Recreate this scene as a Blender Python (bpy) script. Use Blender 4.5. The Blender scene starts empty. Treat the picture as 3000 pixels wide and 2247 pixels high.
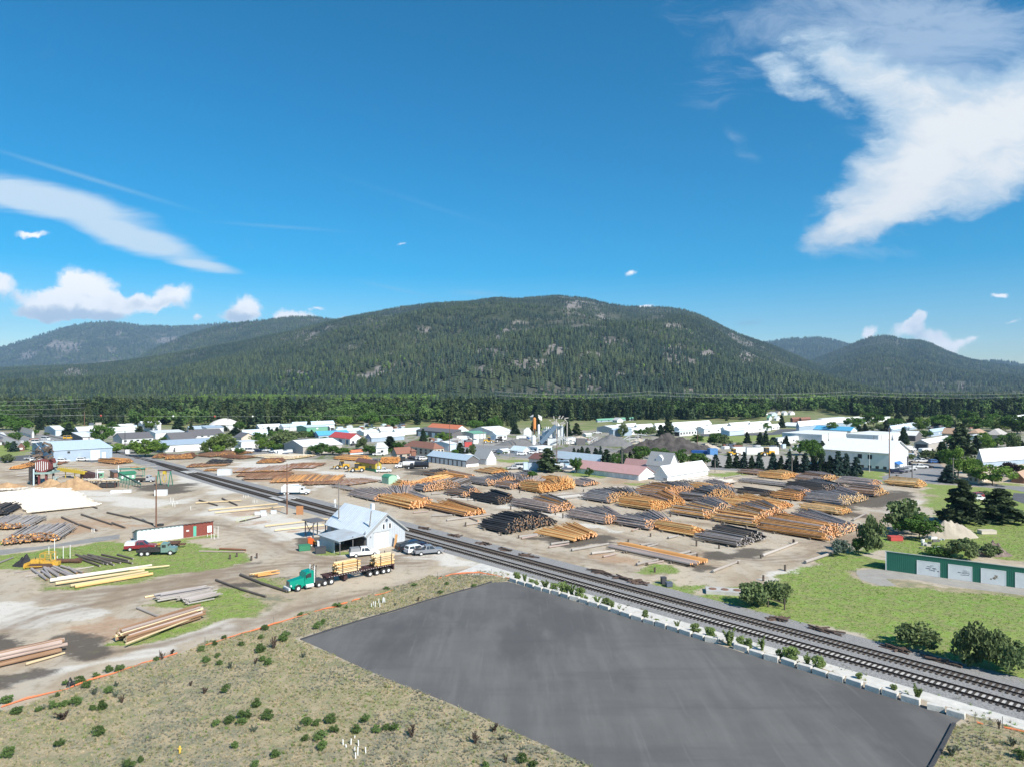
import bpy, bmesh, math, random
import numpy as np
from mathutils import Vector, Matrix
random.seed(7); rng = np.random.default_rng(11)
SC = bpy.context.scene; COL = SC.collection
R = math.radians
# ---------------------------------------------------------------- camera, sky, sun, exposure
CAMH, FOC, HZ = 34.0, 2050.0, 1123.5      # camera height (m), focal length and horizon row in photo pixels
cd = bpy.data.cameras.new('camera'); cam = bpy.data.objects.new('camera', cd); COL.objects.link(cam)
cam.location = (0, 0, CAMH); cam.rotation_euler = (R(90), 0, 0)
cd.sensor_width = 36; cd.lens = 36*FOC/3000; cd.clip_start = 1; cd.clip_end = 60000
SC.camera = cam
SUN_EL, SUN_DIR = 41.0, Vector((.645, -.765, 0)).normalized()
sd = bpy.data.lights.new('sun', 'SUN'); sun = bpy.data.objects.new('sun', sd); COL.objects.link(sun)
sd.energy = 4.9; sd.angle = R(.5); sd.color = (1, .95, .87)
tosun = Vector((SUN_DIR.x*math.cos(R(SUN_EL)), SUN_DIR.y*math.cos(R(SUN_EL)), math.sin(R(SUN_EL))))
sun.rotation_euler = tosun.to_track_quat('Z', 'Y').to_euler(); sun.location = (0, 0, 3000)
SC.view_settings.view_transform = 'Standard'; SC.view_settings.look = 'None'
SC.view_settings.exposure = 0.55; SC.view_settings.gamma = 1
W = bpy.data.worlds.new('World'); SC.world = W; W.use_nodes = True
def build_world():
    nt = W.node_tree; N = nt.nodes; Lk = nt.links; N.clear()
    def nd(t, **k):
        n = N.new(t)
        for a, v in k.items(): setattr(n, a, v)
        return n
    out = nd('ShaderNodeOutputWorld'); bg = nd('ShaderNodeBackground')
    sky = nd('ShaderNodeTexSky'); sky.sky_type = 'NISHITA'; sky.sun_disc = False
    sky.sun_elevation = R(SUN_EL); sky.sun_rotation = math.atan2(SUN_DIR.x, SUN_DIR.y)
    sky.altitude = 700; sky.air_density = 1.0; sky.dust_density = .3; sky.ozone_density = 3.0
    hs = nd('ShaderNodeHueSaturation'); hs.inputs['Saturation'].default_value = 1.74; hs.inputs['Hue'].default_value = .489
    Lk.new(sky.outputs[0], hs.inputs['Color'])
    skc = nd('ShaderNodeVectorMath', operation='SCALE'); skc.inputs['Scale'].default_value = .92
    Lk.new(hs.outputs[0], skc.inputs[0])
    tc = nd('ShaderNodeTexCoord'); sp = nd('ShaderNodeSeparateXYZ'); Lk.new(tc.outputs['Generated'], sp.inputs[0])
    def mth(op, a, b=None, clamp=False):
        n = nd('ShaderNodeMath', operation=op); n.use_clamp = clamp
        for i, v in enumerate((a, b)):
            if v is None: continue
            if isinstance(v, (int, float)): n.inputs[i].default_value = v
            else: Lk.new(v, n.inputs[i])
        return n.outputs[0]
    ay = mth('MAXIMUM', sp.outputs['Y'], .02)
    cb = nd('ShaderNodeCombineXYZ'); Lk.new(mth('DIVIDE', sp.outputs['X'], ay), cb.inputs[0]); Lk.new(mth('DIVIDE', sp.outputs['Z'], ay), cb.inputs[1])
    uv = cb.outputs[0]                      # tangent-plane coordinates of the sky dome towards +Y
    def noise(vec, scale, detail=6, rough=.55, dist=0, mp=None):
        if mp:
            m = nd('ShaderNodeMapping'); m.inputs['Rotation'].default_value = (0, 0, mp[0]); m.inputs['Scale'].default_value = (mp[1], mp[2], 1)
            Lk.new(vec, m.inputs[0]); vec = m.outputs[0]
        n = nd('ShaderNodeTexNoise'); n.inputs['Scale'].default_value = scale; n.inputs['Detail'].default_value = detail
        n.inputs['Roughness'].default_value = rough; n.inputs['Distortion'].default_value = dist
        Lk.new(vec, n.inputs['Vector']); return n
    def warp(vec, scale, amp):
        n = noise(vec, scale, 4); s = nd('ShaderNodeVectorMath', operation='SUBTRACT'); Lk.new(n.outputs['Color'], s.inputs[0]); s.inputs[1].default_value = (.5, .5, .5)
        m = nd('ShaderNodeVectorMath', operation='SCALE'); Lk.new(s.outputs[0], m.inputs[0]); m.inputs['Scale'].default_value = amp
        a = nd('ShaderNodeVectorMath', operation='ADD'); Lk.new(vec, a.inputs[0]); Lk.new(m.outputs[0], a.inputs[1]); return a.outputs[0]
    def blobs(vec, L):                      # soft ellipses: photo px centre, radii, tilt (deg, clockwise down), weight
        tot = None
        for cx, cy, rx, ry, rot, w in L:
            m = nd('ShaderNodeMapping', vector_type='TEXTURE')
            m.inputs['Location'].default_value = ((cx-1500)/FOC, (HZ-cy)/FOC, 0)
            m.inputs['Rotation'].default_value = (0, 0, R(-rot)); m.inputs['Scale'].default_value = (rx/FOC, ry/FOC, 1)
            Lk.new(vec, m.inputs[0]); g = nd('ShaderNodeTexGradient', gradient_type='SPHERICAL'); Lk.new(m.outputs[0], g.inputs[0])
            f = mth('MULTIPLY', g.outputs['Fac'], w)
            tot = f if tot is None else mth('ADD', tot, f)
        return tot
    def ramp(v, lo, hi):
        n = nd('ShaderNodeMapRange', interpolation_type='SMOOTHSTEP'); n.inputs[1].default_value = lo; n.inputs[2].default_value = hi
        Lk.new(v, n.inputs[0]); return n.outputs[0]
    def centred(o, k): return mth('MULTIPLY', mth('SUBTRACT', o, .5), k*2.3)
    # broad bright sheet at upper right
    w1 = warp(warp(uv, 5, .05), 18, .03)
    A = blobs(w1, [(2900, 400, 470, 230, -22, 1.4), (2620, 560, 340, 160, -32, 1.4), (2750, 330, 330, 150, 0, .9), (2490, 670, 190, 62, -14, 1.2), (2450, 175, 230, 110, 22, 1.0), (2700, 470, 260, 110, -30, .7),
                   (2290, 215, 120, 60, 35, .9), (2640, 270, 250, 110, 20, .9), (3060, 300, 300, 220, -30, 1.1), (2930, 540, 220, 90, -28, 1.0), (2420, 290, 120, 40, 30, .5), (2650, 600, 150, 60, -25, .6)])
    nA = noise(w1, 8.5, 8, .6, .3, (R(24), .75, 1.6)); nA2 = noise(w1, 22, 8, .68, .3, (R(10), .55, 1.7))
    dA = mth('MULTIPLY', ramp(A, .02, .3), ramp(mth('ADD', mth('ADD', mth('MULTIPLY', A, 1.35), centred(nA.outputs['Fac'], 1.15)), centred(nA2.outputs['Fac'], .75)), .2, 1.25))
    # thin veil around it
    B = blobs(w1, [(2650, 200, 560, 260, 10, .75), (2500, 60, 620, 230, 0, .85), (2150, 390, 130, 55, 42, .8), (2100, 250, 230, 160, 40, .35), (2900, 120, 500, 250, 0, .6),
                   (2500, 740, 240, 28, 3, .7), (2200, 20, 420, 120, 10, .35)])
    nB = noise(w1, 5, 9, .66, .8, (R(35), .7, 2.2))
    dB = mth('MULTIPLY', mth('MULTIPLY', ramp(B, 0.0, .3), ramp(mth('ADD', B, centred(nB.outputs['Fac'], 1.7)), .15, 1.6)), .5)
    # smooth lens cloud on the left
    w2 = warp(uv, 9, .012)
    C_ = blobs(w2, [(-60, 560, 420, 75, 8, 1.9), (250, 620, 370, 78, 17, 2.0), (450, 725, 330, 52, 17, 1.7), (600, 780, 140, 18, 6, 1.2)])
    nC = noise(w2, 9, 7, .62, .3, (R(18), .3, 3.2))
    dC = mth('MULTIPLY', mth('MULTIPLY', ramp(C_, 0.0, .3), ramp(mth('ADD', C_, centred(nC.outputs['Fac'], 1.1)), .2, 1.7)), .85)
    D_ = blobs(uv, [(250, 520, 430, 12, 17, .8), (820, 665, 300, 9, 4, .5), (1150, 845, 180, 9, 12, .5), (1400, 860, 130, 16, 3, .6), (2850, 975, 200, 5, 1, .7), (1250, 600, 500, 14, 18, .25)])
    dD = mth('MULTIPLY', ramp(D_, 0, 1), .38)
    # cumulus
    w3 = warp(warp(warp(uv, 14, .034), 55, .014), 140, .005)
    E_ = blobs(w3, [(240, 850, 130, 80, 0, 1.9), (140, 895, 130, 55, 5, 1.6), (320, 900, 190, 50, 0, 1.6), (500, 882, 120, 58, -5, 1.6), (180, 925, 190, 28, 3, 1.5),
                    (-20, 845, 110, 80, 0, 1.4), (725, 893, 75, 52, 0, 1.5), (690, 925, 90, 28, 0, 1.2), (855, 928, 85, 26, 0, 1.7), (100, 688, 70, 18, 0, 1.3)])
    E2_ = blobs(warp(uv, 70, .012), [(580, 930, 26, 18, 0, .9), (1850, 797, 36, 14, -20, .75), (1175, 717, 42, 10, -20, .75), (2660, 955, 85, 36, -28, 1.1), (2755, 1002, 110, 46, 25, 1.15), (2690, 930, 50, 22, -35, .9),
                    (2548, 975, 38, 24, -30, 1.2), (2930, 868, 50, 17, 0, 1.5), (2845, 995, 60, 18, -20, .8), (2960, 945, 60, 12, -10, .8), (930, 905, 40, 12, 5, .8),
                    (1890, 897, 50, 10, 0, 1.4), (1010, 935, 30, 18, 10, 1.0)])
    E_ = mth('ADD', E_, mth('MULTIPLY', E2_, 1.05))
    nE = noise(w3, 22, 7, .6); nE2 = noise(w3, 9, 5, .5)
    dE = mth('MULTIPLY', ramp(E_, .05, .3), ramp(mth('ADD', E_, centred(nE.outputs['Fac'], .8)), .32, .95))
    gy = blobs(uv, [(2190, 948, 75, 16, -8, 1.2)])
    dG = mth('MULTIPLY', ramp(mth('ADD', gy, centred(nE.outputs['Fac'], .8)), .2, 1.1), .4)
    # cloud brightness: denser middles and lower edges greyer, as real cumulus are
    def mix(a, b, f):
        n = nd('ShaderNodeMix', data_type='RGBA'); n.clamp_result = False
        if isinstance(f, float): n.inputs[0].default_value = f
        else: Lk.new(f, n.inputs[0])
        for i, v in ((6, a), (7, b)):
            if isinstance(v, tuple): n.inputs[i].default_value = v
            else: Lk.new(v, n.inputs[i])
        return n.outputs[2]
    c = skc.outputs[0]; K = .64/.1
    def col(r, g, b): return (r*K, g*K, b*K, 1)
    c = mix(c, col(.78, .9, 1.05), dB)
    c = mix(c, mix(col(.52, .70, .88), col(.97, 1.0, 1.02), ramp(mth('ADD', A, mth('ADD', centred(nA.outputs['Fac'], 1.1), centred(nA2.outputs['Fac'], 1.0))), .5, 2.1)), dA)
    c = mix(c, col(.8, .95, 1.06), dC)
    c = mix(c, col(.5, .72, .88), dD)
    c = mix(c, col(.3, .5, .68), dG)
    belly = blobs(w3, [(200, 925, 230, 34, 4, 2.0), (270, 870, 40, 10, 0, .8), (700, 925, 90, 24, 0, 1.0), (0, 880, 90, 30, 0, 1.0), (450, 900, 140, 22, 0, .7)])
    sh = ramp(mth('ADD', mth('MULTIPLY', belly, 1.0), mth('ADD', centred(nE2.outputs['Fac'], 1.2), centred(nE.outputs['Fac'], .9))), -.1, 1.3)
    c = mix(c, mix(col(1.3, 1.3, 1.3), col(.62, .76, .92), sh), dE)
    # haze towards the horizon
    Lk.new(c, bg.inputs['Color']); bg.inputs['Strength'].default_value = .1
    Lk.new(bg.outputs[0], out.inputs[0])
build_world()
W.cycles.sampling_method = 'MANUAL'; W.cycles.sample_map_resolution = 512
# ---------------------------------------------------------------- helpers
PAN = {'G': (0, 1180, 3.6867), 'H': (600, 1180, 3.6867), 'J': (1200, 1180, 3.6867), 'K': (1800, 1180, 3.6867), 'L': (2400, 1180, 3.6867),
       'g': (0, 1450, 3.6867), 'h': (600, 1450, 3.6867), 'M': (1200, 1380, 3.6867), 'N': (1800, 1380, 3.6867), 'R': (2400, 1400, 3.6867),
       'q': (0, 1740, 3.16), 'r': (700, 1640, 2.73), 's': (1400, 1640, 2.73), 't': (2200, 1580, 2.4838), 'y': (60, 1290, 4.424), 'w': (830, 1610, 6.506), '.': (0, 0, 1)}
def pp(p, x, y): o = PAN[p]; return o[0]+x/o[2], o[1]+y/o[2]
def G0(x, y, z=0.0):                      # where the sight line through a photo pixel meets height z
    Y = (CAMH-z)*FOC/(y-HZ); return Vector(((x-1500)*Y/FOC, Y, z))
def at(p, x, y, z=0.0): return G0(*pp(p, x, y), z)
def solve_z(x, y, P): return CAMH-(y-HZ)*P.y/FOC
E1 = Vector((-.68, .733, 0)).normalized(); E2 = Vector((E1.y, -E1.x, 0))      # along / across the railway
A1 = math.atan2(E1.y, E1.x)
MATS = {}
def mat(name, c1, c2=None, scale=1.0, rough=.85, bump=0.0, metal=0.0, vary=0.0, detail=4, spec=.3, stretch=None, trans=0.0, bscale=None, tint=False):
    """Principled material: two colours mixed by 3D noise, optional bump, per-object brightness change and per-log tint attribute."""
    if name in MATS: return MATS[name]
    m = bpy.data.materials.new(name); MATS[name] = m; m.use_nodes = True; nt = m.node_tree; N = nt.nodes; Lk = nt.links
    b = N['Principled BSDF']; b.inputs['Roughness'].default_value = rough; b.inputs['Metallic'].default_value = metal
    b.inputs['Specular IOR Level'].default_value = spec
    tc = N.new('ShaderNodeTexCoord'); vec = tc.outputs['Object']
    if stretch:
        mp = N.new('ShaderNodeMapping'); mp.inputs['Scale'].default_value = stretch; Lk.new(vec, mp.inputs[0]); vec = mp.outputs[0]
    n = N.new('ShaderNodeTexNoise'); n.inputs['Scale'].default_value = scale; n.inputs['Detail'].default_value = detail; n.inputs['Roughness'].default_value = .65
    Lk.new(vec, n.inputs['Vector'])
    if c2 is None: c2 = tuple(v*.82 for v in c1)
    r = N.new('ShaderNodeValToRGB'); r.color_ramp.elements[0].position = .32; r.color_ramp.elements[1].position = .68
    r.color_ramp.elements[0].color = (*c1, 1); r.color_ramp.elements[1].color = (*c2, 1); Lk.new(n.outputs['Fac'], r.inputs[0])
    c = r.outputs[0]
    if tint:
        at_ = N.new('ShaderNodeAttribute'); at_.attribute_name = 'tint'
        mx = N.new('ShaderNodeMix'); mx.data_type = 'RGBA'; mx.blend_type = 'MULTIPLY'; mx.inputs[0].default_value = 1
        Lk.new(c, mx.inputs[6]); Lk.new(at_.outputs['Color'], mx.inputs[7]); c = mx.outputs[2]
    if vary:
        oi = N.new('ShaderNodeObjectInfo'); mr = N.new('ShaderNodeMapRange'); mr.inputs[3].default_value = 1-vary; mr.inputs[4].default_value = 1+vary
        Lk.new(oi.outputs['Random'], mr.inputs[0]); vs = N.new('ShaderNodeVectorMath'); vs.operation = 'SCALE'
        Lk.new(c, vs.inputs[0]); Lk.new(mr.outputs[0], vs.inputs['Scale']); c = vs.outputs[0]
    Lk.new(c, b.inputs['Base Color'])
    if bump:
        n2 = N.new('ShaderNodeTexNoise'); n2.inputs['Scale'].default_value = bscale or scale*3; n2.inputs['Detail'].default_value = 5; Lk.new(vec, n2.inputs['Vector'])
        bp = N.new('ShaderNodeBump'); bp.inputs['Strength'].default_value = 1; bp.inputs['Distance'].default_value = bump
        Lk.new(n2.outputs['Fac'], bp.inputs['Height']); Lk.new(bp.outputs[0], b.inputs['Normal'])
    if trans:
        tr = N.new('ShaderNodeBsdfTranslucent'); Lk.new(c, tr.inputs[0]); ms = N.new('ShaderNodeMixShader'); ms.inputs[0].default_value = trans
        Lk.new(b.outputs[0], ms.inputs[1]); Lk.new(tr.outputs[0], ms.inputs[2]); Lk.new(ms.outputs[0], N['Material Output'].inputs[0])
    return m
def mesh_obj(name, V, F, ms, parent=None, smooth=False, midx=None, loc=None):
    me = bpy.data.meshes.new(name); me.from_pydata([tuple(v) for v in V], [], F)
    for m in (ms if isinstance(ms, (list, tuple)) else [ms]): me.materials.append(m)
    if midx is not None: me.polygons.foreach_set('material_index', np.asarray(midx, dtype=np.int32))
    if smooth: me.polygons.foreach_set('use_smooth', np.ones(len(me.polygons), dtype=bool))
    o = bpy.data.objects.new(name, me); COL.objects.link(o)
    if parent: o.parent = parent
    if loc is not None: o.location = loc
    return o
def tag(o, label=None, cat=None, group=None, kind=None):
    if label: o['label'] = label
    if cat: o['category'] = cat
    if group: o['group'] = group
    if kind: o['kind'] = kind
    return o
def empty(name, loc, rz, label, cat, group=None):
    o = bpy.data.objects.new(name, None); COL.objects.link(o); o.location = loc; o.rotation_euler = (0, 0, rz); o.empty_display_size = .3
    return tag(o, label, cat, group)
class MB:                                 # collects simple shapes and links them as ONE mesh
    def __init__(s): s.V = []; s.F = []; s.m = []
    def add(s, V, F, mi=0):
        k = len(s.V); s.V += [tuple(v) for v in V]; s.F += [tuple(i+k for i in f) for f in F]; s.m += [mi]*len(F)
        return s
    def box(s, x0, x1, y0, y1, z0, z1, mi=0):
        return s.add([(x0, y0, z0), (x1, y0, z0), (x1, y1, z0), (x0, y1, z0), (x0, y0, z1), (x1, y0, z1), (x1, y1, z1), (x0, y1, z1)],
                     [(0, 3, 2, 1), (4, 5, 6, 7), (0, 1, 5, 4), (1, 2, 6, 5), (2, 3, 7, 6), (3, 0, 4, 7)], mi)
    def prism(s, prof, y0, y1, mi=0):     # profile in x-z pushed along y
        n = len(prof); V = [(x, y0, z) for x, z in prof]+[(x, y1, z) for x, z in prof]
        return s.add(V, [tuple(range(n)), tuple(range(2*n-1, n-1, -1))]+[((i+1) % n, i, i+n, (i+1) % n+n) for i in range(n)], mi)
    def prismx(s, prof, x0, x1, mi=0):    # profile in y-z pushed along x
        n = len(prof); V = [(x0, y, z) for y, z in prof]+[(x1, y, z) for y, z in prof]
        return s.add(V, [tuple(range(n-1, -1, -1)), tuple(range(n, 2*n))]+[(i, (i+1) % n, (i+1) % n+n, i+n) for i in range(n)], mi)
    def tube(s, a, b, r0, r1=None, n=8, mi=0, mcap=None):
        a = Vector(a); b = Vector(b); d = (b-a)
        if d.length < 1e-6: return s
        r1 = r0 if r1 is None else r1; q = d.to_track_quat('Z', 'Y'); V = []
        for P, r in ((a, r0), (b, r1)):
            for i in range(n):
                t = 2*math.pi*i/n; V.append(P+q @ Vector((r*math.cos(t), r*math.sin(t), 0)))
        k = len(s.V); s.add(V, [(i, (i+1) % n, (i+1) % n+n, i+n) for i in range(n)], mi)
        s.F += [tuple(k+i for i in range(n-1, -1, -1)), tuple(k+n+i for i in range(n))]; s.m += [mi if mcap is None else mcap]*2
        return s
    def beam(s, a, b, w, h=None, mi=0):
        a = Vector(a); b = Vector(b); h = h or w; d = (b-a).normalized(); up = Vector((0, 0, 1)) if abs(d.z) < .95 else Vector((0, 1, 0))
        x = d.cross(up).normalized()*w/2; y = d.cross(x).normalized()*h/2
        V = [a-x-y, a+x-y, a+x+y, a-x+y, b-x-y, b+x-y, b+x+y, b-x+y]
        return s.add(V, [(0, 3, 2, 1), (4, 5, 6, 7), (0, 1, 5, 4), (1, 2, 6, 5), (2, 3, 7, 6), (3, 0, 4, 7)], mi)
    def obj(s, name, ms, parent=None, smooth=False, loc=None): return mesh_obj(name, s.V, s.F, ms, parent, smooth, s.m, loc)
# numpy value noise for terrain and masks
_P = rng.random((256, 256)).astype(np.float64)
def vnoise(x, y):
    xi = np.floor(x).astype(int); yi = np.floor(y).astype(int); fx = x-xi; fy = y-yi; fx = fx*fx*(3-2*fx); fy = fy*fy*(3-2*fy)
    a = _P[xi & 255, yi & 255]; b = _P[(xi+1) & 255, yi & 255]; c = _P[xi & 255, (yi+1) & 255]; d = _P[(xi+1) & 255, (yi+1) & 255]
    return (a*(1-fx)+b*fx)*(1-fy)+(c*(1-fx)+d*fx)*fy
def fbm(x, y, o=4, r=.5):
    t = 0; a = 1; s = 0
    for i in range(o): t = t+a*vnoise(x*2**i+i*17.3, y*2**i+i*9.1); s += a; a *= r
    return t/s
def inpoly(x, y, P):
    P = [(a[0], a[1]) for a in P]; r = np.zeros(x.shape, bool); n = len(P)
    for i in range(n):
        x0, y0 = P[i]; x1, y1 = P[(i+1) % n]
        if y0 == y1: continue
        c = ((y0 > y) != (y1 > y)) & (x < (x1-x0)*(y-y0)/(y1-y0)+x0); r ^= c
    return r
def segdist(x, y, P):
    best = np.full(x.shape, 1e9)
    for (x0, y0), (x1, y1) in zip(P[:-1], P[1:]):
        dx, dy = x1-x0, y1-y0; t = np.clip(((x-x0)*dx+(y-y0)*dy)/(dx*dx+dy*dy+1e-9), 0, 1)
        best = np.minimum(best, np.hypot(x-x0-t*dx, y-y0-t*dy))
    return best
# ---------------------------------------------------------------- ground
# zones of the ground as photo-pixel outlines projected onto z = 0: (channel, outline, edge roughness in m)
def PL(p, *xy): return [at(p, xy[i], xy[i+1]) for i in range(0, len(xy), 2)]
GREEN = [PL('g', -300, 640, 0, 655, 700, 560, 1290, 480, 1290, 525, 2000, 470, 2320, 430, 2340, 455, 2000, 500, 2212, 560, 2600, 600, 2700, 640, 2650, 720, 2450, 780, 2212, 820, 1950, 850, 1700, 880, 1480, 920, 900, 900, 950, 780, 400, 790, 100, 780, -300, 830),
         PL('g', -300, 560, 0, 540, 640, 470, 640, 440, 300, 470, 0, 500, -300, 520),
         PL('g', 430, 1010, 560, 1030, 1000, 1000, 1600, 950, 1720, 900, 1300, 930, 800, 980), PL('h', 480, 880, 640, 870, 900, 1040, 870, 1060, 620, 960),
         PL('h', 30, 1060, 200, 990, 560, 1106, 300, 1150, 60, 1110), PL('q', 1250, 120, 1500, 60, 2000, 0, 2300, 10, 2500, 80, 2350, 210, 2000, 260, 1700, 350, 1350, 450, 1000, 480, 1020, 440, 1600, 300, 1900, 200, 1980, 130),
         PL('t', 430, 180, 560, 120, 700, 110, 980, 160, 985, 215, 820, 205, 740, 260, 770, 310, 960, 345, 1400, 370, 1987, 405, 2600, 470, 2600, 1300, 1987, 1060, 1700, 960, 1300, 830, 900, 730, 500, 620, 100, 560, -20, 500, -20, 330, 150, 300, 280, 230),
         PL('R', 1110, 60, 1500, 80, 2212, 130, 3000, 200, 3000, 900, 2212, 900, 1800, 830, 1650, 870, 1300, 860, 900, 830, 700, 760, 560, 800, 100, 860, 380, 740, 650, 600, 900, 640, 1200, 600, 1330, 560, 1500, 620, 1700, 560, 1500, 500, 1280, 400, 1160, 280, 1200, 180),
         PL('N', 270, 1035, 420, 1000, 640, 1030, 700, 1090, 640, 1106, 300, 1090), PL('s', 1290, 60, 1400, 45, 1600, 70, 1610, 105, 1380, 95),
         PL('s', 1370, 190, 1500, 150, 1600, 240, 1840, 190, 1900, 215, 1750, 270, 1900, 330, 2184, 420, 2184, 340, 1700, 300), PL('s', 2010, 215, 2184, 190, 2184, 400, 1850, 330, 1720, 290, 1880, 270),
         PL('K', 1010, 790, 1090, 745, 1330, 745, 1500, 760, 1330, 790, 1180, 810), PL('N', 130, 120, 350, 115, 300, 150, 180, 145),
         PL('K', 1000, 690, 1640, 720, 2212, 770, 2600, 800, 2800, 830, 2900, 760, 2640, 740, 2100, 755, 1500, 700), PL('L', 430, 730, 750, 745, 680, 795, 760, 820, 600, 830, 440, 800),
         PL('L', 650, 840, 1180, 860, 1440, 880, 1430, 920, 1150, 900, 700, 880), PL('L', 1900, 870, 2200, 860, 2300, 900, 1900, 890), PL('L', 1620, 890, 2100, 925, 2212, 960, 2212, 1100, 1100, 1100, 1200, 1000, 1430, 930),
         PL('J', 900, 600, 1290, 610, 1270, 640, 930, 640), PL('J', 910, 555, 1140, 575, 1180, 570, 1000, 590, 900, 575), PL('J', 1700, 760, 2080, 720, 2080, 810, 1800, 790), PL('J', 870, 700, 1090, 690, 1080, 725, 900, 720),
         PL('K', 690, 360, 1100, 345, 1850, 310, 2000, 350, 1700, 400, 1500, 420, 1100, 430, 950, 430, 800, 400), PL('K', 0, 205, 600, 195, 1990, 205, 2000, 270, 1790, 280, 1600, 220, 800, 200, 300, 225, 0, 250),
         PL('J', 1300, 215, 1700, 205, 2212, 200, 2212, 245, 1900, 300, 1300, 290), PL('H', 1420, 245, 1900, 250, 1900, 265, 1400, 265), PL('J', -100, 245, 1100, 250, 1200, 270, 1000, 275, 650, 270, 180, 260, -100, 275),
         PL('G', -400, 440, 250, 460, 560, 455, 400, 500, 330, 560, 0, 585, -400, 600), PL('H', 430, 560, 640, 555, 650, 580, 550, 600, 470, 580), PL('h', 650, 200, 750, 190, 740, 215), PL('g', 1800, 100, 1870, 80, 1950, 100, 1880, 125),
         PL('G', 1240, 560, 1480, 560, 1750, 690, 1700, 720, 1420, 640), PL('h', 1200, 620, 1330, 580, 1560, 600, 1580, 640, 1300, 640), PL('M', 330, 850, 420, 860, 1200, 1070, 1180, 1106, 900, 1020, 600, 930)]
DRY = [PL('q', -400, 1100, 0, 1050, 240, 975, 640, 870, 1050, 735, 1310, 640, 1640, 550, 2212, 375)+PL('r', 180, 545, 480, 450, 650, 395, 960, 310, 1500, 130, 1911, 80)+PL('s', 60, 90, 240, 110, 260, 165, 160, 170)+PL('r', 1870, 215, 1100, 440, 480, 640, 850, 790, 1911, 1220)+PL('.', 1800, 2275, 1800, 2700, -800, 3000, -1500, 2300),
       PL('t', 1540, 1290, 1600, 1260, 1800, 1330, 2100, 1420, 2600, 1560, 2600, 2000, 1000, 2100, 1320, 1657, 1500, 1340), PL('g', 350, 900, 900, 790, 1500, 720, 1700, 880, 1500, 950, 560, 1050, 400, 1000), PL('h', 500, 870, 860, 890, 900, 1030, 640, 960),
       PL('h', 0, 1040, 250, 980, 640, 1106, 300, 1250, 0, 1300), PL('q', 1900, 0, 2500, 0, 2700, 60, 2212, 230, 1900, 270, 1500, 420, 1300, 460, 1250, 440), PL('s', 1370, 150, 1500, 160, 1520, 220, 1430, 210), PL('t', 760, 220, 980, 280, 1400, 330, 1987, 400, 1987, 420, 1300, 375, 960, 345, 800, 300), PL('G', -400, 430, 560, 440, 400, 520, -400, 620), PL('R', 650, 700, 1800, 610, 2212, 700, 2600, 760, 2300, 860, 1900, 760, 900, 800)]
LIGHT = [PL('G', 200, 940, 600, 925, 1100, 960, 1500, 1000, 1900, 1060, 2212, 1000, 2800, 950, 2600, 840, 2000, 740, 1900, 820, 1950, 900, 2212, 880, 2300, 1000, 1900, 1090, 1500, 1140, 1000, 1040, 500, 990),
         PL('h', -200, 200, 200, 220, 700, 420, 1000, 580, 1500, 660, 2400, 600, 2300, 700, 1700, 640, 900, 520, 1300, 440, 1300, 300, 900, 230, 500, 150, 200, 100), PL('M', -200, 860, 340, 870, 600, 950, 1000, 1060, 700, 1060, 0, 920),
         PL('H', 640, 600, 1400, 590, 1300, 620, 900, 650, 600, 720, 1100, 700, 1600, 760, 2000, 790, 2212, 800, 1700, 860, 1400, 890, 1200, 950, 1100, 900, 1500, 830, 1300, 760, 900, 720, 300, 700, 400, 640),
         PL('R', 540, 350, 700, 330, 850, 250, 1100, 200, 1000, 290, 800, 400, 620, 380), PL('t', 200, 215, 420, 190, 430, 220, 130, 300, 0, 300), PL('M', 1600, 240, 1900, 220, 2212, 190, 2300, 200, 2000, 270, 1750, 290, 1600, 280),
         PL('q', -100, 100, 600, 90, 1000, 120, 700, 260, 300, 330, -100, 330), PL('q', -100, 830, 200, 830, 700, 720, 1200, 600, 1900, 380, 2212, 290, 2212, 240, 1700, 330, 1300, 480, 900, 620, 500, 690), PL('M', -100, 200, 600, 300, 1300, 420, 2212, 680, 2212, 640, 1500, 440, 800, 280, 200, 230)]
DARK = [PL('q', -300, 380, 100, 385, 250, 450, 200, 540, 60, 590, -300, 600), PL('q', 480, 400, 700, 360, 950, 430, 1060, 540, 800, 620, 560, 560, 480, 480), PL('q', -200, 760, 300, 700, 560, 710, 440, 770, 100, 850, -200, 860),
        PL('N', 900, 850, 1300, 860, 1700, 830, 1600, 930, 1300, 960, 1000, 940), PL('R', 0, 170, 700, 130, 1100, 150, 700, 330, 400, 300, 500, 420, 150, 420), PL('h', 120, 950, 500, 900, 640, 970, 420, 1020), PL('h', 420, 720, 640, 700, 660, 720, 480, 750),
        PL('h', 980, 470, 1300, 440, 1330, 600, 1150, 610, 1000, 560), PL('G', 1500, 880, 2100, 860, 2100, 960, 1700, 1000), PL('h', 750, 880, 900, 860, 900, 960, 780, 950), PL('N', 700, 1010, 1000, 1000, 1200, 1060, 900, 1100), PL('M', 1300, 700, 2100, 690, 2212, 780, 1700, 820),
        PL('J', 1380, 470, 2212, 430, 2500, 470, 2600, 520, 1560, 530), PL('J', 0, 700, 400, 720, 300, 780, 0, 780), PL('H', 1000, 540, 1450, 560, 1400, 600, 1200, 620)]
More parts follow.
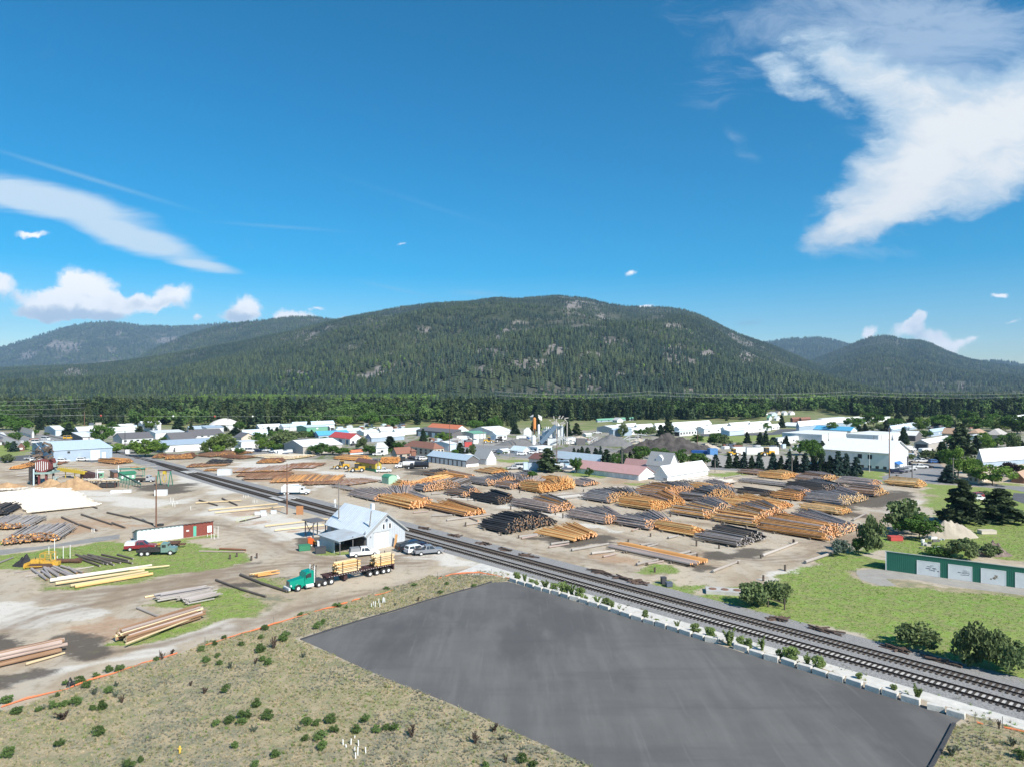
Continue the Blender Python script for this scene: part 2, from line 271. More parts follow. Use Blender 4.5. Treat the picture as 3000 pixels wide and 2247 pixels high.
BARK = [PL('q', 560, 330, 900, 260, 1100, 300, 1060, 420, 930, 470, 640, 380), PL('q', 800, 210, 1200, 230, 1500, 200, 1500, 250, 1150, 320, 950, 290), PL('G', 0, 850, 250, 880, 300, 930, 0, 930), PL('g', 480, 250, 800, 230, 1100, 330, 1000, 400, 700, 440),
        PL('g', 900, 200, 1600, 330, 1400, 370, 1000, 300), PL('h', 480, 270, 640, 270, 600, 320, 480, 320), PL('h', 800, 390, 1300, 330, 1300, 360, 900, 420), PL('h', 200, 190, 850, 130, 800, 190, 250, 240), PL('M', 1900, 880, 2212, 900, 2500, 1000, 2100, 1000),
        PL('H', 300, 700, 900, 700, 1500, 800, 1750, 830, 1100, 900, 400, 830), PL('G', 900, 640, 1300, 640, 1250, 700, 1000, 690), PL('N', 0, 80, 300, 120, 200, 150, 0, 150)]
# wheel tracks: (outline polyline, width m, channel strength of darkening)
TRK = [(PL('M', 0, 500, 700, 690, 1400, 870, 2212, 1020, 2600, 1106), 5), (PL('N', 0, 690, 400, 790, 900, 900, 1500, 960, 2000, 940, 2350, 800, 2600, 700), 6), (PL('M', 0, 240, 900, 400, 1600, 560, 2212, 700), 3), (PL('N', 400, 510, 1100, 580, 1800, 660, 2300, 730), 3),
       (PL('h', -600, 220, 0, 280, 500, 400, 900, 600, 1400, 700, 2300, 640), 7), (PL('h', -800, 830, 0, 830, 600, 770, 1000, 740, 2300, 730), 7), (PL('g', 600, 1090, 1400, 1010, 2212, 860, 2500, 800), 6), (PL('q', -200, 430, 400, 190, 1000, 60, 2212, -150), 9),
       (PL('r', 0, 540, 500, 380, 1000, 270, 1911, 60), 4), (PL('q', 700, 600, 1500, 460, 2212, 270), 4), (PL('N', 0, 150, 900, 110, 1400, 100), 4), (PL('G', 0, 760, 300, 830, 1000, 800), 6), (PL('R', -200, 700, 300, 700, 600, 520, 700, 330, 900, 200), 5), (PL('M', 1200, 1010, 2000, 1106), 4)]
def masks(X, Y):
    d = np.hypot(X, Y); amp = np.clip(d/110, .6, 5)
    jx = (fbm(X*.25+3, Y*.25, 4, .6)-.5)*5*amp; jy = (fbm(X*.25+90, Y*.25+40, 4, .6)-.5)*5*amp
    def S(L, k=1.0):
        r = np.zeros(X.shape)
        for P in L: r = np.maximum(r, inpoly(X+jx*k, Y+jy*k, P))
        return r
    g = S(GREEN); dr = S(DRY); l = S(LIGHT, 1.5); dk = S(DARK, 1.2); bk = S(BARK, 1.2)
    tr = np.zeros(X.shape)
    for P, w in TRK:
        dd = segdist(X+jx*.4, Y+jy*.4, [(p.x, p.y) for p in P])
        lanes = .55+.45*np.cos(dd*2*math.pi/1.9+fbm(X*.05, Y*.05)*9)
        tr = np.maximum(tr, np.clip(1-dd/w, 0, 1)**.6*lanes)
    g = g*(1-.0*dr)
    return g, dr, l, dk, bk, tr
def smooth2(A):
    B = A.copy(); B[1:-1, 1:-1] = (A[1:-1, 1:-1]*4+A[:-2, 1:-1]+A[2:, 1:-1]+A[1:-1, :-2]+A[1:-1, 2:])/8; return B
def ground():
    V = []; F = []; C1 = []; C2 = []; k = 0
    def patch(xs, ys):
        nonlocal k
        X, Y = np.meshgrid(xs, ys); ms = [smooth2(smooth2(smooth2(a.astype(float)))) for a in masks(X, Y)]
        Z = np.zeros(X.shape); nx = len(xs); ny = len(ys)
        V.append(np.stack([X, Y, Z], -1).reshape(-1, 3)); i = np.arange(nx*ny).reshape(ny, nx)+k
        F.append(np.stack([i[:-1, :-1], i[:-1, 1:], i[1:, 1:], i[1:, :-1]], -1).reshape(-1, 4)); k += nx*ny
        C1.append(np.stack(ms[:3]+[np.ones(X.shape)], -1).reshape(-1, 4)); C2.append(np.stack(ms[3:]+[np.ones(X.shape)], -1).reshape(-1, 4))
    A = np.arange
    patch(np.linspace(-130, 130, 371), np.linspace(50, 170, 241))
    patch(np.linspace(-260, -130, 101), np.linspace(50, 170, 97)); patch(np.linspace(130, 260, 101), np.linspace(50, 170, 97))
    patch(np.linspace(-300, 300, 421), np.linspace(170, 320, 151)); patch(np.linspace(-560, 560, 281), np.linspace(320, 620, 101))
    patch(np.linspace(-2200, 2200, 141), np.linspace(620, 1500, 31))
    patch(np.linspace(-30000, 30000, 41), np.linspace(1500, 30000, 21)); patch(np.linspace(-30000, 30000, 21), np.linspace(-20000, 50, 11))
    patch(np.linspace(-30000, -2200, 9), np.linspace(50, 1500, 4)); patch(np.linspace(2200, 30000, 9), np.linspace(50, 1500, 4))
    for a, b, y0, y1 in ((-2200, -560, 320, 620), (560, 2200, 320, 620), (-2200, -300, 170, 320), (300, 2200, 170, 320), (-2200, -260, 50, 170), (260, 2200, 50, 170)):
        patch(np.linspace(a, b, 15), np.linspace(y0, y1, 7))
    V = np.concatenate(V); F = np.concatenate(F); me = bpy.data.meshes.new('ground')
    me.vertices.add(len(V)); me.vertices.foreach_set('co', V.ravel()); me.loops.add(len(F)*4); me.loops.foreach_set('vertex_index', F.ravel().astype(np.int32))
    me.polygons.add(len(F)); me.polygons.foreach_set('loop_start', np.arange(0, len(F)*4, 4, dtype=np.int32)); me.update(calc_edges=True)
    for nm, C in (('zoneA', C1), ('zoneB', C2)):
        a = me.color_attributes.new(nm, 'FLOAT_COLOR', 'POINT'); a.data.foreach_set('color', np.concatenate(C).ravel())
    o = bpy.data.objects.new('ground', me); COL.objects.link(o); tag(o, kind='structure')
    m = bpy.data.materials.new('ground_soil'); m.use_nodes = True; nt = m.node_tree; N = nt.nodes; Lk = nt.links; b = N['Principled BSDF']
    b.inputs['Roughness'].default_value = .95; b.inputs['Specular IOR Level'].default_value = .15
    geo = N.new('ShaderNodeNewGeometry')
    def noise(s, det=5, r=.6, st=None, rot=0):
        v = geo.outputs['Position']
        if st:
            mp = N.new('ShaderNodeMapping'); mp.inputs['Scale'].default_value = st; mp.inputs['Rotation'].default_value = (0, 0, rot); Lk.new(v, mp.inputs[0]); v = mp.outputs[0]
        n = N.new('ShaderNodeTexNoise'); n.inputs['Scale'].default_value = s; n.inputs['Detail'].default_value = det; n.inputs['Roughness'].default_value = r; Lk.new(v, n.inputs['Vector']); return n.outputs['Fac']
    def mth(op, a, c=None, clamp=False):
        n = N.new('ShaderNodeMath'); n.operation = op; n.use_clamp = clamp
        for i, v in enumerate((a, c)):
            if v is None: continue
            if isinstance(v, (int, float)): n.inputs[i].default_value = v
            else: Lk.new(v, n.inputs[i])
        return n.outputs[0]
    def mr(v, lo, hi):
        n = N.new('ShaderNodeMapRange'); n.interpolation_type = 'SMOOTHSTEP'; n.inputs[1].default_value = lo; n.inputs[2].default_value = hi; Lk.new(v, n.inputs[0]); return n.outputs[0]
    def mix(a, c, f):
        n = N.new('ShaderNodeMix'); n.data_type = 'RGBA'; Lk.new(f, n.inputs[0])
        for i, v in ((6, a), (7, c)):
            if isinstance(v, tuple): n.inputs[i].default_value = (*v, 1)
            else: Lk.new(v, n.inputs[i])
        return n.outputs[2]
    def attr(nm):
        a = N.new('ShaderNodeAttribute'); a.attribute_name = nm; s = N.new('ShaderNodeSeparateColor'); Lk.new(a.outputs['Color'], s.inputs[0]); return s.outputs
    A_, B_ = attr('zoneA'), attr('zoneB')
    n1 = noise(.06, 6, .65); n2 = noise(.5, 6, .7); n3 = noise(3, 4, .7); n4 = noise(.16, 5, .6, (1, .22, 1), -A1+math.pi/2); n5 = noise(14, 3, .7); nq = noise(1.3, 6, .75)
    def edge(v, k=.9, lo=.42, hi=.62): return mr(mth('ADD', v, mth('ADD', mth('MULTIPLY', mth('SUBTRACT', n2, .5), k*1.5), mth('MULTIPLY', mth('SUBTRACT', nq, .5), 1.6))), lo-.2, hi+.2)
    c = mix((.50, .42, .315), (.36, .285, .20), mr(n1, .4, .6)); c = mix(c, (.46, .40, .315), mr(n4, .4, .62)); c = mix(c, (.26, .21, .155), mr(n2, .5, .8)); c = mix(c, (.60, .535, .44), mth('MULTIPLY', mr(nq, .56, .8), .6))
    c = mix(c, mix((.66, .62, .54), (.55, .51, .45), n3), edge(A_[2], 1.1, .3, .75))
    c = mix(c, (.23, .172, .122), mth('MULTIPLY', mr(mth('ADD', B_[2], mth('MULTIPLY', mth('SUBTRACT', n2, .5), .5)), .15, .85), .8))
    c = mix(c, mix((.34, .19, .105), (.45, .31, .2), n3), mth('MULTIPLY', edge(B_[1], 1.6, .3, .9), .75))
    c = mix(c, mix((.075, .062, .05), (.13, .11, .09), n2), mth('MULTIPLY', edge(B_[0], .9, .25, .7), .93))
    dry = mix(mix((.40, .33, .21), (.27, .23, .155), mr(n2, .35, .65)), mix((.25, .26, .12), (.2, .2, .145), mr(n1, .4, .6)), mr(mth('ADD', mth('MULTIPLY', n2, .5), mth('MULTIPLY', n3, .5)), .46, .58))
    c = mix(c, dry, edge(A_[1]))
    grn = mix(mix((.16, .29, .04), (.24, .33, .065), mr(n1, .35, .65)), mix((.33, .31, .14), (.13, .19, .05), mr(nq, .3, .7)), mr(n2, .34, .6))
    c = mix(c, grn, edge(A_[0], 1.3, .35, .7))
    c = mix(c, (.12, .11, .09), mth('MULTIPLY', mr(n5, .62, .75), .35))
    # beyond the town: meadow and woodland floor
    sp = N.new('ShaderNodeSeparateXYZ'); Lk.new(geo.outputs['Position'], sp.inputs[0])
    far = mr(mth('ADD', sp.outputs['Y'], mth('MULTIPLY', mth('SUBTRACT', n1, .5), 120)), 480, 560); meadow = mix((.16, .2, .07), (.25, .24, .12), mr(n1, .4, .6)); c = mix(c, meadow, far)
    vf = mr(sp.outputs['Y'], 1050, 1500); c = mix(c, (.03, .05, .02), vf)
    town = mth('MULTIPLY', mr(sp.outputs['Y'], 300, 330), mth('SUBTRACT', 1, far)); tw = mix(mix((.24, .235, .215), (.33, .3, .25), mr(n2, .4, .6)), (.14, .18, .06), mr(mth('ADD', n4, mth('MULTIPLY', mth('SUBTRACT', n2, .5), .4)), .5, .56))
    c = mix(c, tw, mth('MULTIPLY', mth('MULTIPLY', town, mth('SUBTRACT', 1, edge(A_[0]))), .85))
    Lk.new(c, b.inputs['Base Color'])
    bp = N.new('ShaderNodeBump'); bp.inputs['Strength'].default_value = 1; bp.inputs['Distance'].default_value = .12
    Lk.new(mth('ADD', mth('MULTIPLY', n3, .6), mth('ADD', n2, mth('MULTIPLY', n5, .3))), bp.inputs['Height']); Lk.new(bp.outputs[0], b.inputs['Normal'])
    me.materials.append(m)
ground()
def sheet(name, pts, z, m, rough=.0, step=3.0, kind='structure', label=None, cat=None):
    """flat sheet with a slightly irregular outline"""
    P = []; n = len(pts)
    for i in range(n):
        a = Vector(pts[i]); b = Vector(pts[(i+1) % n]); L = (b-a).length; k = max(1, int(L/step)) if rough else 1
        for j in range(k):
            q = a.lerp(b, j/k); nn = Vector((-(b-a).y, (b-a).x, 0)).normalized()
            q = q+nn*(fbm(np.array([q.x*.35]), np.array([q.y*.35]))[0]-.5)*2*rough*(1 if j else .3); P.append((q.x, q.y, z))
    bm = bmesh.new(); f = bm.faces.new([bm.verts.new(p) for p in P]); bm.normal_update()
    if f.normal.z < 0: f.normal_flip()
    bmesh.ops.triangulate(bm, faces=[f]); me = bpy.data.meshes.new(name); bm.to_mesh(me); bm.free(); me.materials.append(m)
    o = bpy.data.objects.new(name, me); COL.objects.link(o); tag(o, label, cat, kind=kind); return o
def ribbon(name, pts, w, z, m, rough=.0, kind='structure'):
    L = []; Rr = []
    P = [Vector((p[0], p[1], 0)) for p in pts]
    for i, p in enumerate(P):
        d = (P[min(i+1, len(P)-1)]-P[max(i-1, 0)]).normalized(); n = Vector((-d.y, d.x, 0)); L.append(p+n*w/2); Rr.append(p-n*w/2)
    return sheet(name, L+Rr[::-1], z, m, rough)
# hills: each a height field whose crest follows the skyline of the photograph
def hill(name, sky, D0, D1, seed, nu=260, nv=70, u0=None, u1=None, spur=.16, power=1.0, xb=0):
    sx = [a for a, b in sky]; sy = [b for a, b in sky]
    xs = np.linspace(u0 if u0 is not None else sx[0], u1 if u1 is not None else sx[-1], nu); ys = np.interp(xs, sx, sy)
    k = np.ones(5)/5; ysm = np.convolve(np.pad(ys, 2, 'edge'), k, 'valid')
    t = np.concatenate([np.linspace(0, 1, nv), np.linspace(1.05, 1.9, 14)]); T, X = np.meshgrid(t, xs, indexing='ij'); YS = np.interp(X, xs, ysm)
    dist = D0+(D1-D0)*T
    zr = CAMH+(HZ-YS)*D1/FOC; wx = (X-1500)/FOC*dist
    n = fbm(wx/1400+seed, dist/900+seed*3, 5, .55)-.5; rid = 1-np.abs(2*fbm(wx/800+seed*5, dist/1500+seed, 4, .5)-1)*2
    bell = np.sin(np.clip(T, 0, 1)*math.pi)**.8
    prof = np.where(T < 1, T**power*(1+.0*T), 1-.55*(T-1)**1.2)
    Z = zr*(prof+bell*(n*spur*2.2+(rid-.4)*spur*.55))
    # never let the slope in front stand above the line from the camera to the crest
    lim = CAMH+(HZ-YS)*dist/FOC-4*(1-T)*(T < 1); Z = np.where(T < .97, np.minimum(Z, lim-6), Z); Z = np.where(T <= 0, np.minimum(Z, -2), Z)
    V = np.stack([wx, dist, np.maximum(Z, -3)], -1); nvv = len(t); i = np.arange(nvv*nu).reshape(nvv, nu)
    F = np.stack([i[:-1, :-1], i[:-1, 1:], i[1:, 1:], i[1:, :-1]], -1).reshape(-1, 4)
    me = bpy.data.meshes.new(name); VV = V.reshape(-1, 3); me.vertices.add(len(VV)); me.vertices.foreach_set('co', VV.ravel()); me.loops.add(len(F)*4); me.loops.foreach_set('vertex_index', F.ravel().astype(np.int32))
    me.polygons.add(len(F)); me.polygons.foreach_set('loop_start', np.arange(0, len(F)*4, 4, dtype=np.int32)); me.update(calc_edges=True)
    me.polygons.foreach_set('use_smooth', np.ones(len(F), bool)); me.materials.append(HILLM)
    rk = me.attributes.new('rock', 'FLOAT', 'POINT'); rk.data.foreach_set('value', rockmask(VV))
    o = bpy.data.objects.new(name, me); COL.objects.link(o); tag(o, kind='structure')
    def sample(cnt, tmax=1.15):
        a = rng.random(cnt)*(nu-1.001); bq = rng.random(cnt); tt = (np.sqrt(bq*((tmax*(D1-D0)+D0)**2-D0**2)+D0**2)-D0)/(D1-D0)
        j = np.interp(tt, t, np.arange(nvv)); j0 = np.minimum(j.astype(int), nvv-2); a0 = a.astype(int); fa = (a-a0)[:, None]; fj = (j-j0)[:, None]
        return (V[j0, a0]*(1-fa)+V[j0, a0+1]*fa)*(1-fj)+(V[j0+1, a0]*(1-fa)+V[j0+1, a0+1]*fa)*fj
    return sample
ROCK = [(1551, 1062, 52, 17), (1420, 1080, 30, 10), (1429, 1024, 30, 8), (1465, 1037, 30, 13), (1502, 970, 45, 12), (1461, 990, 35, 11), (1624, 1022, 30, 16), (1605, 965, 26, 8), (1524, 945, 26, 6), (1673, 895, 26, 11), (1692, 886, 30, 6), (1760, 927, 17, 11),
        (1977, 1035, 34, 24), (1976, 950, 32, 8), (1728, 1035, 26, 7), (1795, 1000, 20, 12), (1719, 1105, 24, 7), (1813, 1092, 20, 7), (1741, 1132, 40, 7), (1515, 1160, 48, 10), (1117, 1085, 30, 14), (1077, 1098, 28, 9), (1154, 1031, 22, 6), (1240, 963, 26, 8), (1027, 1017, 20, 7), (1253, 1017, 22, 9),
        (2185, 1053, 26, 20), (2010, 1060, 30, 14), (2080, 1030, 28, 9), (2190, 1008, 14, 7), (2217, 1155, 30, 6), (2018, 1148, 30, 12), (2127, 1160, 30, 6), (2149, 981, 18, 8), (2393, 1117, 14, 5), (2818, 1128, 14, 10), (872, 1090, 42, 10), (827, 1121, 24, 10), (886, 1123, 28, 7), (221, 1090, 34, 12), (700, 1117, 14, 8), (741, 1150, 16, 5), (918, 986, 24, 14), (886, 1008, 18, 7),
        (190, 1012, 50, 13), (85, 1036, 26, 10), (490, 995, 40, 10), (350, 975, 8, 8), (2885, 1170, 10, 12), (1450, 1140, 14, 4)]
def rockmask(P):
    Y = np.maximum(P[:, 1], 1); px = 1500+P[:, 0]*FOC/Y; py = HZ-(P[:, 2]-CAMH)*FOC/Y; r = np.zeros(len(P))
    jx = (fbm(px/13, py/7, 4, .65)-.5)*2.6
    for cx, cy, rx, ry in ROCK: r = np.maximum(r, (((px-cx)/rx)**2+((py-cy-3)/ry)**2+jx*1.4 < 1.0))
    return r
def hillmat():
    m = mat('hill_slope', (.05, .06, .03), (.03, .042, .02), scale=.01, rough=1, detail=8); nt = m.node_tree; N = nt.nodes; b = N['Principled BSDF']
    base = b.inputs['Base Color'].links[0].from_socket; a = N.new('ShaderNodeAttribute'); a.attribute_name = 'rock'
    n = N.new('ShaderNodeTexNoise'); n.inputs['Scale'].default_value = .03; n.inputs['Detail'].default_value = 6; nt.links.new(N['Texture Coordinate'].outputs['Object'], n.inputs['Vector'])
    r = N.new('ShaderNodeValToRGB'); r.color_ramp.elements[0].color = (.095, .09, .08, 1); r.color_ramp.elements[1].color = (.24, .215, .19, 1); r.color_ramp.elements[0].position = .35; r.color_ramp.elements[1].position = .65; nt.links.new(n.outputs['Fac'], r.inputs[0])
    s2 = N.new('ShaderNodeMapRange'); s2.inputs[1].default_value = .5; s2.inputs[2].default_value = .68; s2.inputs[4].default_value = .65; n3 = N.new('ShaderNodeTexNoise'); n3.inputs['Scale'].default_value = .006; n3.inputs['Detail'].default_value = 7
    nt.links.new(N['Texture Coordinate'].outputs['Object'], n3.inputs['Vector']); nt.links.new(n3.outputs['Fac'], s2.inputs[0])
    mxx = N.new('ShaderNodeMath'); mxx.operation = 'MAXIMUM'; nt.links.new(a.outputs['Fac'], mxx.inputs[0]); nt.links.new(s2.outputs[0], mxx.inputs[1])
    mx = N.new('ShaderNodeMix'); mx.data_type = 'RGBA'; nt.links.new(mxx.outputs[0], mx.inputs[0]); nt.links.new(base, mx.inputs[6]); nt.links.new(r.outputs[0], mx.inputs[7]); nt.links.new(mx.outputs[2], b.inputs['Base Color']); return m
HILLM = hillmat()
SK_MAIN = [(-700, 1090), (0, 1080), (270, 1070), (400, 1055), (550, 1030), (700, 1003), (850, 972), (963, 945), (1000, 936), (1090, 918), (1181, 900), (1271, 890), (1384, 884), (1452, 873), (1520, 876), (1633, 869), (1678, 872), (1723, 877), (1769, 890), (1859, 901), (1949, 901), (2000, 909), (2045, 922), (2090, 943), (2136, 968), (2190, 990), (2249, 1008), (2316, 1038), (2407, 1074), (2497, 1106), (2588, 1135), (2655, 1155), (2800, 1166), (3700, 1168)]
SK_B = [(-300, 1150), (250, 1120), (330, 1090), (384, 1062), (452, 1022), (542, 986), (633, 958), (723, 945), (791, 938), (859, 930), (927, 930), (963, 938), (1100, 950), (1300, 1000), (1500, 1060)]
SK_A = [(-900, 1090), (-400, 1060), (-200, 1045), (0, 1022), (100, 990), (200, 957), (280, 945), (330, 946), (430, 958), (540, 959), (600, 955), (650, 947), (690, 950), (780, 965), (1000, 1000), (1200, 1060)]
SK_E = [(2100, 1150), (2300, 1085), (2400, 1050), (2493, 1013), (2542, 990), (2588, 983), (2619, 988), (2655, 1001), (2687, 997), (2723, 1006), (2768, 1029), (2814, 1047), (2881, 1062), (3000, 1080), (3300, 1110), (3800, 1140)]
SK_D = [(2100, 1060), (2200, 1012), (2290, 998), (2370, 991), (2420, 993), (2490, 1012), (2560, 1030), (2700, 1070)]
SK_F = [(2700, 1080), (2850, 1063), (2950, 1060), (3000, 1074), (3200, 1090), (3700, 1100)]
hm = hill('forested_mountain', SK_MAIN, 1250, 4000, 3.1, 560, 200, spur=.3)
hb = hill('hills_beyond_the_valley', SK_B, 3300, 5600, 8.7, 160, 50)
ha = hill('distant_blue_mountain', SK_A, 5600, 9500, 5.2, 150, 50)
he = hill('hills_right_of_the_mountain', SK_E, 2600, 5600, 2.4, 180, 60)
hd = hill('distant_hill', SK_D, 5600, 8500, 6.6, 80, 30)
hf = hill('far_right_hill', SK_F, 5000, 7500, 9.9, 80, 30)
# ---------------------------------------------------------------- vegetation meshes
def leafmat(name, c1, c2, vary=.25, trans=.25):
    m = mat(name, c1, c2, scale=.35, rough=.8, vary=vary, trans=trans, spec=.2, detail=3); return m
LF = {'pine': leafmat('pine_needles', (.09, .125, .055), (.045, .07, .036)), 'dark': leafmat('dark_conifer_needles', (.05, .085, .04), (.03, .052, .03)),
      'dec': leafmat('broad_leaves', (.095, .18, .035), (.055, .115, .025)), 'lite': leafmat('light_leaves', (.17, .26, .045), (.10, .18, .035)),
      'spruce': leafmat('blue_spruce_needles', (.07, .115, .09), (.035, .065, .05)), 'olive': leafmat('olive_leaves', (.16, .21, .085), (.09, .125, .05)),
      'grey': leafmat('silver_leaves', (.16, .2, .15), (.1, .13, .1)), 'plum': leafmat('purple_leaves', (.045, .025, .03), (.025, .02, .02)), 'willow': leafmat('willow_leaves', (.17, .23, .06), (.1, .15, .04))}
BARKM = mat('tree_bark', (.13, .1, .075), (.07, .055, .045), scale=4, rough=.95)
def quads(C, S, rg, flat=0.0, elong=1.0):
    """randomly turned leaf-clump quads at centres C with sizes S"""
    n = len(C); a = rg.normal(size=(n, 3)); a[:, 2] *= (1-flat); a /= np.linalg.norm(a, axis=1)[:, None]; b = rg.normal(size=(n, 3)); b -= (a*b).sum(1)[:, None]*a; b /= np.linalg.norm(b, axis=1)[:, None]
    a = a*S[:, None]*elong; b = b*S[:, None]; V = np.stack([C-a*.5-b*.3, C+a*.5-b*.5, C+a*.4+b*.5, C-a*.6+b*.4], 1).reshape(-1, 3)
    F = np.arange(4*n).reshape(n, 4); return V, F
def mk_mesh(name, V, F, m):
    me = bpy.data.meshes.new(name); V = np.asarray(V, float); F = np.asarray(F); k = F.shape[1]
    me.vertices.add(len(V)); me.vertices.foreach_set('co', V.ravel()); me.loops.add(F.size); me.loops.foreach_set('vertex_index', F.ravel().astype(np.int32))
    me.polygons.add(len(F)); me.polygons.foreach_set('loop_start', np.arange(0, F.size, k, dtype=np.int32)); me.update(calc_edges=True); me.materials.append(m); return me
def conifer_pts(rg, n, bare=.1, fat=.5, ragged=.35):
    """clump centres of a unit-high conifer: whorls of drooping branches"""
    out = []; lv = 13
    for i in range(lv):
        z = bare+(1-bare)*(i/lv)**.95; rr = fat*.5*(1-(i/lv))**.85+.02; nb = max(4, int(9*(1-i/lv))+3)
        for j in range(nb):
            th = rg.random()*6.283; L = rr*(1-ragged*rg.random()); kk = max(2, int(n/lv/nb*(1.4-.8*i/lv)))
            s = rg.random(kk)**.7*L; zz = z-s*.28+rg.normal(size=kk)*.008; out.append(np.stack([np.cos(th)*s, np.sin(th)*s, zz], -1)+rg.normal(size=(kk, 3))*np.array([.012, .012, .008]))
    return np.concatenate(out)
def round_pts(rg, n, sx=.5, z0=.15, clumps=26, cr=.17, lumps=1.0):
    """clump centres of a unit-high broadleaf crown: uneven balls of leaves round an ellipsoid"""
    out = []; zc = (1+z0)/2; rz = (1-z0)/2
    for i in range(clumps):
        d = rg.normal(size=3); d /= np.linalg.norm(d); r = .45+.45*rg.random(); r *= 1-lumps*.12*rg.random()
        c = np.array([d[0]*sx*.5*r*1.5, d[1]*sx*.5*r*1.5, zc+d[2]*rz*r*.92]); k = n//clumps; p = rg.normal(size=(k, 3)); p /= np.linalg.norm(p, axis=1)[:, None]
        out.append(c+p*(rg.random(k)**.33)[:, None]*cr*(.6+.7*rg.random())*np.array([sx*1.3, sx*1.3, .85]))
    P = np.concatenate(out); P[:, 2] = np.clip(P[:, 2], .02, 1); return P
CROWN = {}
def crown_mesh(kind, i):
    k = (kind, i)
    if k in CROWN: return CROWN[k]
    rg = np.random.default_rng(100+i*7+len(kind)*31+ord(kind[0]))
    if kind in ('pine', 'dark', 'spruce'):
        P = conifer_pts(rg, 2600, .14 if kind == 'pine' else .05, .62 if kind == 'pine' else .55, .5 if kind == 'pine' else .25); S = .035+.03*rg.random(len(P)); V, F = quads(P, S, rg, .0, 1.3)
    elif kind == 'willow': P = round_pts(rg, 2600, .95, .05, 34, .15); P[:, 2] -= .05*rg.random(len(P)); S = .03+.03*rg.random(len(P)); V, F = quads(P, S, rg, .6, 1.5)
    elif kind in ('shrub', 'grey', 'olive'): P = round_pts(rg, 1500, 1.0, .0, 22, .2); S = .05+.04*rg.random(len(P)); V, F = quads(P, S, rg, 0, 1.3)
    else: P = round_pts(rg, 2600, .85, .12, 30, .15); S = .03+.03*rg.random(len(P)); V, F = quads(P, S, rg, 0, 1.2)
    V[:, :2] *= 1/max(.01, np.percentile(np.abs(V[:, 0]), 98)*2)       # unit wide, unit high
    mm = LF.get(kind, LF['dec']) if kind != 'shrub' else LF['dec']
    CROWN[k] = mk_mesh(kind+'_crown', V, F, mm); return CROWN[k]
TRUNK = {}
def trunk_mesh(kind, i):
    k = (kind in ('pine', 'dark', 'spruce'), i % 2)
    if k in TRUNK: return TRUNK[k]
    b = MB(); rr = random.Random(i)
    if k[0]: b.tube((0, 0, -.01), (0, 0, .95), .016, .004, 7)
    else:
        b.tube((0, 0, -.01), (.01, 0, .3), .028, .02, 7)
        for j in range(6):
            a = j*1.05+rr.random(); q = (.2*math.cos(a), .2*math.sin(a), .55+.2*rr.random()); b.tube((.01, 0, .24+.03*j), q, .014, .004, 5)
    me = bpy.data.meshes.new('trunk'); me.from_pydata(b.V, [], b.F); me.materials.append(BARKM); TRUNK[k] = me; return me
NAMES = {'pine': 'pine_tree', 'dark': 'conifer_tree', 'spruce': 'spruce_tree', 'dec': 'broadleaf_tree', 'lite': 'broadleaf_tree', 'willow': 'willow_tree', 'shrub': 'shrub', 'grey': 'shrub', 'olive': 'shrub', 'plum': 'broadleaf_tree'}
tn = [0]
def tree(p, x, y, ytop, wpx, kind, label, group=None, z=0.0, mtl=None):
    P = at(p, x, y, z); s = PAN[p][2]; h = (y-ytop)/s*P.y/FOC*(1.0); w = wpx/s*P.y/FOC; tn[0] += 1; i = tn[0]
    h *= 1+0*h
    base = kind if kind not in ('lite', 'plum') else kind
    if kind in ('shrub', 'grey', 'olive'):
        e = bpy.data.objects.new(NAMES[kind], crown_mesh(base, i % 3)); COL.objects.link(e); e.location = P; e.scale = (w, w, h); e.rotation_euler = (0, 0, i*1.7)
        if mtl: pass
        return tag(e, label, 'shrub', group)
    e = empty(NAMES[kind], P, 0, label, 'tree', group)
    c = bpy.data.objects.new('crown', crown_mesh(base, i % 4)); COL.objects.link(c); c.parent = e; c.scale = (w, w, h); c.rotation_euler = (0, 0, i*2.1)
    t = bpy.data.objects.new('trunk', trunk_mesh(kind, i)); COL.objects.link(t); t.parent = e; t.scale = (h*.8, h*.8, h)
    return e
# far forest: one 'stuff' object per stand, trees instanced on points
def far_conifer(seed, m):
    rg = np.random.default_rng(seed); V = []; F = []
    for t in range(4):
        z0 = .08+t*.21; z1 = min(1, z0+.36); r = .23*(1-t*.21); k = len(V); n = 7
        for j in range(n): a = 6.283*j/n+rg.random()*.5; q = r*(.65+.6*rg.random()); V.append((q*math.cos(a), q*math.sin(a), z0+.05*rg.random()))
        V.append((0, 0, z1))
        F += [(k+j, k+(j+1) % n, k+n) for j in range(n)]
    return mk_mesh('far_conifer', V, F, m)
def far_round(seed, m):
    bm = bmesh.new(); bmesh.ops.create_icosphere(bm, subdivisions=2, radius=1); rg = random.Random(seed)
    for v in bm.verts: f = .75+.5*rg.random(); v.co = Vector((v.co.x*.27*f, v.co.y*.27*f, .52+v.co.z*.46*f))
    me = bpy.data.meshes.new('far_broadleaf'); bm.to_mesh(me); bm.free(); me.materials.append(m); return me
def mid_mesh(seed, m, con=True):
    rg = np.random.default_rng(seed)
    if con: P = conifer_pts(rg, 420, .22 if seed % 2 else .08, .42, .5); V, F = quads(P, .05+.045*rg.random(len(P)), rg, 0, 1.4)
    else: P = round_pts(rg, 420, .6, .12, 18, .17); V, F = quads(P, .055+.05*rg.random(len(P)), rg, 0, 1.2)
    return mk_mesh('mid_tree', V, F, m)
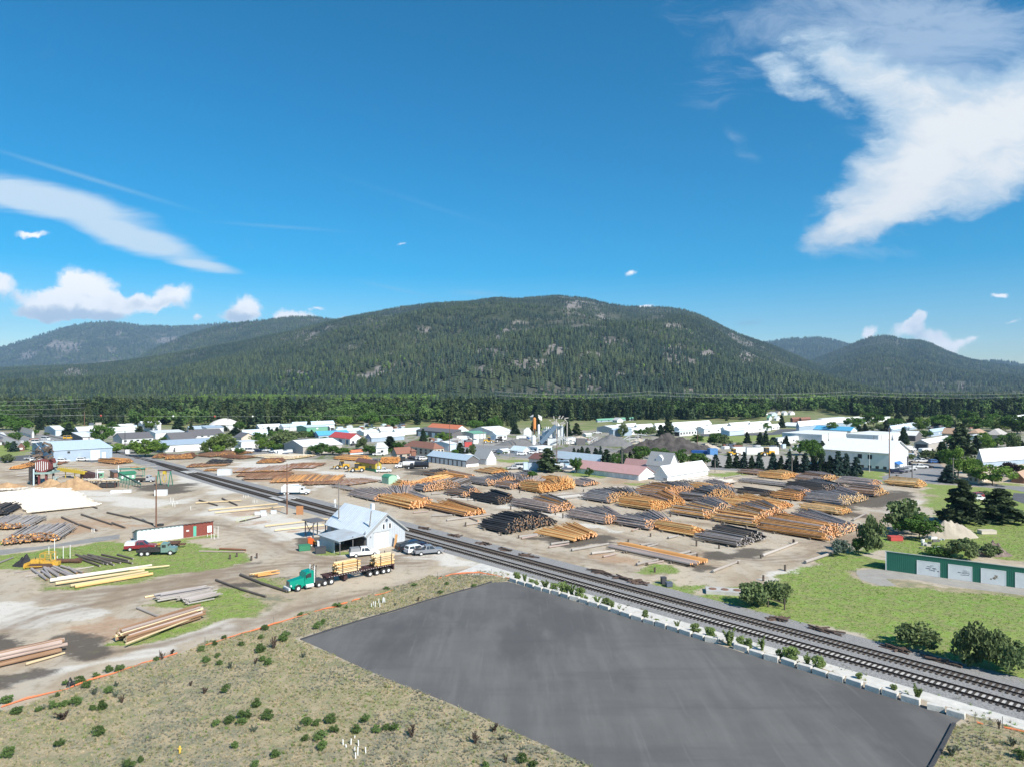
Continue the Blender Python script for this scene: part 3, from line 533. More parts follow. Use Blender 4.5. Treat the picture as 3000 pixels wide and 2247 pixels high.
def forestmat(name, A, B, patch, bright=.35):
    """foliage whose colour drifts between two kinds of stand over the hillside and differs from tree to tree"""
    m = bpy.data.materials.new(name); m.use_nodes = True; nt = m.node_tree; N = nt.nodes; Lk = nt.links; b = N['Principled BSDF']; b.inputs['Roughness'].default_value = .9; b.inputs['Specular IOR Level'].default_value = .1
    oi = N.new('ShaderNodeObjectInfo'); n = N.new('ShaderNodeTexNoise'); n.inputs['Scale'].default_value = patch; n.inputs['Detail'].default_value = 4; Lk.new(oi.outputs['Location'], n.inputs['Vector'])
    ad = N.new('ShaderNodeMath'); ad.operation = 'MULTIPLY_ADD'; ad.inputs[1].default_value = .45; ad.inputs[2].default_value = -.22; Lk.new(oi.outputs['Random'], ad.inputs[0])
    a2 = N.new('ShaderNodeMath'); a2.operation = 'ADD'; Lk.new(ad.outputs[0], a2.inputs[0]); Lk.new(n.outputs['Fac'], a2.inputs[1])
    r = N.new('ShaderNodeValToRGB'); r.color_ramp.elements[0].position = .38; r.color_ramp.elements[1].position = .68; r.color_ramp.elements[0].color = (*A, 1); r.color_ramp.elements[1].color = (*B, 1); Lk.new(a2.outputs[0], r.inputs[0])
    mu = N.new('ShaderNodeMath'); mu.operation = 'MULTIPLY'; mu.inputs[1].default_value = 7.31; Lk.new(oi.outputs['Random'], mu.inputs[0]); fr = N.new('ShaderNodeMath'); fr.operation = 'FRACT'; Lk.new(mu.outputs[0], fr.inputs[0])
    mr = N.new('ShaderNodeMapRange'); mr.inputs[3].default_value = 1-bright; mr.inputs[4].default_value = 1+bright; Lk.new(fr.outputs[0], mr.inputs[0])
    vs = N.new('ShaderNodeVectorMath'); vs.operation = 'SCALE'; Lk.new(r.outputs[0], vs.inputs[0]); Lk.new(mr.outputs[0], vs.inputs['Scale']); Lk.new(vs.outputs[0], b.inputs['Base Color']); return m
FM = forestmat('forest_conifers', (.025, .044, .034), (.066, .086, .042), .0035)
FM2 = forestmat('belt_conifers', (.035, .06, .032), (.09, .12, .05), .012)
FMR2 = forestmat('belt_broadleaf', (.055, .10, .03), (.11, .17, .055), .02)
FMR = forestmat('forest_broadleaf', (.045, .08, .022), (.085, .135, .03), .006)
PROTO = {}
def proto(nm, meshes):
    c = bpy.data.collections.new(nm)
    for i, me in enumerate(meshes): o = bpy.data.objects.new('%s_%02d' % (nm, i), me); c.objects.link(o)
    PROTO[nm] = c; return c
def scatter(name, P, S, K, coll, label, cat, wscale=1.0, lean=0.0):
    """point cloud P with heights S and kinds K, each point an instance of a mesh of coll"""
    n = len(P); me = bpy.data.meshes.new(name); me.vertices.add(n); me.vertices.foreach_set('co', np.asarray(P, float).ravel()); me.update()
    w = S*wscale*(.8+.4*rng.random(n)); sc = np.stack([w, w, S], -1)
    a = me.attributes.new('sc', 'FLOAT_VECTOR', 'POINT'); a.data.foreach_set('vector', sc.ravel())
    rot = np.stack([rng.normal(size=n)*lean, rng.normal(size=n)*lean, rng.random(n)*6.283], -1); a = me.attributes.new('rt', 'FLOAT_VECTOR', 'POINT'); a.data.foreach_set('vector', rot.ravel())
    a = me.attributes.new('kd', 'INT', 'POINT'); a.data.foreach_set('value', np.asarray(K, np.int32))
    o = bpy.data.objects.new(name, me); COL.objects.link(o); ng = bpy.data.node_groups.new(name, 'GeometryNodeTree')
    ng.interface.new_socket('Geometry', in_out='INPUT', socket_type='NodeSocketGeometry'); ng.interface.new_socket('Geometry', in_out='OUTPUT', socket_type='NodeSocketGeometry')
    N = ng.nodes; Lk = ng.links; gi = N.new('NodeGroupInput'); go = N.new('NodeGroupOutput'); ip = N.new('GeometryNodeInstanceOnPoints'); ci = N.new('GeometryNodeCollectionInfo')
    ci.inputs['Collection'].default_value = coll; ci.inputs['Separate Children'].default_value = True; ci.inputs['Reset Children'].default_value = True
    def na(nm, t):
        q = N.new('GeometryNodeInputNamedAttribute'); q.data_type = t; q.inputs['Name'].default_value = nm; return [x for x in q.outputs if x.enabled and x.name == 'Attribute'][0]
    ip.inputs['Pick Instance'].default_value = True
    Lk.new(gi.outputs[0], ip.inputs['Points']); Lk.new(ci.outputs[0], ip.inputs['Instance']); Lk.new(na('kd', 'INT'), ip.inputs['Instance Index'])
    Lk.new(na('rt', 'FLOAT_VECTOR'), ip.inputs['Rotation']); Lk.new(na('sc', 'FLOAT_VECTOR'), ip.inputs['Scale']); Lk.new(ip.outputs[0], go.inputs[0])
    md = o.modifiers.new('scatter', 'NODES'); md.node_group = ng; tag(o, label, cat, kind='stuff'); return o
far_c = proto('far_tree_kinds', [far_conifer(1, FM), far_conifer(2, FM), far_conifer(3, FM), far_round(4, FMR), far_round(5, FMR)])
mid_c = proto('mid_tree_kinds', [mid_mesh(1, FM2), mid_mesh(2, FM2), mid_mesh(3, FM2), mid_mesh(4, FM2), mid_mesh(5, FMR2, False), mid_mesh(6, FMR2, False)])
def keep(P, rock=.93, spots=1.0):
    q = rng.random(len(P)); k = (rockmask(P) < .5) | (q > rock-.22)
    f = fbm(P[:, 0]/160, P[:, 1]/260, 4, .6)-.08*np.clip((2200-P[:, 1])/900, 0, 1); k &= ~((f > .55) & (q < np.clip((f-.55)*9, 0, .75)*spots)); return k & (P[:, 2] > 1)
def kinds(n, p): return rng.choice(len(p), size=n, p=np.array(p)/sum(p))
def hillforest(name, sampler, cnt, h, label, mix_, ws=.9, rock=.93):
    P = sampler(cnt); P = P[keep(P, rock)]; S = h*(.6+.7*rng.random(len(P)))*(1+.55*np.clip(1-(P[:, 1]-1250)/1300, 0, 1)); P = P.copy(); P[:, 2] -= .5
    K = kinds(len(P), mix_); pt = fbm(P[:, 0]/500+4, P[:, 1]/500, 3); K = np.where((pt > .6) & (rng.random(len(P)) < .15), 3, K); S = np.where(K > 2, S*.6, S)
    scatter(name, P, S, K, far_c, label, 'forest', ws)
hillforest('mountain_forest', hm, 250000, 11.5, 'dense conifer forest with grey rock clearings covering the broad central mountain', (3, 3, 3, .12, .12), 1.0)
hillforest('valley_hill_forest', hb, 50000, 18, 'conifer forest on the green hill left of the central mountain', (3, 3, 3, .6, .5), 1.1)
hillforest('distant_mountain_forest', ha, 30000, 30, 'hazy blue forest on the far left mountain under the clouds', (3, 3, 3, .6, .5), 1.5, .98)
hillforest('right_hill_forest', he, 60000, 17, 'dark forest on the twin peaked hills at the right', (3, 3, 3, .2, .2), 1.1)
hillforest('distant_hill_forest', hd, 12000, 30, 'dark blue forest on the low distant hill right of the mountain', (3, 3, 3, .1, .1), 1.4)
hillforest('far_right_forest', hf, 9000, 30, 'hazy forest on the far hill at the right edge', (3, 3, 3, .2, .1), 1.4)
def valley():
    n = 30000; u = rng.random(n)*4600-800; Y = np.sqrt(rng.random(n)*(1420**2-540**2)+540**2); py = HZ+CAMH*FOC/Y
    fx = [-800, 0, 600, 980, 1290, 1310, 1500, 1515, 1570, 1800, 2230, 2250, 2420, 2440, 2600, 2700, 3000, 3800]; fy = [1247, 1247, 1245, 1243, 1243, 1256, 1256, 1240, 1230, 1230, 1230, 1204, 1204, 1216, 1218, 1222, 1222, 1222]
    k = py < np.interp(u, fx, fy)+(fbm(u/30, u*0, 3)-.5)*7+(rng.random(n) < .04)*rng.random(n)*7; u = u[k]; Y = Y[k]; X = (u-1500)/FOC*Y; P = np.stack([X, Y, np.zeros(len(X))], -1)
    pine = fbm(X/70, Y/70, 3)+np.where((u > 1290) & (u < 1520), .3, 0)+np.where(u < 500, .12, 0)-np.where((u > 700) & (u < 1290), .06, 0)
    K = np.where(pine > .48, kinds(len(X), (1, 1, 1, 1)), 4+(rng.random(len(X)) > .5)); S = (8+11*rng.random(len(X)))*np.where(K > 3, .85, 1)*np.where(Y < 620, .95, 1)
    far = Y > 900; scatter('valley_forest', P[~far], S[~far], K[~far], mid_c, 'belt of tall pines and broadleaf trees behind the town', 'forest', 1.0)
    scatter('foothill_forest', P[far], S[far]*1.1, np.where(K[far] > 3, 3, K[far] % 3), far_c, 'forest on the valley floor at the foot of the mountain', 'forest', .95)
valley()
# ---------------------------------------------------------------- paved and gravel sheets
ASPH = mat('asphalt_pad', (.134, .129, .121), (.102, .099, .094), scale=.09, rough=.88, bump=.01, bscale=6, detail=8, stretch=(1, 1, 1), spec=.35)
def asphalt_detail(m):
    nt = m.node_tree; N = nt.nodes; Lk = nt.links; b = N['Principled BSDF']; base = b.inputs['Base Color'].links[0].from_socket; tc = N['Texture Coordinate'].outputs['Object']
    def layer(base, st, rot, sc, lo, hi, colr, amt):
        mp = N.new('ShaderNodeMapping'); mp.inputs['Scale'].default_value = st; mp.inputs['Rotation'].default_value = (0, 0, rot); Lk.new(tc, mp.inputs[0])
        n = N.new('ShaderNodeTexNoise'); n.inputs['Scale'].default_value = sc; n.inputs['Detail'].default_value = 6; n.inputs['Roughness'].default_value = .62; Lk.new(mp.outputs[0], n.inputs['Vector'])
        r = N.new('ShaderNodeMapRange'); r.interpolation_type = 'SMOOTHSTEP'; r.inputs[1].default_value = lo; r.inputs[2].default_value = hi; r.inputs[4].default_value = amt; Lk.new(n.outputs['Fac'], r.inputs[0])
        x = N.new('ShaderNodeMix'); x.data_type = 'RGBA'; Lk.new(r.outputs[0], x.inputs[0]); Lk.new(base, x.inputs[6]); x.inputs[7].default_value = (*colr, 1); return x.outputs[2]
    c = layer(base, (1, .13, 1), R(44), .3, .42, .7, (.18, .172, .16), .45)       # dusty sweeps left by rollers and tyres
    c = layer(c, (.12, 1, 1), R(30), .22, .48, .72, (.088, .087, .088), .6)
    c = layer(c, (.5, .22, 1), R(-48), .12, .5, .62, (.08, .078, .076), .7)
    c = layer(c, (1, .06, 1), R(44), 1.1, .56, .7, (.175, .17, .16), .3)
    c = layer(c, (1, 1, 1), 0, 9, .6, .8, (.2, .195, .185), .35)
    Lk.new(c, b.inputs['Base Color'])
asphalt_detail(ASPH)
pad = PL('r', 495, 640, 740, 560, 1000, 480, 1250, 410, 1500, 330, 1911, 215)+PL('s', 110, 180, 240, 172, 640, 285, 1050, 412, 1500, 545, 1900, 668, 2184, 760)+PL('t', 270, 905, 640, 1020, 1000, 1130, 1340, 1230, 1540, 1300, 1470, 1350, 1390, 1500, 1300, 1657, 1150, 1900)+PL('.', 1900, 2320)+PL('r', 1911, 1240, 1650, 1130, 1420, 1040, 1150, 935, 850, 800, 640, 700)
sheet('asphalt_pad', pad, .012, ASPH, .0)
CURB = mat('asphalt_curb', (.07, .07, .075), (.05, .05, .052), 2)
def curb(nm, P, label, w=.28, h=.14):
    b = MB()
    for a, c in zip(P[:-1], P[1:]): b.beam(Vector((a.x, a.y, h/2+.01)), Vector((c.x, c.y, h/2+.01)), w, h)
    tag(b.obj(nm, CURB), label, 'curb')
curb('asphalt_curb', PL('r', 495, 637, 740, 556, 1000, 476, 1250, 405, 1500, 326, 1911, 211)+PL('s', 110, 176), 'low black asphalt curb along the upper left edge of the paved pad')
curb('asphalt_curb', PL('t', 1480, 1345, 1400, 1500, 1315, 1657, 1180, 1900), 'low black asphalt curb at the right end of the paved pad beside dry grass', .3, .2)
PALE = mat('pale_gravel', (.66, .63, .57), (.48, .46, .41), .8, bump=.02, bscale=9, detail=8)
sheet('gravel_road', PL('s', 40, 20, 250, 62, 700, 195, 1400, 385, 2184, 612)+PL('t', 500, 850, 1000, 1010, 1987, 1300, 2600, 1490, 2600, 1560, 1987, 1385, 1800, 1330, 1600, 1280, 1500, 1235, 1000, 1090, 500, 930, 0, 790)+PL('s', 1900, 630, 1500, 515, 1050, 385, 640, 260, 330, 160, 200, 140, 100, 120, -200, 110), .010, PALE, .5)
GR = mat('lane_gravel', (.36, .34, .3), (.28, .26, .23), .6, bump=.02, bscale=8, detail=8)
sheet('gravel_lane', PL('t', 760, 225, 900, 212, 1200, 240, 1987, 352, 2700, 450, 2700, 510, 1987, 405, 1500, 345, 1200, 290, 980, 285, 1060, 335, 960, 340, 800, 290), .009, GR, .4)
sheet('gravel_lane', PL('g', -300, 590, 0, 590, 500, 545, 1000, 460, 1290, 420, 1290, 470, 700, 545, 300, 600, 0, 645, -300, 660), .009, mat('grey_lane_gravel', (.3, .29, .27), (.22, .215, .2), .5, bump=.02, detail=8), .5)
RD = mat('old_asphalt', (.27, .265, .26), (.2, .2, .2), .3, detail=7)
RDK = mat('dark_asphalt', (.12, .125, .13), (.09, .09, .095), .3, detail=7)
def road(p, pts, m=RD, z=.014, nm='paved_road', r=.0): sheet(nm, PL(p, *pts), z, m, r)
road('L', (680, 795, 750, 765, 770, 720, 960, 690, 1000, 650, 1300, 655, 1350, 700, 1340, 760, 1400, 850, 1200, 855, 700, 845), nm='parking_lot')
road('L', (-1500, 700, -900, 690, 0, 780, 600, 825, 1400, 850, 2212, 900, 2900, 950, 2900, 1040, 2212, 960, 2100, 935, 1600, 890, 1150, 865, 500, 840, -100, 800, -900, 730), z=.018)
road('L', (2100, 970, 2212, 975, 2600, 1000, 2600, 1090, 2212, 1085, 2080, 1040), RDK, .02, 'parking_lot')
road('J', (-400, 600, 0, 590, 200, 640, 200, 670, 0, 640, -400, 640), RDK, .014, 'parking_lot')
road('J', (700, 450, 1100, 470, 1300, 540, 1560, 550, 1560, 620, 900, 560, 400, 520, 300, 440), RD, .013, 'paved_road')
road('J', (1560, 540, 2212, 560, 2212, 590, 1540, 580), RD, .02, 'paved_road')
road('J', (200, 400, 1100, 380, 1300, 420, 1300, 460, 800, 480, 700, 530, 500, 450), GR, .012, 'gravel_yard')
road('K', (990, 560, 1700, 560, 2212, 600, 2212, 720, 1640, 700, 1000, 680), GR, .012, 'gravel_yard')
road('K', (900, 335, 1700, 320, 1780, 280, 2000, 280, 2000, 320, 1700, 345, 950, 360), RDK, .013, 'taxiway')
road('G', (300, 560, 560, 540, 560, 600, 1000, 640, 1200, 610, 1200, 590, 1000, 600, 560, 650, 300, 620, -200, 640, -200, 600), RDK, .013, 'parking_lot')
road('G', (200, 360, 460, 370, 560, 450, 330, 460, 260, 440, 210, 430), RD, .013, 'parking_lot')
road('H', (400, 520, 860, 500, 860, 550, 700, 570, 430, 560), RD, .013, 'parking_lot')
road('J', (870, 530, 1200, 575, 1560, 600, 1560, 560, 1300, 545, 1000, 520), RD, .016, 'parking_lot')
# ---------------------------------------------------------------- railway
BALL = mat('ballast_stone', (.36, .35, .335), (.16, .155, .15), 5, bump=.06, bscale=7, detail=6)
RAILM = mat('rusty_rail', (.06, .045, .038), (.035, .028, .026), 3, rough=.6, metal=.3)
TIE = mat('sleeper_wood', (.10, .078, .06), (.05, .04, .032), 3); TIE2 = mat('worn_sleeper_wood', (.075, .062, .05), (.04, .034, .03), 3)
T0 = Vector((55.7, 76.1, 0)); TD = Vector((-.6807, .7326, 0)); TN = Vector((.7326, .6807, 0))
def ctr(s, off=0.0): return T0+TD*s+TN*(off-(4.3*((s-250)/290)**2 if s > 250 else 0))
def side_off(s): t = min(1, max(0, (s-215)/115)); return -3.95*(1-t*t*(3-2*t))
def strip(name, prof, s0, s1, m, step=4, kind='structure', lim=None):
    ss = np.arange(s0, s1+.1, step); V = []; F = []; n = len(prof)
    for s in ss:
        for o, z in prof: P = ctr(s, o); V.append((P.x, P.y, z))
    for i in range(len(ss)-1):
        for j in range(n-1): a = i*n+j; F.append((a, a+1, a+n+1, a+n))
    o = mesh_obj(name, V, F, m); return tag(o, kind=kind)
strip('ballast_bed', [(-6.6, .012), (-5.4, .2), (-2.0, .16), (-1.7, .26), (1.7, .26), (3.6, .1), (5.6, .013)], -75, 540, BALL)
def track(offf, s0, s1, label, base, tie):
    root = empty('railway_track', ctr(0, offf(0)), 0, label, 'railway track'); O = root.location
    for sg in (-1, 1):
        V = []; F = []; ss = np.arange(s0, s1, 3.0)
        for s in ss:
            P = ctr(s, offf(s)+sg*.76)-O
            for dx, z in ((-.07, 0), (-.02, .03), (-.04, .17), (.04, .17), (.02, .03), (.07, 0)): q = P+TN*dx; V.append((q.x, q.y, base+.1+z))
        for i in range(len(ss)-1):
            for j in range(5): a = i*6+j; F.append((a, a+6, a+7, a+1))
        mesh_obj('rail', V, F, RAILM, root)
    me = MB().box(-1.3, 1.3, -.12, .12, -.06, .10).obj('sleeper', tie, root); first = me; mesh = me.data; ang = math.atan2(TN.y, TN.x); k = 0; rest = MB()
    s = -52.0 if s0 < -50 else s0
    while s < min(s1, 300):
        P = ctr(s, offf(s)+random.uniform(-.04, .04))-O
        if k < 100:
            o = first if k == 0 else first.copy()
            if k: COL.objects.link(o); o.parent = root
            o.location = (P.x, P.y, base); o.rotation_euler = (0, 0, ang)
        else:
            c = TN*1.3; q = Vector((P.x, P.y, base+.02)); rest.beam(q-c, q+c, .24, .16)
        k += 1; s += .62
    tag(rest.obj('sleeper_row', tie, root), kind='stuff')
track(lambda s: 0.0, -75, 535, 'main railway track on grey ballast, the farther of the two tracks', .26, TIE)
track(side_off, -75, 326, 'siding track nearest the paved pad, with pale sand between its sleepers', .19, TIE2)
strip('siding_sand', [(-4.62, .235), (-3.28, .235)], -75, 150, mat('siding_sand', (.58, .56, .52), (.36, .35, .33), .7, detail=6))
CON = mat('concrete', (.5, .48, .45), (.38, .37, .35), 1.2, bump=.01)
for s, lb in ((179, 'pale plank level crossing over the railway behind the white crane truck'), (262, 'pale level crossing at the far bend of the railway')):
    b = MB()
    for o, w in ((0, 1.36), (-1.35, 1.0), (1.35, 1.0), (side_off(s), 1.36)):
        a = ctr(s-3.5, o); c = ctr(s+3.5, o); b.beam(Vector((a.x, a.y, .42)), Vector((c.x, c.y, .42)), w, .16)
    tag(b.obj('level_crossing', CON), lb, 'level crossing')
TIEP = [('M', 145, 625, 3), ('M', 483, 708, 3), ('M', 793, 793, 3), ('M', 1020, 855, 3.6), ('M', 1290, 925, 4), ('s', 975, 105, 5), ('s', 1150, 150, 4), ('s', 1280, 180, 5), ('t', 195, 588, 3.4), ('t', 540, 672, 3.6), ('t', 1040, 800, 3.4), ('t', 1405, 895, 4.2), ('G', 1640, 632, 5), ('G', 1490, 603, 3)]
ordn = ['first', 'second', 'third', 'fourth', 'fifth', 'sixth', 'seventh', 'eighth', 'ninth', 'tenth', 'eleventh', 'twelfth', 'thirteenth', 'fourteenth', 'fifteenth', 'sixteenth', 'seventeenth', 'eighteenth', 'nineteenth', 'twentieth']
ordn += ['twenty-'+w for w in ordn[:9]]+['thirtieth']+['thirty-'+w for w in ordn[:9]]+['fortieth']+['forty-'+w for w in ordn[:9]]
OLDW = mat('rotten_sleeper_wood', (.15, .10, .075), (.07, .05, .04), 2)
TIEP.sort(key=lambda r: pp(*r[:3])[0])
for i, (p, x, y, w) in enumerate(TIEP):
    P = at(p, x, y); b = MB(); rr = random.Random(i)
    for k in range(11): a = A1+rr.uniform(-.35, .35)+(1.2 if rr.random() < .2 else 0); c = Vector((rr.uniform(-w/3, w/3), 0, .12+.16*(k//5)+rr.random()*.05)); c = c.x*TD+TN*rr.uniform(-.6, .6)+Vector((0, 0, c.z)); d = Vector((math.cos(a), math.sin(a), rr.uniform(-.03, .03)))*1.25; b.beam(c-d, c+d, .24, .17)
    tag(b.obj('sleeper_pile', OLDW, loc=P), 'heap of old dark sleepers on the ballast edge, %s heap from the left' % ordn[i], 'sleeper pile', 'heaps of old sleepers along the railway')
# ---------------------------------------------------------------- logs
LOGM = mat('log_wood', (1.05, 1.05, 1.05), (.66, .62, .58), scale=1.1, rough=.85, tint=True, stretch=(1, 1, 1), bump=.01, bscale=12)
CLR = {'o': (.72, .37, .13), 'y': (.80, .52, .23), 'e': (.88, .48, .25), 'g': (.36, .33, .32), 'p': (.47, .38, .34), 'k': (.05, .052, .058), 'r': (.27, .13, .075), 'w': (.80, .74, .64), 'b': (.33, .2, .12), 'd': (.14, .12, .105), 's': (.43, .40, .37), 'c': (.78, .62, .38)}
KIND = {'o': 'orange_peeled_logs', 'y': 'orange_peeled_logs', 'c': 'orange_peeled_logs', 'w': 'orange_peeled_logs', 'g': 'grey_weathered_logs', 'p': 'grey_weathered_logs', 's': 'grey_weathered_logs', 'd': 'grey_weathered_logs', 'k': 'black_treated_logs', 'r': 'red_bark_logs', 'b': 'red_bark_logs'}
REST = {}
def unit_log(n=8):
    a = np.arange(n)*2*math.pi/n; c = np.stack([np.cos(a), np.sin(a)], -1); V = []
    for x in (0, 1): V += [(x, p, q) for p, q in c]
    V += V[:]; F = [(i, i+n, (i+1) % n+n, (i+1) % n) for i in range(n)]; return np.array(V), F, [tuple(range(2*n, 3*n)), tuple(range(4*n-1, 3*n-1, -1))]
UV_, UF, UC = unit_log()
def log_geom(a, b, r0, r1):
    """log from butt a to tip b"""
    a = np.array(a); b = np.array(b); d = b-a; L = np.linalg.norm(d); d = d/L; s = np.cross(d, (0, 0, 1.)); s /= np.linalg.norm(s); u = np.cross(s, d)
    t = UV_[:, 0:1]; r = r0+(r1-r0)*t; return a+d*L*t+s*UV_[:, 1:2]*r+u*UV_[:, 2:3]*r
def jit(c, rr, k=.16): f = 1+rr.uniform(-k, k); g = rr.uniform(-.03, .03); return (c[0]*f*(1+g), c[1]*f, c[2]*f*(1-g), 1)
LC = {}
def log_obj(a, b, r0, r1, c, e, label, group=None, cat='log', name='log', parent=None, rr=random):
    """one log as an object of its own, origin at the butt; meshes shared through length-scaled variants"""
    a = Vector(a); b = Vector(b); L = (b-a).length; k = (c, e, rr.randrange(5), round(r1/r0, 1))
    if k not in LC:
        q = random.Random(str(k)); V = log_geom((0, 0, 0), (1, 0, 0), 1, k[3]); me = bpy.data.meshes.new('log'); me.from_pydata([tuple(v) for v in V], [], UF+UC); me.materials.append(LOGM)
        at_ = me.color_attributes.new('tint', 'FLOAT_COLOR', 'POINT'); c1 = jit(CLR[c], q, .2); e1 = jit(CLR[e], q, .15); at_.data.foreach_set('color', np.array([c1]*16+[e1]*16).ravel()); LC[k] = me
    o = bpy.data.objects.new(name, LC[k]); COL.objects.link(o); o.location = a; o.rotation_mode = 'QUATERNION'; o.rotation_quaternion = (b-a).to_track_quat('X', 'Z'); o.scale = (L, r0, r0)
    if parent: o.parent = parent
    else: tag(o, label, cat, group)
    return o
nlog = [0, 0]
def add_rest(a, b, r0, r1, c, e, rr):
    K = REST.setdefault(KIND[c], [[], [], [], 0]); V = log_geom(a, b, r0, r1); k = K[3]; K[0].append(V); K[1] += [tuple(i+k for i in f) for f in UF+UC]; K[3] += 32
    K[2] += [jit(CLR[c], rr)]*16+[jit(CLR[e], rr)]*16; nlog[1] += 1
def xsolve(P, d, px): k = (px-1500)/FOC; return (k*P.y-P.x)/(d.x-k*d.y)
SKID = mat('skid_timber', (.2, .17, .14), (.1, .085, .07), 2)
si = [0]
def stack(p, Bx, By, Ax, Cx, h, cols, end, where=None, ang=None, L=None, r=.14, fan=None, hump=.5, indiv=True):
    """a stack of logs on skids: butt row from B to the column of C, tips towards the column of A (or length L)"""
    fan = (.75 if ang is None else .08) if fan is None else fan; si[0] += 1; h = h*1.3 if ang is None and not (where and 'longest' in where) else h; rr = random.Random(si[0]*13); ang = math.atan2(TD.y, TD.x) if ang is None else R(ang); d = Vector((math.cos(ang), math.sin(ang), 0)); w = Vector((d.y, -d.x, 0)); B = at(p, Bx, By)
    if L is None: L = min(24, max(5, xsolve(B, d, pp(p, Ax, 0)[0])))
    Wd = xsolve(B, w, pp(p, Cx, 0)[0]); sg = 1 if Wd > 0 else -1; Wd = min(abs(Wd)*(1.16 if ang is None else 1), 27); n = max(2, int(Wd/(2*r))); top = {}
    lay = max(1, int(h/(2*r*.87))); z0 = .42+r; ph = rr.random()*6
    b = MB()
    for t in (.22, .75):
        a1 = B+d*L*t+w*sg*(-.4); a2 = B+d*L*t+w*sg*(Wd*(1+fan*t)+.4); b.beam(Vector((a1.x, a1.y, .2)), Vector((a2.x, a2.y, .2)), .35, .38)
    tag(b.obj('log_skid', SKID), 'dark timber skids lying under the logs '+where, 'skid') if where else None
    if not where:
        for f in range(0, len(b.F)): pass
        SKB.V and None
        k0 = len(SKB.V); SKB.V += b.V; SKB.F += [tuple(i+k0 for i in f) for f in b.F]; SKB.m += b.m
    for i in range(n):
        s = (i+.5)/n; prof = min(1, 1.6*min(s, 1-s)*lay/2+.35)*(1-hump*.35+hump*.35*math.sin(s*7+ph)+rr.uniform(-.12, .12)); m = max(1, int(round(lay*prof))); top[i] = m
    for i in range(n):
        for k in range(top[i]):
            s = (i+.5+(.5 if k % 2 else 0))/n; rad = r*rr.uniform(.78, 1.15); j = rr.uniform(-.7, .7)+(.25*k); z = z0+k*2*r*.87
            zt = z0+k*2*r*.72-.05; lat = s*(1+fan)+rr.uniform(-.5, .5)/n*1.2
            Lk_ = L*rr.uniform(.9, 1.04); P = B+w*sg*Wd*s+d*j; Q = B+w*sg*Wd*lat+d*(j+Lk_)
            a = (P.x, P.y, z); q = (Q.x, Q.y, max(.42+rad*.6, zt+rr.uniform(-.04, .04))); c = rr.choice(cols[0] if s < .5 else cols[-1]); e = rr.choice(end)
            if where and indiv and (k == top[i]-1 or i == 0):
                log_obj(a, q, rad, rad*.68, c, e, '%s log %s, %s' % (WORD[c], where, ordn[min(i, 49)]+' from its near edge' if k == top[i]-1 else 'near edge, layer '+ordn[k]), 'logs '+where, rr=rr); nlog[0] += 1
            else: add_rest(a, q, rad, rad*.68, c, e, rr)
SKB = MB()
WORD = {'o': 'orange peeled', 'y': 'golden peeled', 'c': 'cream peeled', 'w': 'white peeled', 'g': 'grey weathered', 'p': 'pinkish grey weathered', 's': 'pale grey', 'd': 'dark grey', 'k': 'black treated', 'r': 'red barked', 'b': 'brown'}
O, Y_, G_, P_, K_ = 'ooy', 'yyo', 'gggd', 'ppg', 'kkk'
EO = 'eeeo'; ED = 'ddbk'
# (panel, near butt x, y, tip column, far butt column, height, colours near/far, ends, where)
stack('M', 600, 505, 110, 830, 1.1, ['ooob'], EO, None, r=.2)
stack('M', 1040, 690, 735, 1590, 2.1, ['kkkk', 'kkkd'], 'bddbk', 'of the big black stack', r=.18, fan=.25)
stack('M', 1760, 778, 1325, 2040, .95, ['ooy'], EO, 'of the orange stack before the black stack', r=.2)
stack('N', 865, 720, 405, 985, 1.3, ['yoo', 'oo'], 'ooy', 'of the orange stack touching a dark stack', r=.19)
stack('N', 1340, 835, 860, 1640, 1.3, ['ddg', 'dkd'], 'gds', 'of the dark stack by the track bend', r=.18, fan=.35)
stack('N', 840, 1045, -105, 1010, .6, ['pgg', 'ooy'], EO, 'of the longest low stack', fan=.1, L=21, r=.22)
stack('N', 365, 645, -10, 620, 1.4, ['pgg', 'ggp'], EO, None, fan=1.0)
stack('M', 2115, 585, 1665, 2330, 1.4, ['ppg', 'ggp'], EO, None, fan=1.3)
stack('M', 1530, 462, 1090, 1790, 1.5, ['ppg', 'gog'], EO, None, fan=.9)
stack('N', 1540, 620, 1075, 1905, 2.1, ['yoyp', 'oggo'], 'eeec', None)
stack('R', 70, 690, -660, 420, 1.7, ['oobp', 'gpg'], 'eeec', None)
stack('N', 990, 528, 595, 1325, 1.7, ['oyg', 'ggp'], 'eeec', None)
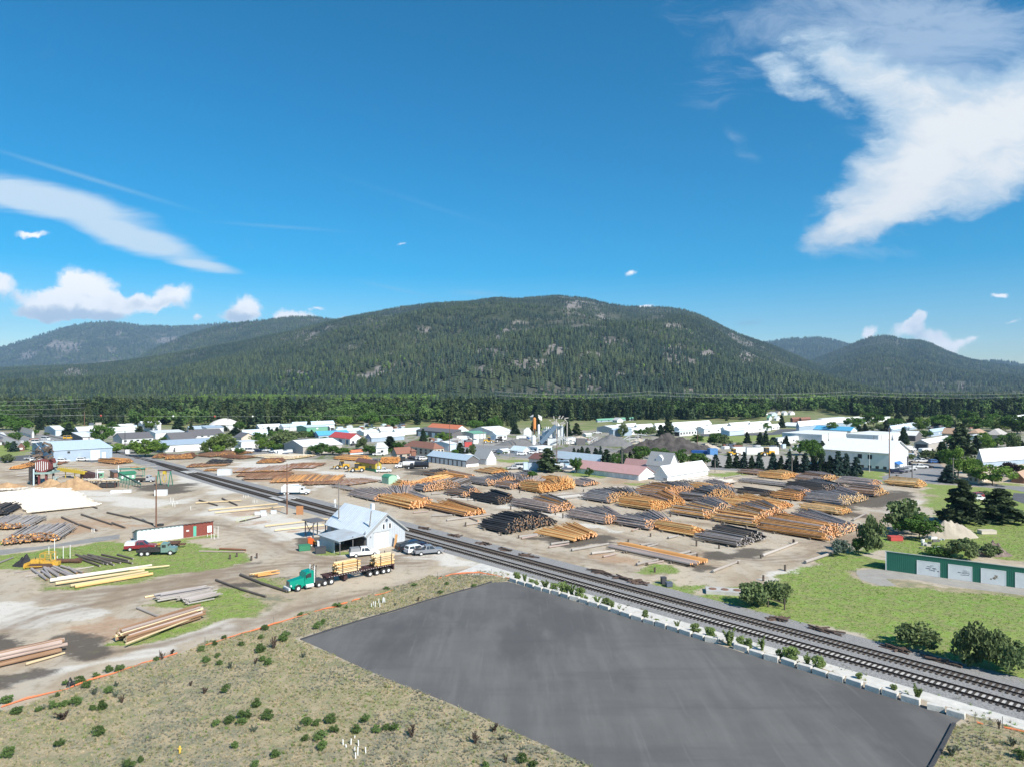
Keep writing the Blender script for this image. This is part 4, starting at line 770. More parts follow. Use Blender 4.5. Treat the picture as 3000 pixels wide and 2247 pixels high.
for row in [('M', 960, 368, 640, 1155, 1.6, ['k'], 'dbbd'), ('M', 580, 292, 370, 780, 1.6, ['gpb', 'g'], EO), ('M', 155, 232, 25, 555, 1.9, ['g', 'gd'], EO), ('J', -100, 928, -200, 325, 1.5, ['yo', 'oy'], EO),
            ('J', 600, 850, 275, 735, 1.4, ['yoo', 'opp'], EO), ('J', 840, 902, 595, 1170, 1.5, ['g', 'gd'], EO), ('J', 1085, 938, 910, 1420, 1.6, ['pbg', 'gp'], EO), ('J', 1420, 982, 1200, 1770, 2.1, ['yoo', 'oy'], 'ooy'),
            ('J', 1580, 862, 1400, 1658, 1.3, ['yoo'], 'oy'), ('J', 1890, 907, 1670, 2048, 1.1, ['pgp', 'g'], EO), ('J', 1210, 822, 1030, 1382, 1.3, ['g', 'gd'], 'dbo'), ('J', 890, 772, 680, 1070, .8, ['yob'], 'o'),
            ('J', 270, 800, 115, 470, 1.2, ['gdb'], 'ob'), ('N', 420, 442, 45, 770, 1.8, ['yoo', 'opo'], 'ooy'), ('J', 2150, 1092, 1845, 2490, 1.8, ['g', 'gd'], 'ooy'), ('N', 530, 292, 210, 880, 1.8, ['obp', 'ggd'], EO),
            ('N', 1110, 217, 820, 1285, 1.2, ['oyp', 'pg'], EO), ('N', 975, 352, 690, 1315, 1.9, ['gd', 'g'], 'ooy'), ('N', 1720, 447, 1120, 1925, 1.3, ['yyo', 'yo'], EO), ('N', 1650, 278, 1290, 1745, 1.1, ['kd'], 'db'),
            ('N', 1985, 327, 1690, 2198, 1.6, ['obo', 'pg'], EO), ('N', 2000, 192, 1330, 2040, .8, ['gs'], 'g'), ('N', 1830, 97, 1550, 2008, 1.4, ['yyo'], 'yo'), ('N', 1560, 47, 1320, 1690, .8, ['bp'], 'b'), ('L', 25, 862, -275, 208, 1.4, ['pbg'], 'yo'),
            ('L', 560, 907, 180, 662, 1.2, ['pgp'], EO), ('L', 1080, 922, 720, 1162, 1.5, ['ycy'], 'yo'), ('L', 80, 987, -360, 302, 1.5, ['kd', 'kg'], 'dbp'), ('L', 610, 1022, 235, 735, 1.5, ['pbg'], 'yo'), ('R', 265, 312, -140, 512, 1.7, ['g', 'gp'], 'ycy'),
            ('R', 235, 412, -200, 348, 1.2, ['yoc'], 'yo')]:
    stack(*row)
stack('K', 650, 860, 0, 1080, 1.1, ['wss'], 'bd', ang=46, L=15, r=.14)
stack('H', 1830, 1070, 1515, 2230, 1.3, ['pg', 'gp'], EO, fan=1.0); stack('M', 0, 422, -400, 260, 1.4, ['oy', 'oo'], EO, r=.2); stack('M', 30, 355, -300, 250, .9, ['g'], EO); stack('H', 1560, 955, 1335, 1640, .5, ['gs'], 'g')
# left yard: ends face the camera
stack('H', 1650, 630, 0, 1800, 1.5, ['yob'], 'o', L=15, ang=150); stack('H', 1885, 660, 0, 2098, 2.2, ['o'], 'ooo', ang=97, L=8, hump=.1); stack('H', 900, 618, 0, 1200, 1.0, ['cw'], 'c', ang=155, L=14); stack('H', 670, 600, 0, 930, .9, ['cw'], 'c', ang=150, L=12)
stack('H', 555, 656, 0, 832, 1.5, ['r'], 'oob', ang=100, L=9); stack('H', 900, 690, 0, 1265, .6, ['rb'], 'obb', ang=100, L=9); stack('H', 300, 757, 0, 905, .6, ['bp'], 'oob', ang=101, L=14); stack('H', 700, 868, 0, 1450, .65, ['bo'], 'oeb', ang=101, L=16); stack('H', 1060, 893, 0, 1750, .4, ['br'], 'bb', ang=101, L=11); stack('H', 400, 835, 0, 1150, .3, ['br'], 'bp', ang=101, L=9); stack('H', 640, 722, 0, 1180, .3, ['rp'], 'b', ang=101, L=12); stack('G', 2010, 700, 0, 2260, .5, ['rb'], 'bo', ang=105, L=12); stack('H', 380, 610, -60, 560, 1.2, ['rb'], 'b', ang=150, L=14); stack('H', 1500, 905, 0, 1900, .3, ['bp'], 'b', ang=140, L=10)
stack('H', 340, 800, 0, 900, .3, ['br'], 'b', ang=101, L=8); stack('H', 60, 590, -90, 530, 1.4, ['rbb'], 'ob', ang=150, L=12); stack('H', 0, 672, 0, 258, 1.5, ['k'], 'dk', ang=105, L=10); stack('H', -80, 690, 0, 230, .4, ['b'], 'o', ang=105, L=6)
stack('G', 1780, 615, 0, 2080, 2.0, ['r'], 'oob', ang=110, L=10); stack('G', 1640, 600, 0, 1800, 1.6, ['r'], 'obb', ang=110, L=10); stack('G', 1240, 665, 1090, 1440, 1.8, ['bo'], 'bo', ang=148, L=14); stack('G', 200, 700, 0, 385, 1.8, ['r'], 'oob', ang=105, L=10); stack('G', 90, 722, 0, 235, 1.1, ['o'], 'o', ang=105, L=10)
stack('G', 570, 672, 0, 662, .9, ['r'], 'oob', ang=105, L=8); stack('G', 1500, 728, 0, 1585, .5, ['oy'], 'o', ang=140, L=9); stack('H', -10, 740, 0, 150, .5, ['b'], 'o', ang=105, L=6)
stack('g', 0, 548, 0, 640, 1.8, ['gs'], 'obr', None, ang=112, L=13, r=.19, hump=.2); stack('g', -260, 400, 0, 335, 1.5, ['gs'], 'obr', ang=112, L=13, r=.19); stack('g', -200, 240, 0, 78, 1.6, ['kd'], 'kd', ang=112, L=13)
stack('g', 320, 208, 0, -500, .35, ['w'], 'cw', None, ang=43, L=16, r=.2, fan=.0); stack('g', 60, 118, 0, -900, .35, ['w'], 'c', ang=43, L=19, r=.2, fan=0)
stack('G', -100, 960, 0, 355, .6, ['w'], 's', ang=100, L=4)
tag(SKB.obj('skid_timbers', SKID), 'dark timber skids lying under the farther log stacks', 'skid', kind='stuff')
for nm, (V, F, C, k) in REST.items():
    o = mesh_obj(nm, np.concatenate(V), F, LOGM); a = o.data.color_attributes.new('tint', 'FLOAT_COLOR', 'POINT'); a.data.foreach_set('color', np.array(C).ravel())
    tag(o, {'orange_peeled_logs': 'orange and golden peeled logs filling the yard stacks', 'grey_weathered_logs': 'grey weathered logs filling the yard stacks', 'black_treated_logs': 'black treated logs filling the yard stacks', 'red_bark_logs': 'red and brown barked logs of the far left yard'}[nm], 'logs', kind='stuff')
print('LOGS', nlog)
# loose logs, each given by its two ends on the ground
def loose(rows, cat='log'):
    areas = {}
    for r_ in rows: areas.setdefault((r_[6], r_[7]), []).append(r_)
    for (desc, where), L in areas.items():
        L.sort(key=lambda q: pp(q[0], min(q[1], q[3]), 0)[0])
        for i, (p, x0, y0, x1, y1, rc, *_ ) in enumerate(L):
            r, c, e, z = rc; P = at(p, x0, y0); Q = at(p, x1, y1); P.z = Q.z = z+r
            lb = '%s %s' % (desc, where) if len(L) == 1 else '%s %s, %s from the left' % (desc, where, ordn[i])
            log_obj(P, Q, r, r*.75, c, e, lb, None if len(L) == 1 else desc+' '+where, cat)
S_ = (.26, 's', 's', .05); SP = (.2, 'p', 'o', .05); DK = (.24, 'd', 'd', 0)
D1, W1 = 'pale skid log', 'between railway and front stacks'
rows = [('M', *q, S_, D1, W1) for q in ((240, 492, 460, 482), (400, 540, 940, 467), (600, 590, 790, 562), (1180, 722, 1380, 692), (1525, 800, 1720, 772), (1750, 865, 2150, 795), (1965, 902, 2212, 872), (700, 440, 780, 430))]
rows += [('M', *q, SP, 'thin reddish skid log', W1) for q in ((1210, 735, 1385, 702), (1505, 830, 1720, 795), (2090, 935, 2240, 900), (40, 455, 210, 440), (640, 505, 740, 545))]
rows += [('N', *q, S_, 'pale barrier log', 'along the yard track bend') for q in ((1600, 925, 1975, 782), (1060, 1098, 1350, 982))]
rows += [('N', 2060, 1000, 2500, 850, (.3, 's', 's', .1), 'thick pale barrier log', 'between the yard track and the green meadow'), ('R', 365, 465, 515, 385, S_, 'pale barrier log', 'at the right end of the yard beside a tall shrub'), ('R', 700, 470, 790, 430, S_, 'short pale barrier log', 'behind the round dark tree at the yard edge')]
rows += [('N', *q, S_, 'pale skid log', 'beside the long low log stack') for q in ((240, 1020, 470, 968), (680, 912, 815, 878), (750, 932, 880, 897), (280, 812, 410, 787), (350, 830, 470, 797))] + [('N', 360, 1012, 530, 980, SP, 'thin reddish skid log', 'under the long log stack nearest the paved pad'), ('N', 580, 732, 690, 707, S_, 'pale skid log', 'under the orange stack that touches a dark one'), ('N', 190, 650, 260, 628, SP, 'thin reddish skid log', 'at the corner of the pinkish grey stack')]
rows += [('M', *q, S_, 'pale skid log', 'between the far left log stacks') for q in ((235, 255, 390, 242), (450, 290, 550, 277), (630, 318, 740, 310), (1510, 272, 1900, 236), (1675, 302, 1870, 282), (2060, 200, 2240, 175))]
rows += [('N', *q, S_, 'pale skid log', 'before the pink roofed sheds') for q in ((0, 188, 140, 167), (1190, 78, 1365, 48), (1390, 88, 1550, 62), (380, 128, 600, 115), (1440, 265, 1650, 268))]
rows += [('g', *q, DK, 'brown skid log', 'in the yard behind the long shed') for q in ((668, 245, 865, 332), (860, 325, 1050, 390), (880, 215, 1215, 325), (1210, 308, 1350, 358), (1158, 195, 1415, 252), (1410, 240, 1652, 320))]
rows += [('G', 620, 1000, 1050, 1142, DK, 'long dark skid log', 'at the edge of the white peeled logs'), ('h', -60, 60, 140, 118, DK, 'dark skid log', 'under the pale poles'), ('h', 188, 42, 352, 115, DK, 'second dark skid log', 'under the pale poles')]
rows += [('h', *q, (.2, 'c', 'o', .2), 'pale peeled pole', 'between railway and dirt road') for q in ((-100, 97, 395, 68), (40, 175, 785, 103), (110, 205, 860, 135), (650, 350, 1330, 270), (755, 394, 1320, 335))]
rows += [('h', 380, 290, 605, 240, (.18, 'd', 'd', 0), 'dark grey pole', 'on the gravel beside the dirt road'), ('h', 160, 588, 445, 600, (.2, 'r', 'b', .05), 'rust red beam', 'beside the grass island'), ('h', -60, 612, 430, 620, (.16, 'p', 'o', .0), 'pale pink pole', 'beside the grass island')]
rows += [('h', 120, 925, 400, 1030, (.2, 'd', 'd', 0), 'grey border log', 'before the green truck, nearer row'), ('h', 400, 1030, 660, 1106, (.2, 'd', 'd', 0), 'grey border log', 'before the green truck, nearer row'), ('h', 385, 870, 620, 965, (.24, 'd', 'd', 0), 'thick grey border log', 'ending at the wheel of the green truck'), ('h', 620, 965, 890, 1052, (.24, 'd', 'd', 0), 'thick grey border log', 'ending at the wheel of the green truck')]
rows += [('q', 1270, 135, 1520, 240, (.2, 's', 's', 0), 'pale grey log', 'beside the brown bark litter'), ('g', -60, 760, 140, 682, (.2, 'g', 'g', 0), 'grey log', 'at the left edge beyond the yellow bulldozer'), ('g', 155, 842, 500, 792, (.12, 'g', 'g', 0), 'thin grey pole', 'in the grass before the bulldozer'), ('g', 275, 885, 470, 860, (.16, 's', 's', 0), 'pale squared timber', 'beside the dark log heap'), ('g', 800, 812, 1010, 775, (.13, 's', 's', 0), 'thin pale pole', 'behind the long white poles')]
for i, (x0, y0, x1, y1) in enumerate(((1345, 300, 1440, 0), )): pass
loose(rows)
rows = [('g', *q, (.21, 'd', 'g', .0), 'dark weathered log', 'in the grass behind the long white poles') for q in ((820, 650, 1120, 750), (850, 690, 1080, 775), (860, 672, 1160, 757), (950, 650, 1260, 715), (1000, 670, 1230, 765), (1100, 650, 1390, 718), (1080, 690, 1300, 740), (1270, 650, 1440, 697), (1180, 700, 1430, 745), (900, 660, 1200, 738))]
rows += [('g', *q, (.23, 'g', 'b', .05), 'grey log', 'in the tangled heap before the yellow bulldozer') for q in ((340, 808, 505, 925), (450, 830, 560, 912), (480, 790, 650, 905), (540, 765, 860, 905), (560, 800, 760, 890), (610, 790, 800, 900), (470, 785, 545, 900), (740, 795, 830, 855), (660, 780, 900, 850), (520, 800, 640, 880))]
rows += [('G', *q, (.2, 's', 'g', .05), 'grey skid pole', 'in the bare yard before the blue warehouse') for q in ((180, 790, 830, 760), (185, 765, 900, 735), (60, 735, 640, 715), (600, 690, 900, 682), (640, 668, 830, 658), (640, 720, 980, 705), (700, 745, 1050, 722), (640, 775, 1000, 750), (1290, 690, 1620, 672), (1500, 700, 1700, 690), (600, 805, 1030, 780))]
loose(rows)
def pile(p, axis, cnt, rad, cols, ends, label, group, h=2, jitter=.04, wid=1.6):
    """loose pile of long logs: axis = butt and tip on the ground"""
    A = at(p, *axis[:2]); B = at(p, *axis[2:]); d = (B-A).normalized(); w = Vector((d.y, -d.x, 0)); rr = random.Random(cnt+int(A.x*7)); per = max(1, math.ceil(cnt/h))
    for i in range(cnt):
        k = i//per; j = i % per; off = ((j+.5*(k % 2))/max(1, per-1)-.5)*wid*(1-.2*k); rad_ = rad*rr.uniform(.8, 1.15); z = rad+.25+k*rad*1.75
        P = A+w*off+d*rr.uniform(-.6, .6); Q = B+w*off*(1+rr.uniform(-.1, .3))+d*rr.uniform(-1.5, .6); c = rr.choice(cols)
        log_obj((P.x, P.y, z), (Q.x, Q.y, z-.05+rr.uniform(-jitter, jitter)), rad_, rad_*.78, c, rr.choice(ends), '%s %s, %s layer, %s from the near side' % (WORD[c].split()[0], label, ['bottom', 'second', 'third', 'top'][k], ordn[per-1-j]), group, rr=rr)
pile('q', (1120, 440, 1850, 200), 22, .2, 'bbpcb', 'ccb', 'log of the large pile near the fence', 'logs of the pile beside the dirt track', 4, .1, 2.9)
pile('q', (560, 520, -200, 690), 14, .24, 'bbbp', 'cb', 'log of the left edge pile', 'logs of the left edge pile', 3, .06, 2.8)
pile('q', (1470, 60, 1960, -30), 16, .14, 'ssg', 'gs', 'pole of the small pole pile', 'small pale poles', 3, .05, 2.6); pile('q', (1700, 80, 1985, 10), 18, .13, 'ssg', 'gs', 'short pole of the pole pile right half', 'small pale poles', 2, .05, 4.2)
loose([('q', 240, 665, 600, 560, (.16, 'c', 'c', .1), 'bright yellow squared pole', 'along the near side of the left edge pile'), ('q', 1165, 505, 1850, 235, (.14, 'c', 'c', .5), 'slim yellow pole', 'leaning on the near side of the large pile'), ('q', 1340, 38, 1500, 5, (.15, 'c', 'c', .05), 'cream pole', 'left of the pile of small grey poles'),
       ('g', 600, 985, 1560, 840, (.26, 'c', 'c', .25), 'long cream pole', 'in the row of long white poles'), ('g', 810, 1010, 1650, 870, (.3, 'y', 'o', .1), 'thick yellow pole', 'nearest of the row of long white poles'), ('g', 760, 1000, 1600, 850, (.22, 'c', 'o', .15), 'second cream pole', 'in the row of long white poles'), ('g', 540, 950, 1490, 810, (.3, 'w', 'w', .2), 'white squared pole', 'in the row of long white poles'), ('g', 620, 920, 1640, 775, (.26, 'w', 'w', .1), 'farthest white pole', 'in the row of long white poles'), ('g', 1400, 830, 1830, 785, (.16, 'c', 'c', .3), 'short cream pole', 'at the right end of the long white poles')])
pile('h', (520, 890, 770, 845), 8, .13, 'yco', 'co', 'offcut left of the green truck', 'offcuts left of the green truck', 2, .2, 1.6)
# upright stop posts of the stacks
PST = [('M', 605, 595, 548), ('M', 1655, 505, 452), ('M', 1178, 722, 690), ('M', 985, 693, 660), ('M', 1092, 412, 368), ('M', 1545+30, 470, 450), ('N', 605, 488, 445), ('N', 1155, 575, 532), ('N', 1422, 622, 580), ('N', 390, 705, 668), ('N', 886, 808, 740), ('N', 1130, 835, 790), ('N', 1522, 712, 680), ('N', 1940, 785, 737), ('N', 1583, 938, 898), ('N', 1843, 1068, 1010), ('N', 1332, 995, 968), ('N', 823, 898, 868), ('N', 893, 922, 888), ('N', 1441, 278, 212), ('N', 1905, 330, 290), ('N', 2165, 362, 315), ('N', 1013, 218, 188), ('N', 150, 762, 732), ('N', 436, 802, 778), ('N', 267, 1002, 972), ('N', 346, 1018, 985), ('N', 436, 1090, 1035), ('g', 240, 275, 240), ('g', 385, 330, 285), ('g', 527, 402, 358), ('t', 90, 300, 258), ('t', 248, 228, 182), ('t', 308, 28, -4), ('J', 1188, 970, 938), ('J', 1878, 958, 930), ('h', 272, 690, 640), ('h', 345, 665, 622), ('h', 503, 705, 655), ('h', 560, 680, 625)]
PST.sort(key=lambda q: pp(*q[:3])[0]); POSTM = mat('weathered_post', (.13, .1, .08), (.07, .055, .045), 3)
for i, (p, x, y, yt) in enumerate(PST):
    P = at(p, x, y); h = (y-yt)/PAN[p][2]*P.y/FOC; b = MB().tube((0, 0, -.05), (.02, .01, h), .19, .17, 8); tag(b.obj('stop_post', POSTM, loc=P), 'short upright dark timber post in the log yard, %s from the left' % ordn[i], 'post', 'upright stop posts of the log yard')
# ---------------------------------------------------------------- buildings
def cm(c, **k): return mat('paint_%02d_%02d_%02d%s' % (c[0]*99, c[1]*99, c[2]*99, ''.join(k)), c, tuple(v*.88 for v in c), .8, rough=k.get('rough', .55), detail=5, metal=k.get('metal', 0))
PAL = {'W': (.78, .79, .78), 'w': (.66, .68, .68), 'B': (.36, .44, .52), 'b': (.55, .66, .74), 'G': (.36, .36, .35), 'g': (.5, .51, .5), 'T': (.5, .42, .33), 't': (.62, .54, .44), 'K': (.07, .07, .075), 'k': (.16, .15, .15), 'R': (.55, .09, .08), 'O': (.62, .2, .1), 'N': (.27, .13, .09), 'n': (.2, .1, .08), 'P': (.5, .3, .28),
       'C': (.1, .38, .6), 'E': (.05, .22, .12), 'e': (.17, .38, .26), 'Y': (.5, .38, .06), 'S': (.42, .52, .6), 's': (.62, .72, .78), 'D': (.1, .12, .16), 'M': (.14, .2, .27), 'A': (.48, .44, .4), 'V': (.45, .3, .2)}
def pm(k): return cm(PAL[k])
GLASS = mat('dark_window_glass', (.03, .035, .04), (.05, .055, .06), 1, rough=.15, spec=.6)
def bld(p, xc, yc, xl, xr, ye, rise, axis, wall, roof, label, feat='', name='building', cat='building', rot=0.0, over=.35, wall2=None, z0=0.0, flat=False):
    """building whose nearest corner stands at photo (xc, yc): left wall runs to column xl, right wall to column xr; ye = eave row at that corner"""
    P = at(p, xc, yc, z0); d1 = Vector((E1.x, E1.y, 0)); d2 = Vector((E2.x, E2.y, 0))
    if rot: q = Matrix.Rotation(R(rot), 3, 'Z'); d1 = q @ d1; d2 = q @ d2
    L1 = min(90, max(2, xsolve(P, d1, pp(p, xl, 0)[0]))); L2 = xsolve(P, d2, pp(p, xr, 0)[0]); L2 = min(110, L2 if L2 > 0 else 110); h = (yc-ye)/PAN[p][2]*P.y/FOC
    root = empty(name, P, math.atan2(d2.y, d2.x), label, cat); wm = pm(wall); rm = pm(roof); b = MB()
    if axis == 'x': b.prismx([(0, -.2), (L1, -.2), (L1, h), (L1/2, h+rise), (0, h)], 0, L2)
    elif axis == 'y': b.prism([(0, -.2), (L2, -.2), (L2, h), (L2/2, h+rise), (0, h)], 0, L1)
    elif axis == 'mx': b.prismx([(0, -.2), (L1, -.2), (L1, h+rise), (0, h)], 0, L2)       # single pitch
    elif axis == 'my': b.prism([(0, -.2), (L2, -.2), (L2, h+rise), (0, h)], 0, L1)
    else: b.box(0, L2, 0, L1, -.2, h)
    wo = b.obj('wall', wm, root)
    r = MB(); o = over; t = .16
    if axis == 'x':
        for s in (0, 1):
            y0, y1 = (-o, L1/2) if s == 0 else (L1+o, L1/2); k = rise/(L1/2); zz = h-o*k
            r.prismx([(y0, zz+.02), (y1, h+rise+.02), (y1, h+rise+.02+t), (y0, zz+.02+t)], -o, L2+o)
    elif axis == 'y':
        for s in (0, 1):
            x0, x1 = (-o, L2/2) if s == 0 else (L2+o, L2/2); k = rise/(L2/2); zz = h-o*k
            r.prism([(x0, zz+.02), (x1, h+rise+.02), (x1, h+rise+.02+t), (x0, zz+.02+t)], -o, L1+o)
    elif axis == 'mx': k = rise/L1; r.prismx([(-o, h-o*k+.02), (L1+o, h+rise+o*k+.02), (L1+o, h+rise+o*k+.02+t), (-o, h-o*k+.02+t)], -o, L2+o)
    elif axis == 'my': k = rise/L2; r.prism([(-o, h-o*k+.02), (L2+o, h+rise+o*k+.02), (L2+o, h+rise+o*k+.02+t), (-o, h-o*k+.02+t)], -o, L1+o)
    elif axis == 'hip':
        m = min(L1, L2)/2; X0, X1, Y0, Y1 = -o, L2+o, -o, L1+o
        if L2 >= L1: q = [(m, L1/2), (L2-m, L1/2)] if L2-2*m > .2 else [(m-.1, L1/2), (m+.1, L1/2)]
        else: q = [(L2/2, m), (L2/2, L1-m)]
        V = [(X0, Y0, h), (X1, Y0, h), (X1, Y1, h), (X0, Y1, h), (*q[0], h+rise), (*q[1], h+rise)]
        F = [(0, 1, 5, 4), (1, 2, 5), (2, 3, 4, 5), (3, 0, 4), (3, 2, 1, 0)] if L2 >= L1 else [(0, 1, 4), (1, 2, 5, 4), (2, 3, 5), (3, 0, 4, 5), (3, 2, 1, 0)]
        r.add(V, F)
    else: r.box(-.12, L2+.12, -.12, L1+.12, h+.01, h+.3)
    ro = r.obj('roof', rm, root)
    for f in [q for q in feat.split(';') if q]:            # e.g. L:d3W = three white doors on the left wall; R:w4K = four dark windows
        sd_, spec = f.split(':')
        for it in spec.split(','):
            kd, n, cc = it[0], int(it[1:-1] or 1), it[-1]; L = L1 if sd_[0] == 'L' else L2; lo, hi = 0.0, 1.0
            if len(sd_) > 1: lo, hi = int(sd_[1])/10, int(sd_[2])/10 if sd_[2] != 'x' else 1.0
            for i in range(n):
                c = L*(lo+(hi-lo)*(i+.5)/n); span = L*(hi-lo)/n
                if kd == 'd': w, z1, z2, nm = min(span*.66, 3.4), 0.03, min(h*.78, 3.2), 'door'
                elif kd == 'D': w, z1, z2, nm = min(span*.8, 5.5), 0.03, min(h*.85, 4.6), 'door'
                elif kd == 'p': w, z1, z2, nm = 1.0, .03, 2.1, 'door'
                elif kd == 'w': w, z1, z2, nm = min(span*.45, 1.5), min(1.0, h*.35), min(2.1, h*.72), 'window'
                elif kd == 'u': w, z1, z2, nm = min(span*.45, 1.5), h-1.5, h-.6, 'window'
                elif kd == 'v': w, z1, z2, nm = min(span*.5, 1.6), h*.62, h*.85, 'window'
                else: w, z1, z2, nm = span, 0.02, 1.1, 'wall_band'
                q = MB(); pr = .05
                if sd_[0] == 'L': q.box(-pr, 0.0-.002, c-w/2, c+w/2, z1, z2)
                else: q.box(c-w/2, c+w/2, -pr, -.002, z1, z2)
                q.obj(nm, GLASS if (cc == 'K' and nm == 'window') else pm(cc), root)
    return root, L1, L2, h
B = bld
# left part of town
r0, a, b_, h = B('G', 578, 642, 352, 1212, 514, 2.2, 'x', 'B', 'b', 'long blue grey metal warehouse with white garage door behind the log yard', 'R:u0K;R23:u1K;R03:p0W;R68:D1W;R89:d1W;L46:p1K;L02:d1W', 'warehouse')
B('G', 440, 590, 345, 560, 490, 1.6, 'x', 'B', 'B', 'small blue grey annex with open door at the left end of the metal warehouse', 'L:D1K', 'warehouse')
B('G', 600, 352, 480, 702, 290, 1.8, 'x', 's', 'W', 'white and pale blue warehouse beside the road at the far left', 'L:D1b', 'warehouse')
B('G', 850, 345, 790, 1036, 305, 2.5, 'x', 'B', 'W', 'grey blue warehouse with broad white roof behind the open shed', '', 'warehouse')
B('G', 890, 430, 780, 1032, 366, 1.2, 'mx', 'k', 'W', 'open fronted shed, inside shade painted dark, white roof, left of the big green tree', 'R:D2W', 'shed', 'shed')  # closed walls in dark colour paint the shade inside the open shed
B('G', 1215, 345, 1180, 1460, 300, 2.2, 'x', 'w', 'W', 'low white roofed building right of the big green tree', '', 'building')
B('G', 1320, 436, 1222, 1655, 388, 2.8, 'x', 'w', 'k', 'long house with charcoal roof right of the big green tree', 'R:w5K', 'house', 'house')
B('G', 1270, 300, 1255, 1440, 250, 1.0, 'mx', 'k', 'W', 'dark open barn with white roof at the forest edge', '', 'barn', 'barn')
B('G', 1540, 300, 1492, 1740, 232, 2.0, 'x', 'w', 'W', 'white building behind the round light green tree', 'R:D1w', 'building')
B('G', 1680, 388, 1560, 1990, 322, .8, 'x', 'W', 'w', 'long white flat building with dark loading doors', 'R46:D1K;R78:D1K;L:d1b', 'warehouse')
B('G', 1850, 420, 1760, 2110, 392, 3.2, 'x', 'w', 'k', 'charcoal roofed apartment building at left of the long white building', 'R:w6K', 'apartment_building')
B('G', 2080, 380, 1975, 2420, 352, 3.2, 'x', 'w', 'k', 'charcoal roofed apartment building touching the willow tree', 'R:w5K', 'apartment_building')
B('G', 1765, 532, 1640, 2330, 458, 1.8, 'x', 'W', 'B', 'long white shed with grey blue roof beyond the railway', 'R:w3W;R13:p1K;R79:D1w', 'warehouse')
B('G', 60, 410, -60, 92, 378, 2.0, 'x', 'W', 'W', 'white roofed house cut by the left edge', 'L:w2K', 'house', 'house')
B('G', 345, 374, 195, 368, 325, 2.0, 'y', 'w', 'A', 'grey roofed house left of the parking lot', 'L:w3K', 'house', 'house')
B('G', -40, 452, -200, 210, 420, 3.0, 'hip', 'w', 'k', 'dark roofed house at the left edge behind green trees', '', 'house', 'house')
B('G', 190, 520, -60, 265, 470, 2.0, 'y', 'n', 'A', 'brown house with grey roof and white trim beside a blue spruce', 'L:w3K;R:w1W', 'house', 'house')
B('G', 2050, 322, 2020, 2330, 280, 1.8, 'x', 'W', 'B', 'white building with grey roof behind the charcoal roofs', '', 'building')
B('H', 20, 322, -60, 205, 268, .8, 'x', 'w', 'B', 'low grey building before the pale domed salt shed', '', 'building')
B('H', 415, 385, 405, 675, 330, 2.2, 'x', 'W', 'b', 'white workshop with light blue roof beside a row of dark spruces', 'R79:D1W', 'workshop')
B('H', 395, 412, 318, 545, 372, 2.5, 'y', 't', 'k', 'tan building with dark gabled roof right of the willow', '', 'building')
B('H', 395, 492, 300, 588, 425, .3, 'f', 'W', 'w', 'white flat roofed box building beside parked trucks', 'L:w2K', 'building')
B('H', 300, 545, 288, 430, 510, .8, 'x', 'n', 'W', 'small red brown shed with white roof behind the logs', '', 'shed', 'shed')
B('H', 590, 305, 545, 830, 262, 1.8, 'x', 'w', 'W', 'long pale workshop with white roof behind the spruce row', 'R:d4w', 'workshop')
B('H', 850, 300, 800, 1010, 258, 1.8, 'x', 'w', 'b', 'pale blue roofed workshop left of the green building', 'R:d3w', 'workshop')
B('H', 960, 285, 930, 1400, 240, 2.2, 'x', 'w', 'b', 'long light blue roofed building behind the green building', '', 'building')
B('H', 1100, 318, 990, 1328, 262, 1.0, 'x', 'e', 'b', 'green metal building with a pale roof in the middle of town', 'R:u1W', 'building')
B('H', 1355, 305, 1325, 1400, 262, 1.0, 'x', 'W', 'W', 'white annex at the right of the green metal building', 'R:D1K', 'building')
B('H', 1230, 378, 1170, 1560, 348, 2.2, 'x', 'B', 'C', 'building with bright blue roof behind the red roofed shop', 'L:w2K', 'building')
B('H', 1568, 452, 1342, 1705, 386, 2.6, 'y', 'W', 'R', 'white workshop with bright red roof', 'L06:d2M;R:w2K;L79:p1K', 'workshop')
B('H', 1062, 556, 855, 1482, 470, 2.4, 'x', 'A', 'W', 'large tan warehouse with white roof behind leafy trees', 'R:u0K', 'warehouse')
B('H', 1300, 245, 1235, 1420, 232, 2.4, 'y', 'n', 'W', 'white roofed barn at the forest edge beside the red ball', '', 'barn', 'barn')
B('H', 1215, 222, 1185, 1250, 198, .6, 'x', 'W', 'W', 'tiny white shed at the forest edge', '', 'shed', 'shed')
B('H', 1800, 420, 1735, 2155, 372, 2.2, 'x', 'B', 'W', 'large workshop with white roof and blue grey wall', 'L:d1W', 'workshop')
B('H', 1900, 330, 1865, 2035, 296, 2.0, 'x', 'w', 'W', 'white and dark building with slanted roof', 'L:D1K', 'building')
B('H', 1445, 330, 1380, 1700, 305, 1.4, 'x', 'w', 's', 'low pale workshop behind the red roofed shop', '', 'workshop')
B('H', 1720, 352, 1640, 1880, 318, 1.4, 'x', 'W', 'W', 'low white workshop right of the red roofed shop', 'R:d2W', 'workshop')
B('H', 2060, 345, 2030, 2330, 310, 1.8, 'x', 'W', 's', 'pale blue roofed workshop left of the orange roofed hall', 'L:w1K', 'workshop')
B('H', 1570, 556, 1560, 1710, 530, .8, 'x', 's', 'O', 'low shed with rusty roof beside the small white house', '', 'shed', 'shed')
B('H', 1850, 560, 1812, 1978, 488, 2.6, 'hip', 'W', 'g', 'small white house with grey pyramid roof', 'L:w1K;R:w1K', 'house', 'house')
B('H', 2075, 602, 2015, 2240, 545, 2.4, 'x', 'T', 'N', 'tan house with brown roof behind the orange log ends', 'R:w2K', 'house', 'house')
r0, *_ = B('H', 1842, 742, 1632, 1908, 655, 1.0, 'y', 'Y', 'n', 'mustard yard office with brown roof and green base beside the loaders', 'L:w2K,b1E;R:b1E,w1W', 'yard_office', 'office')
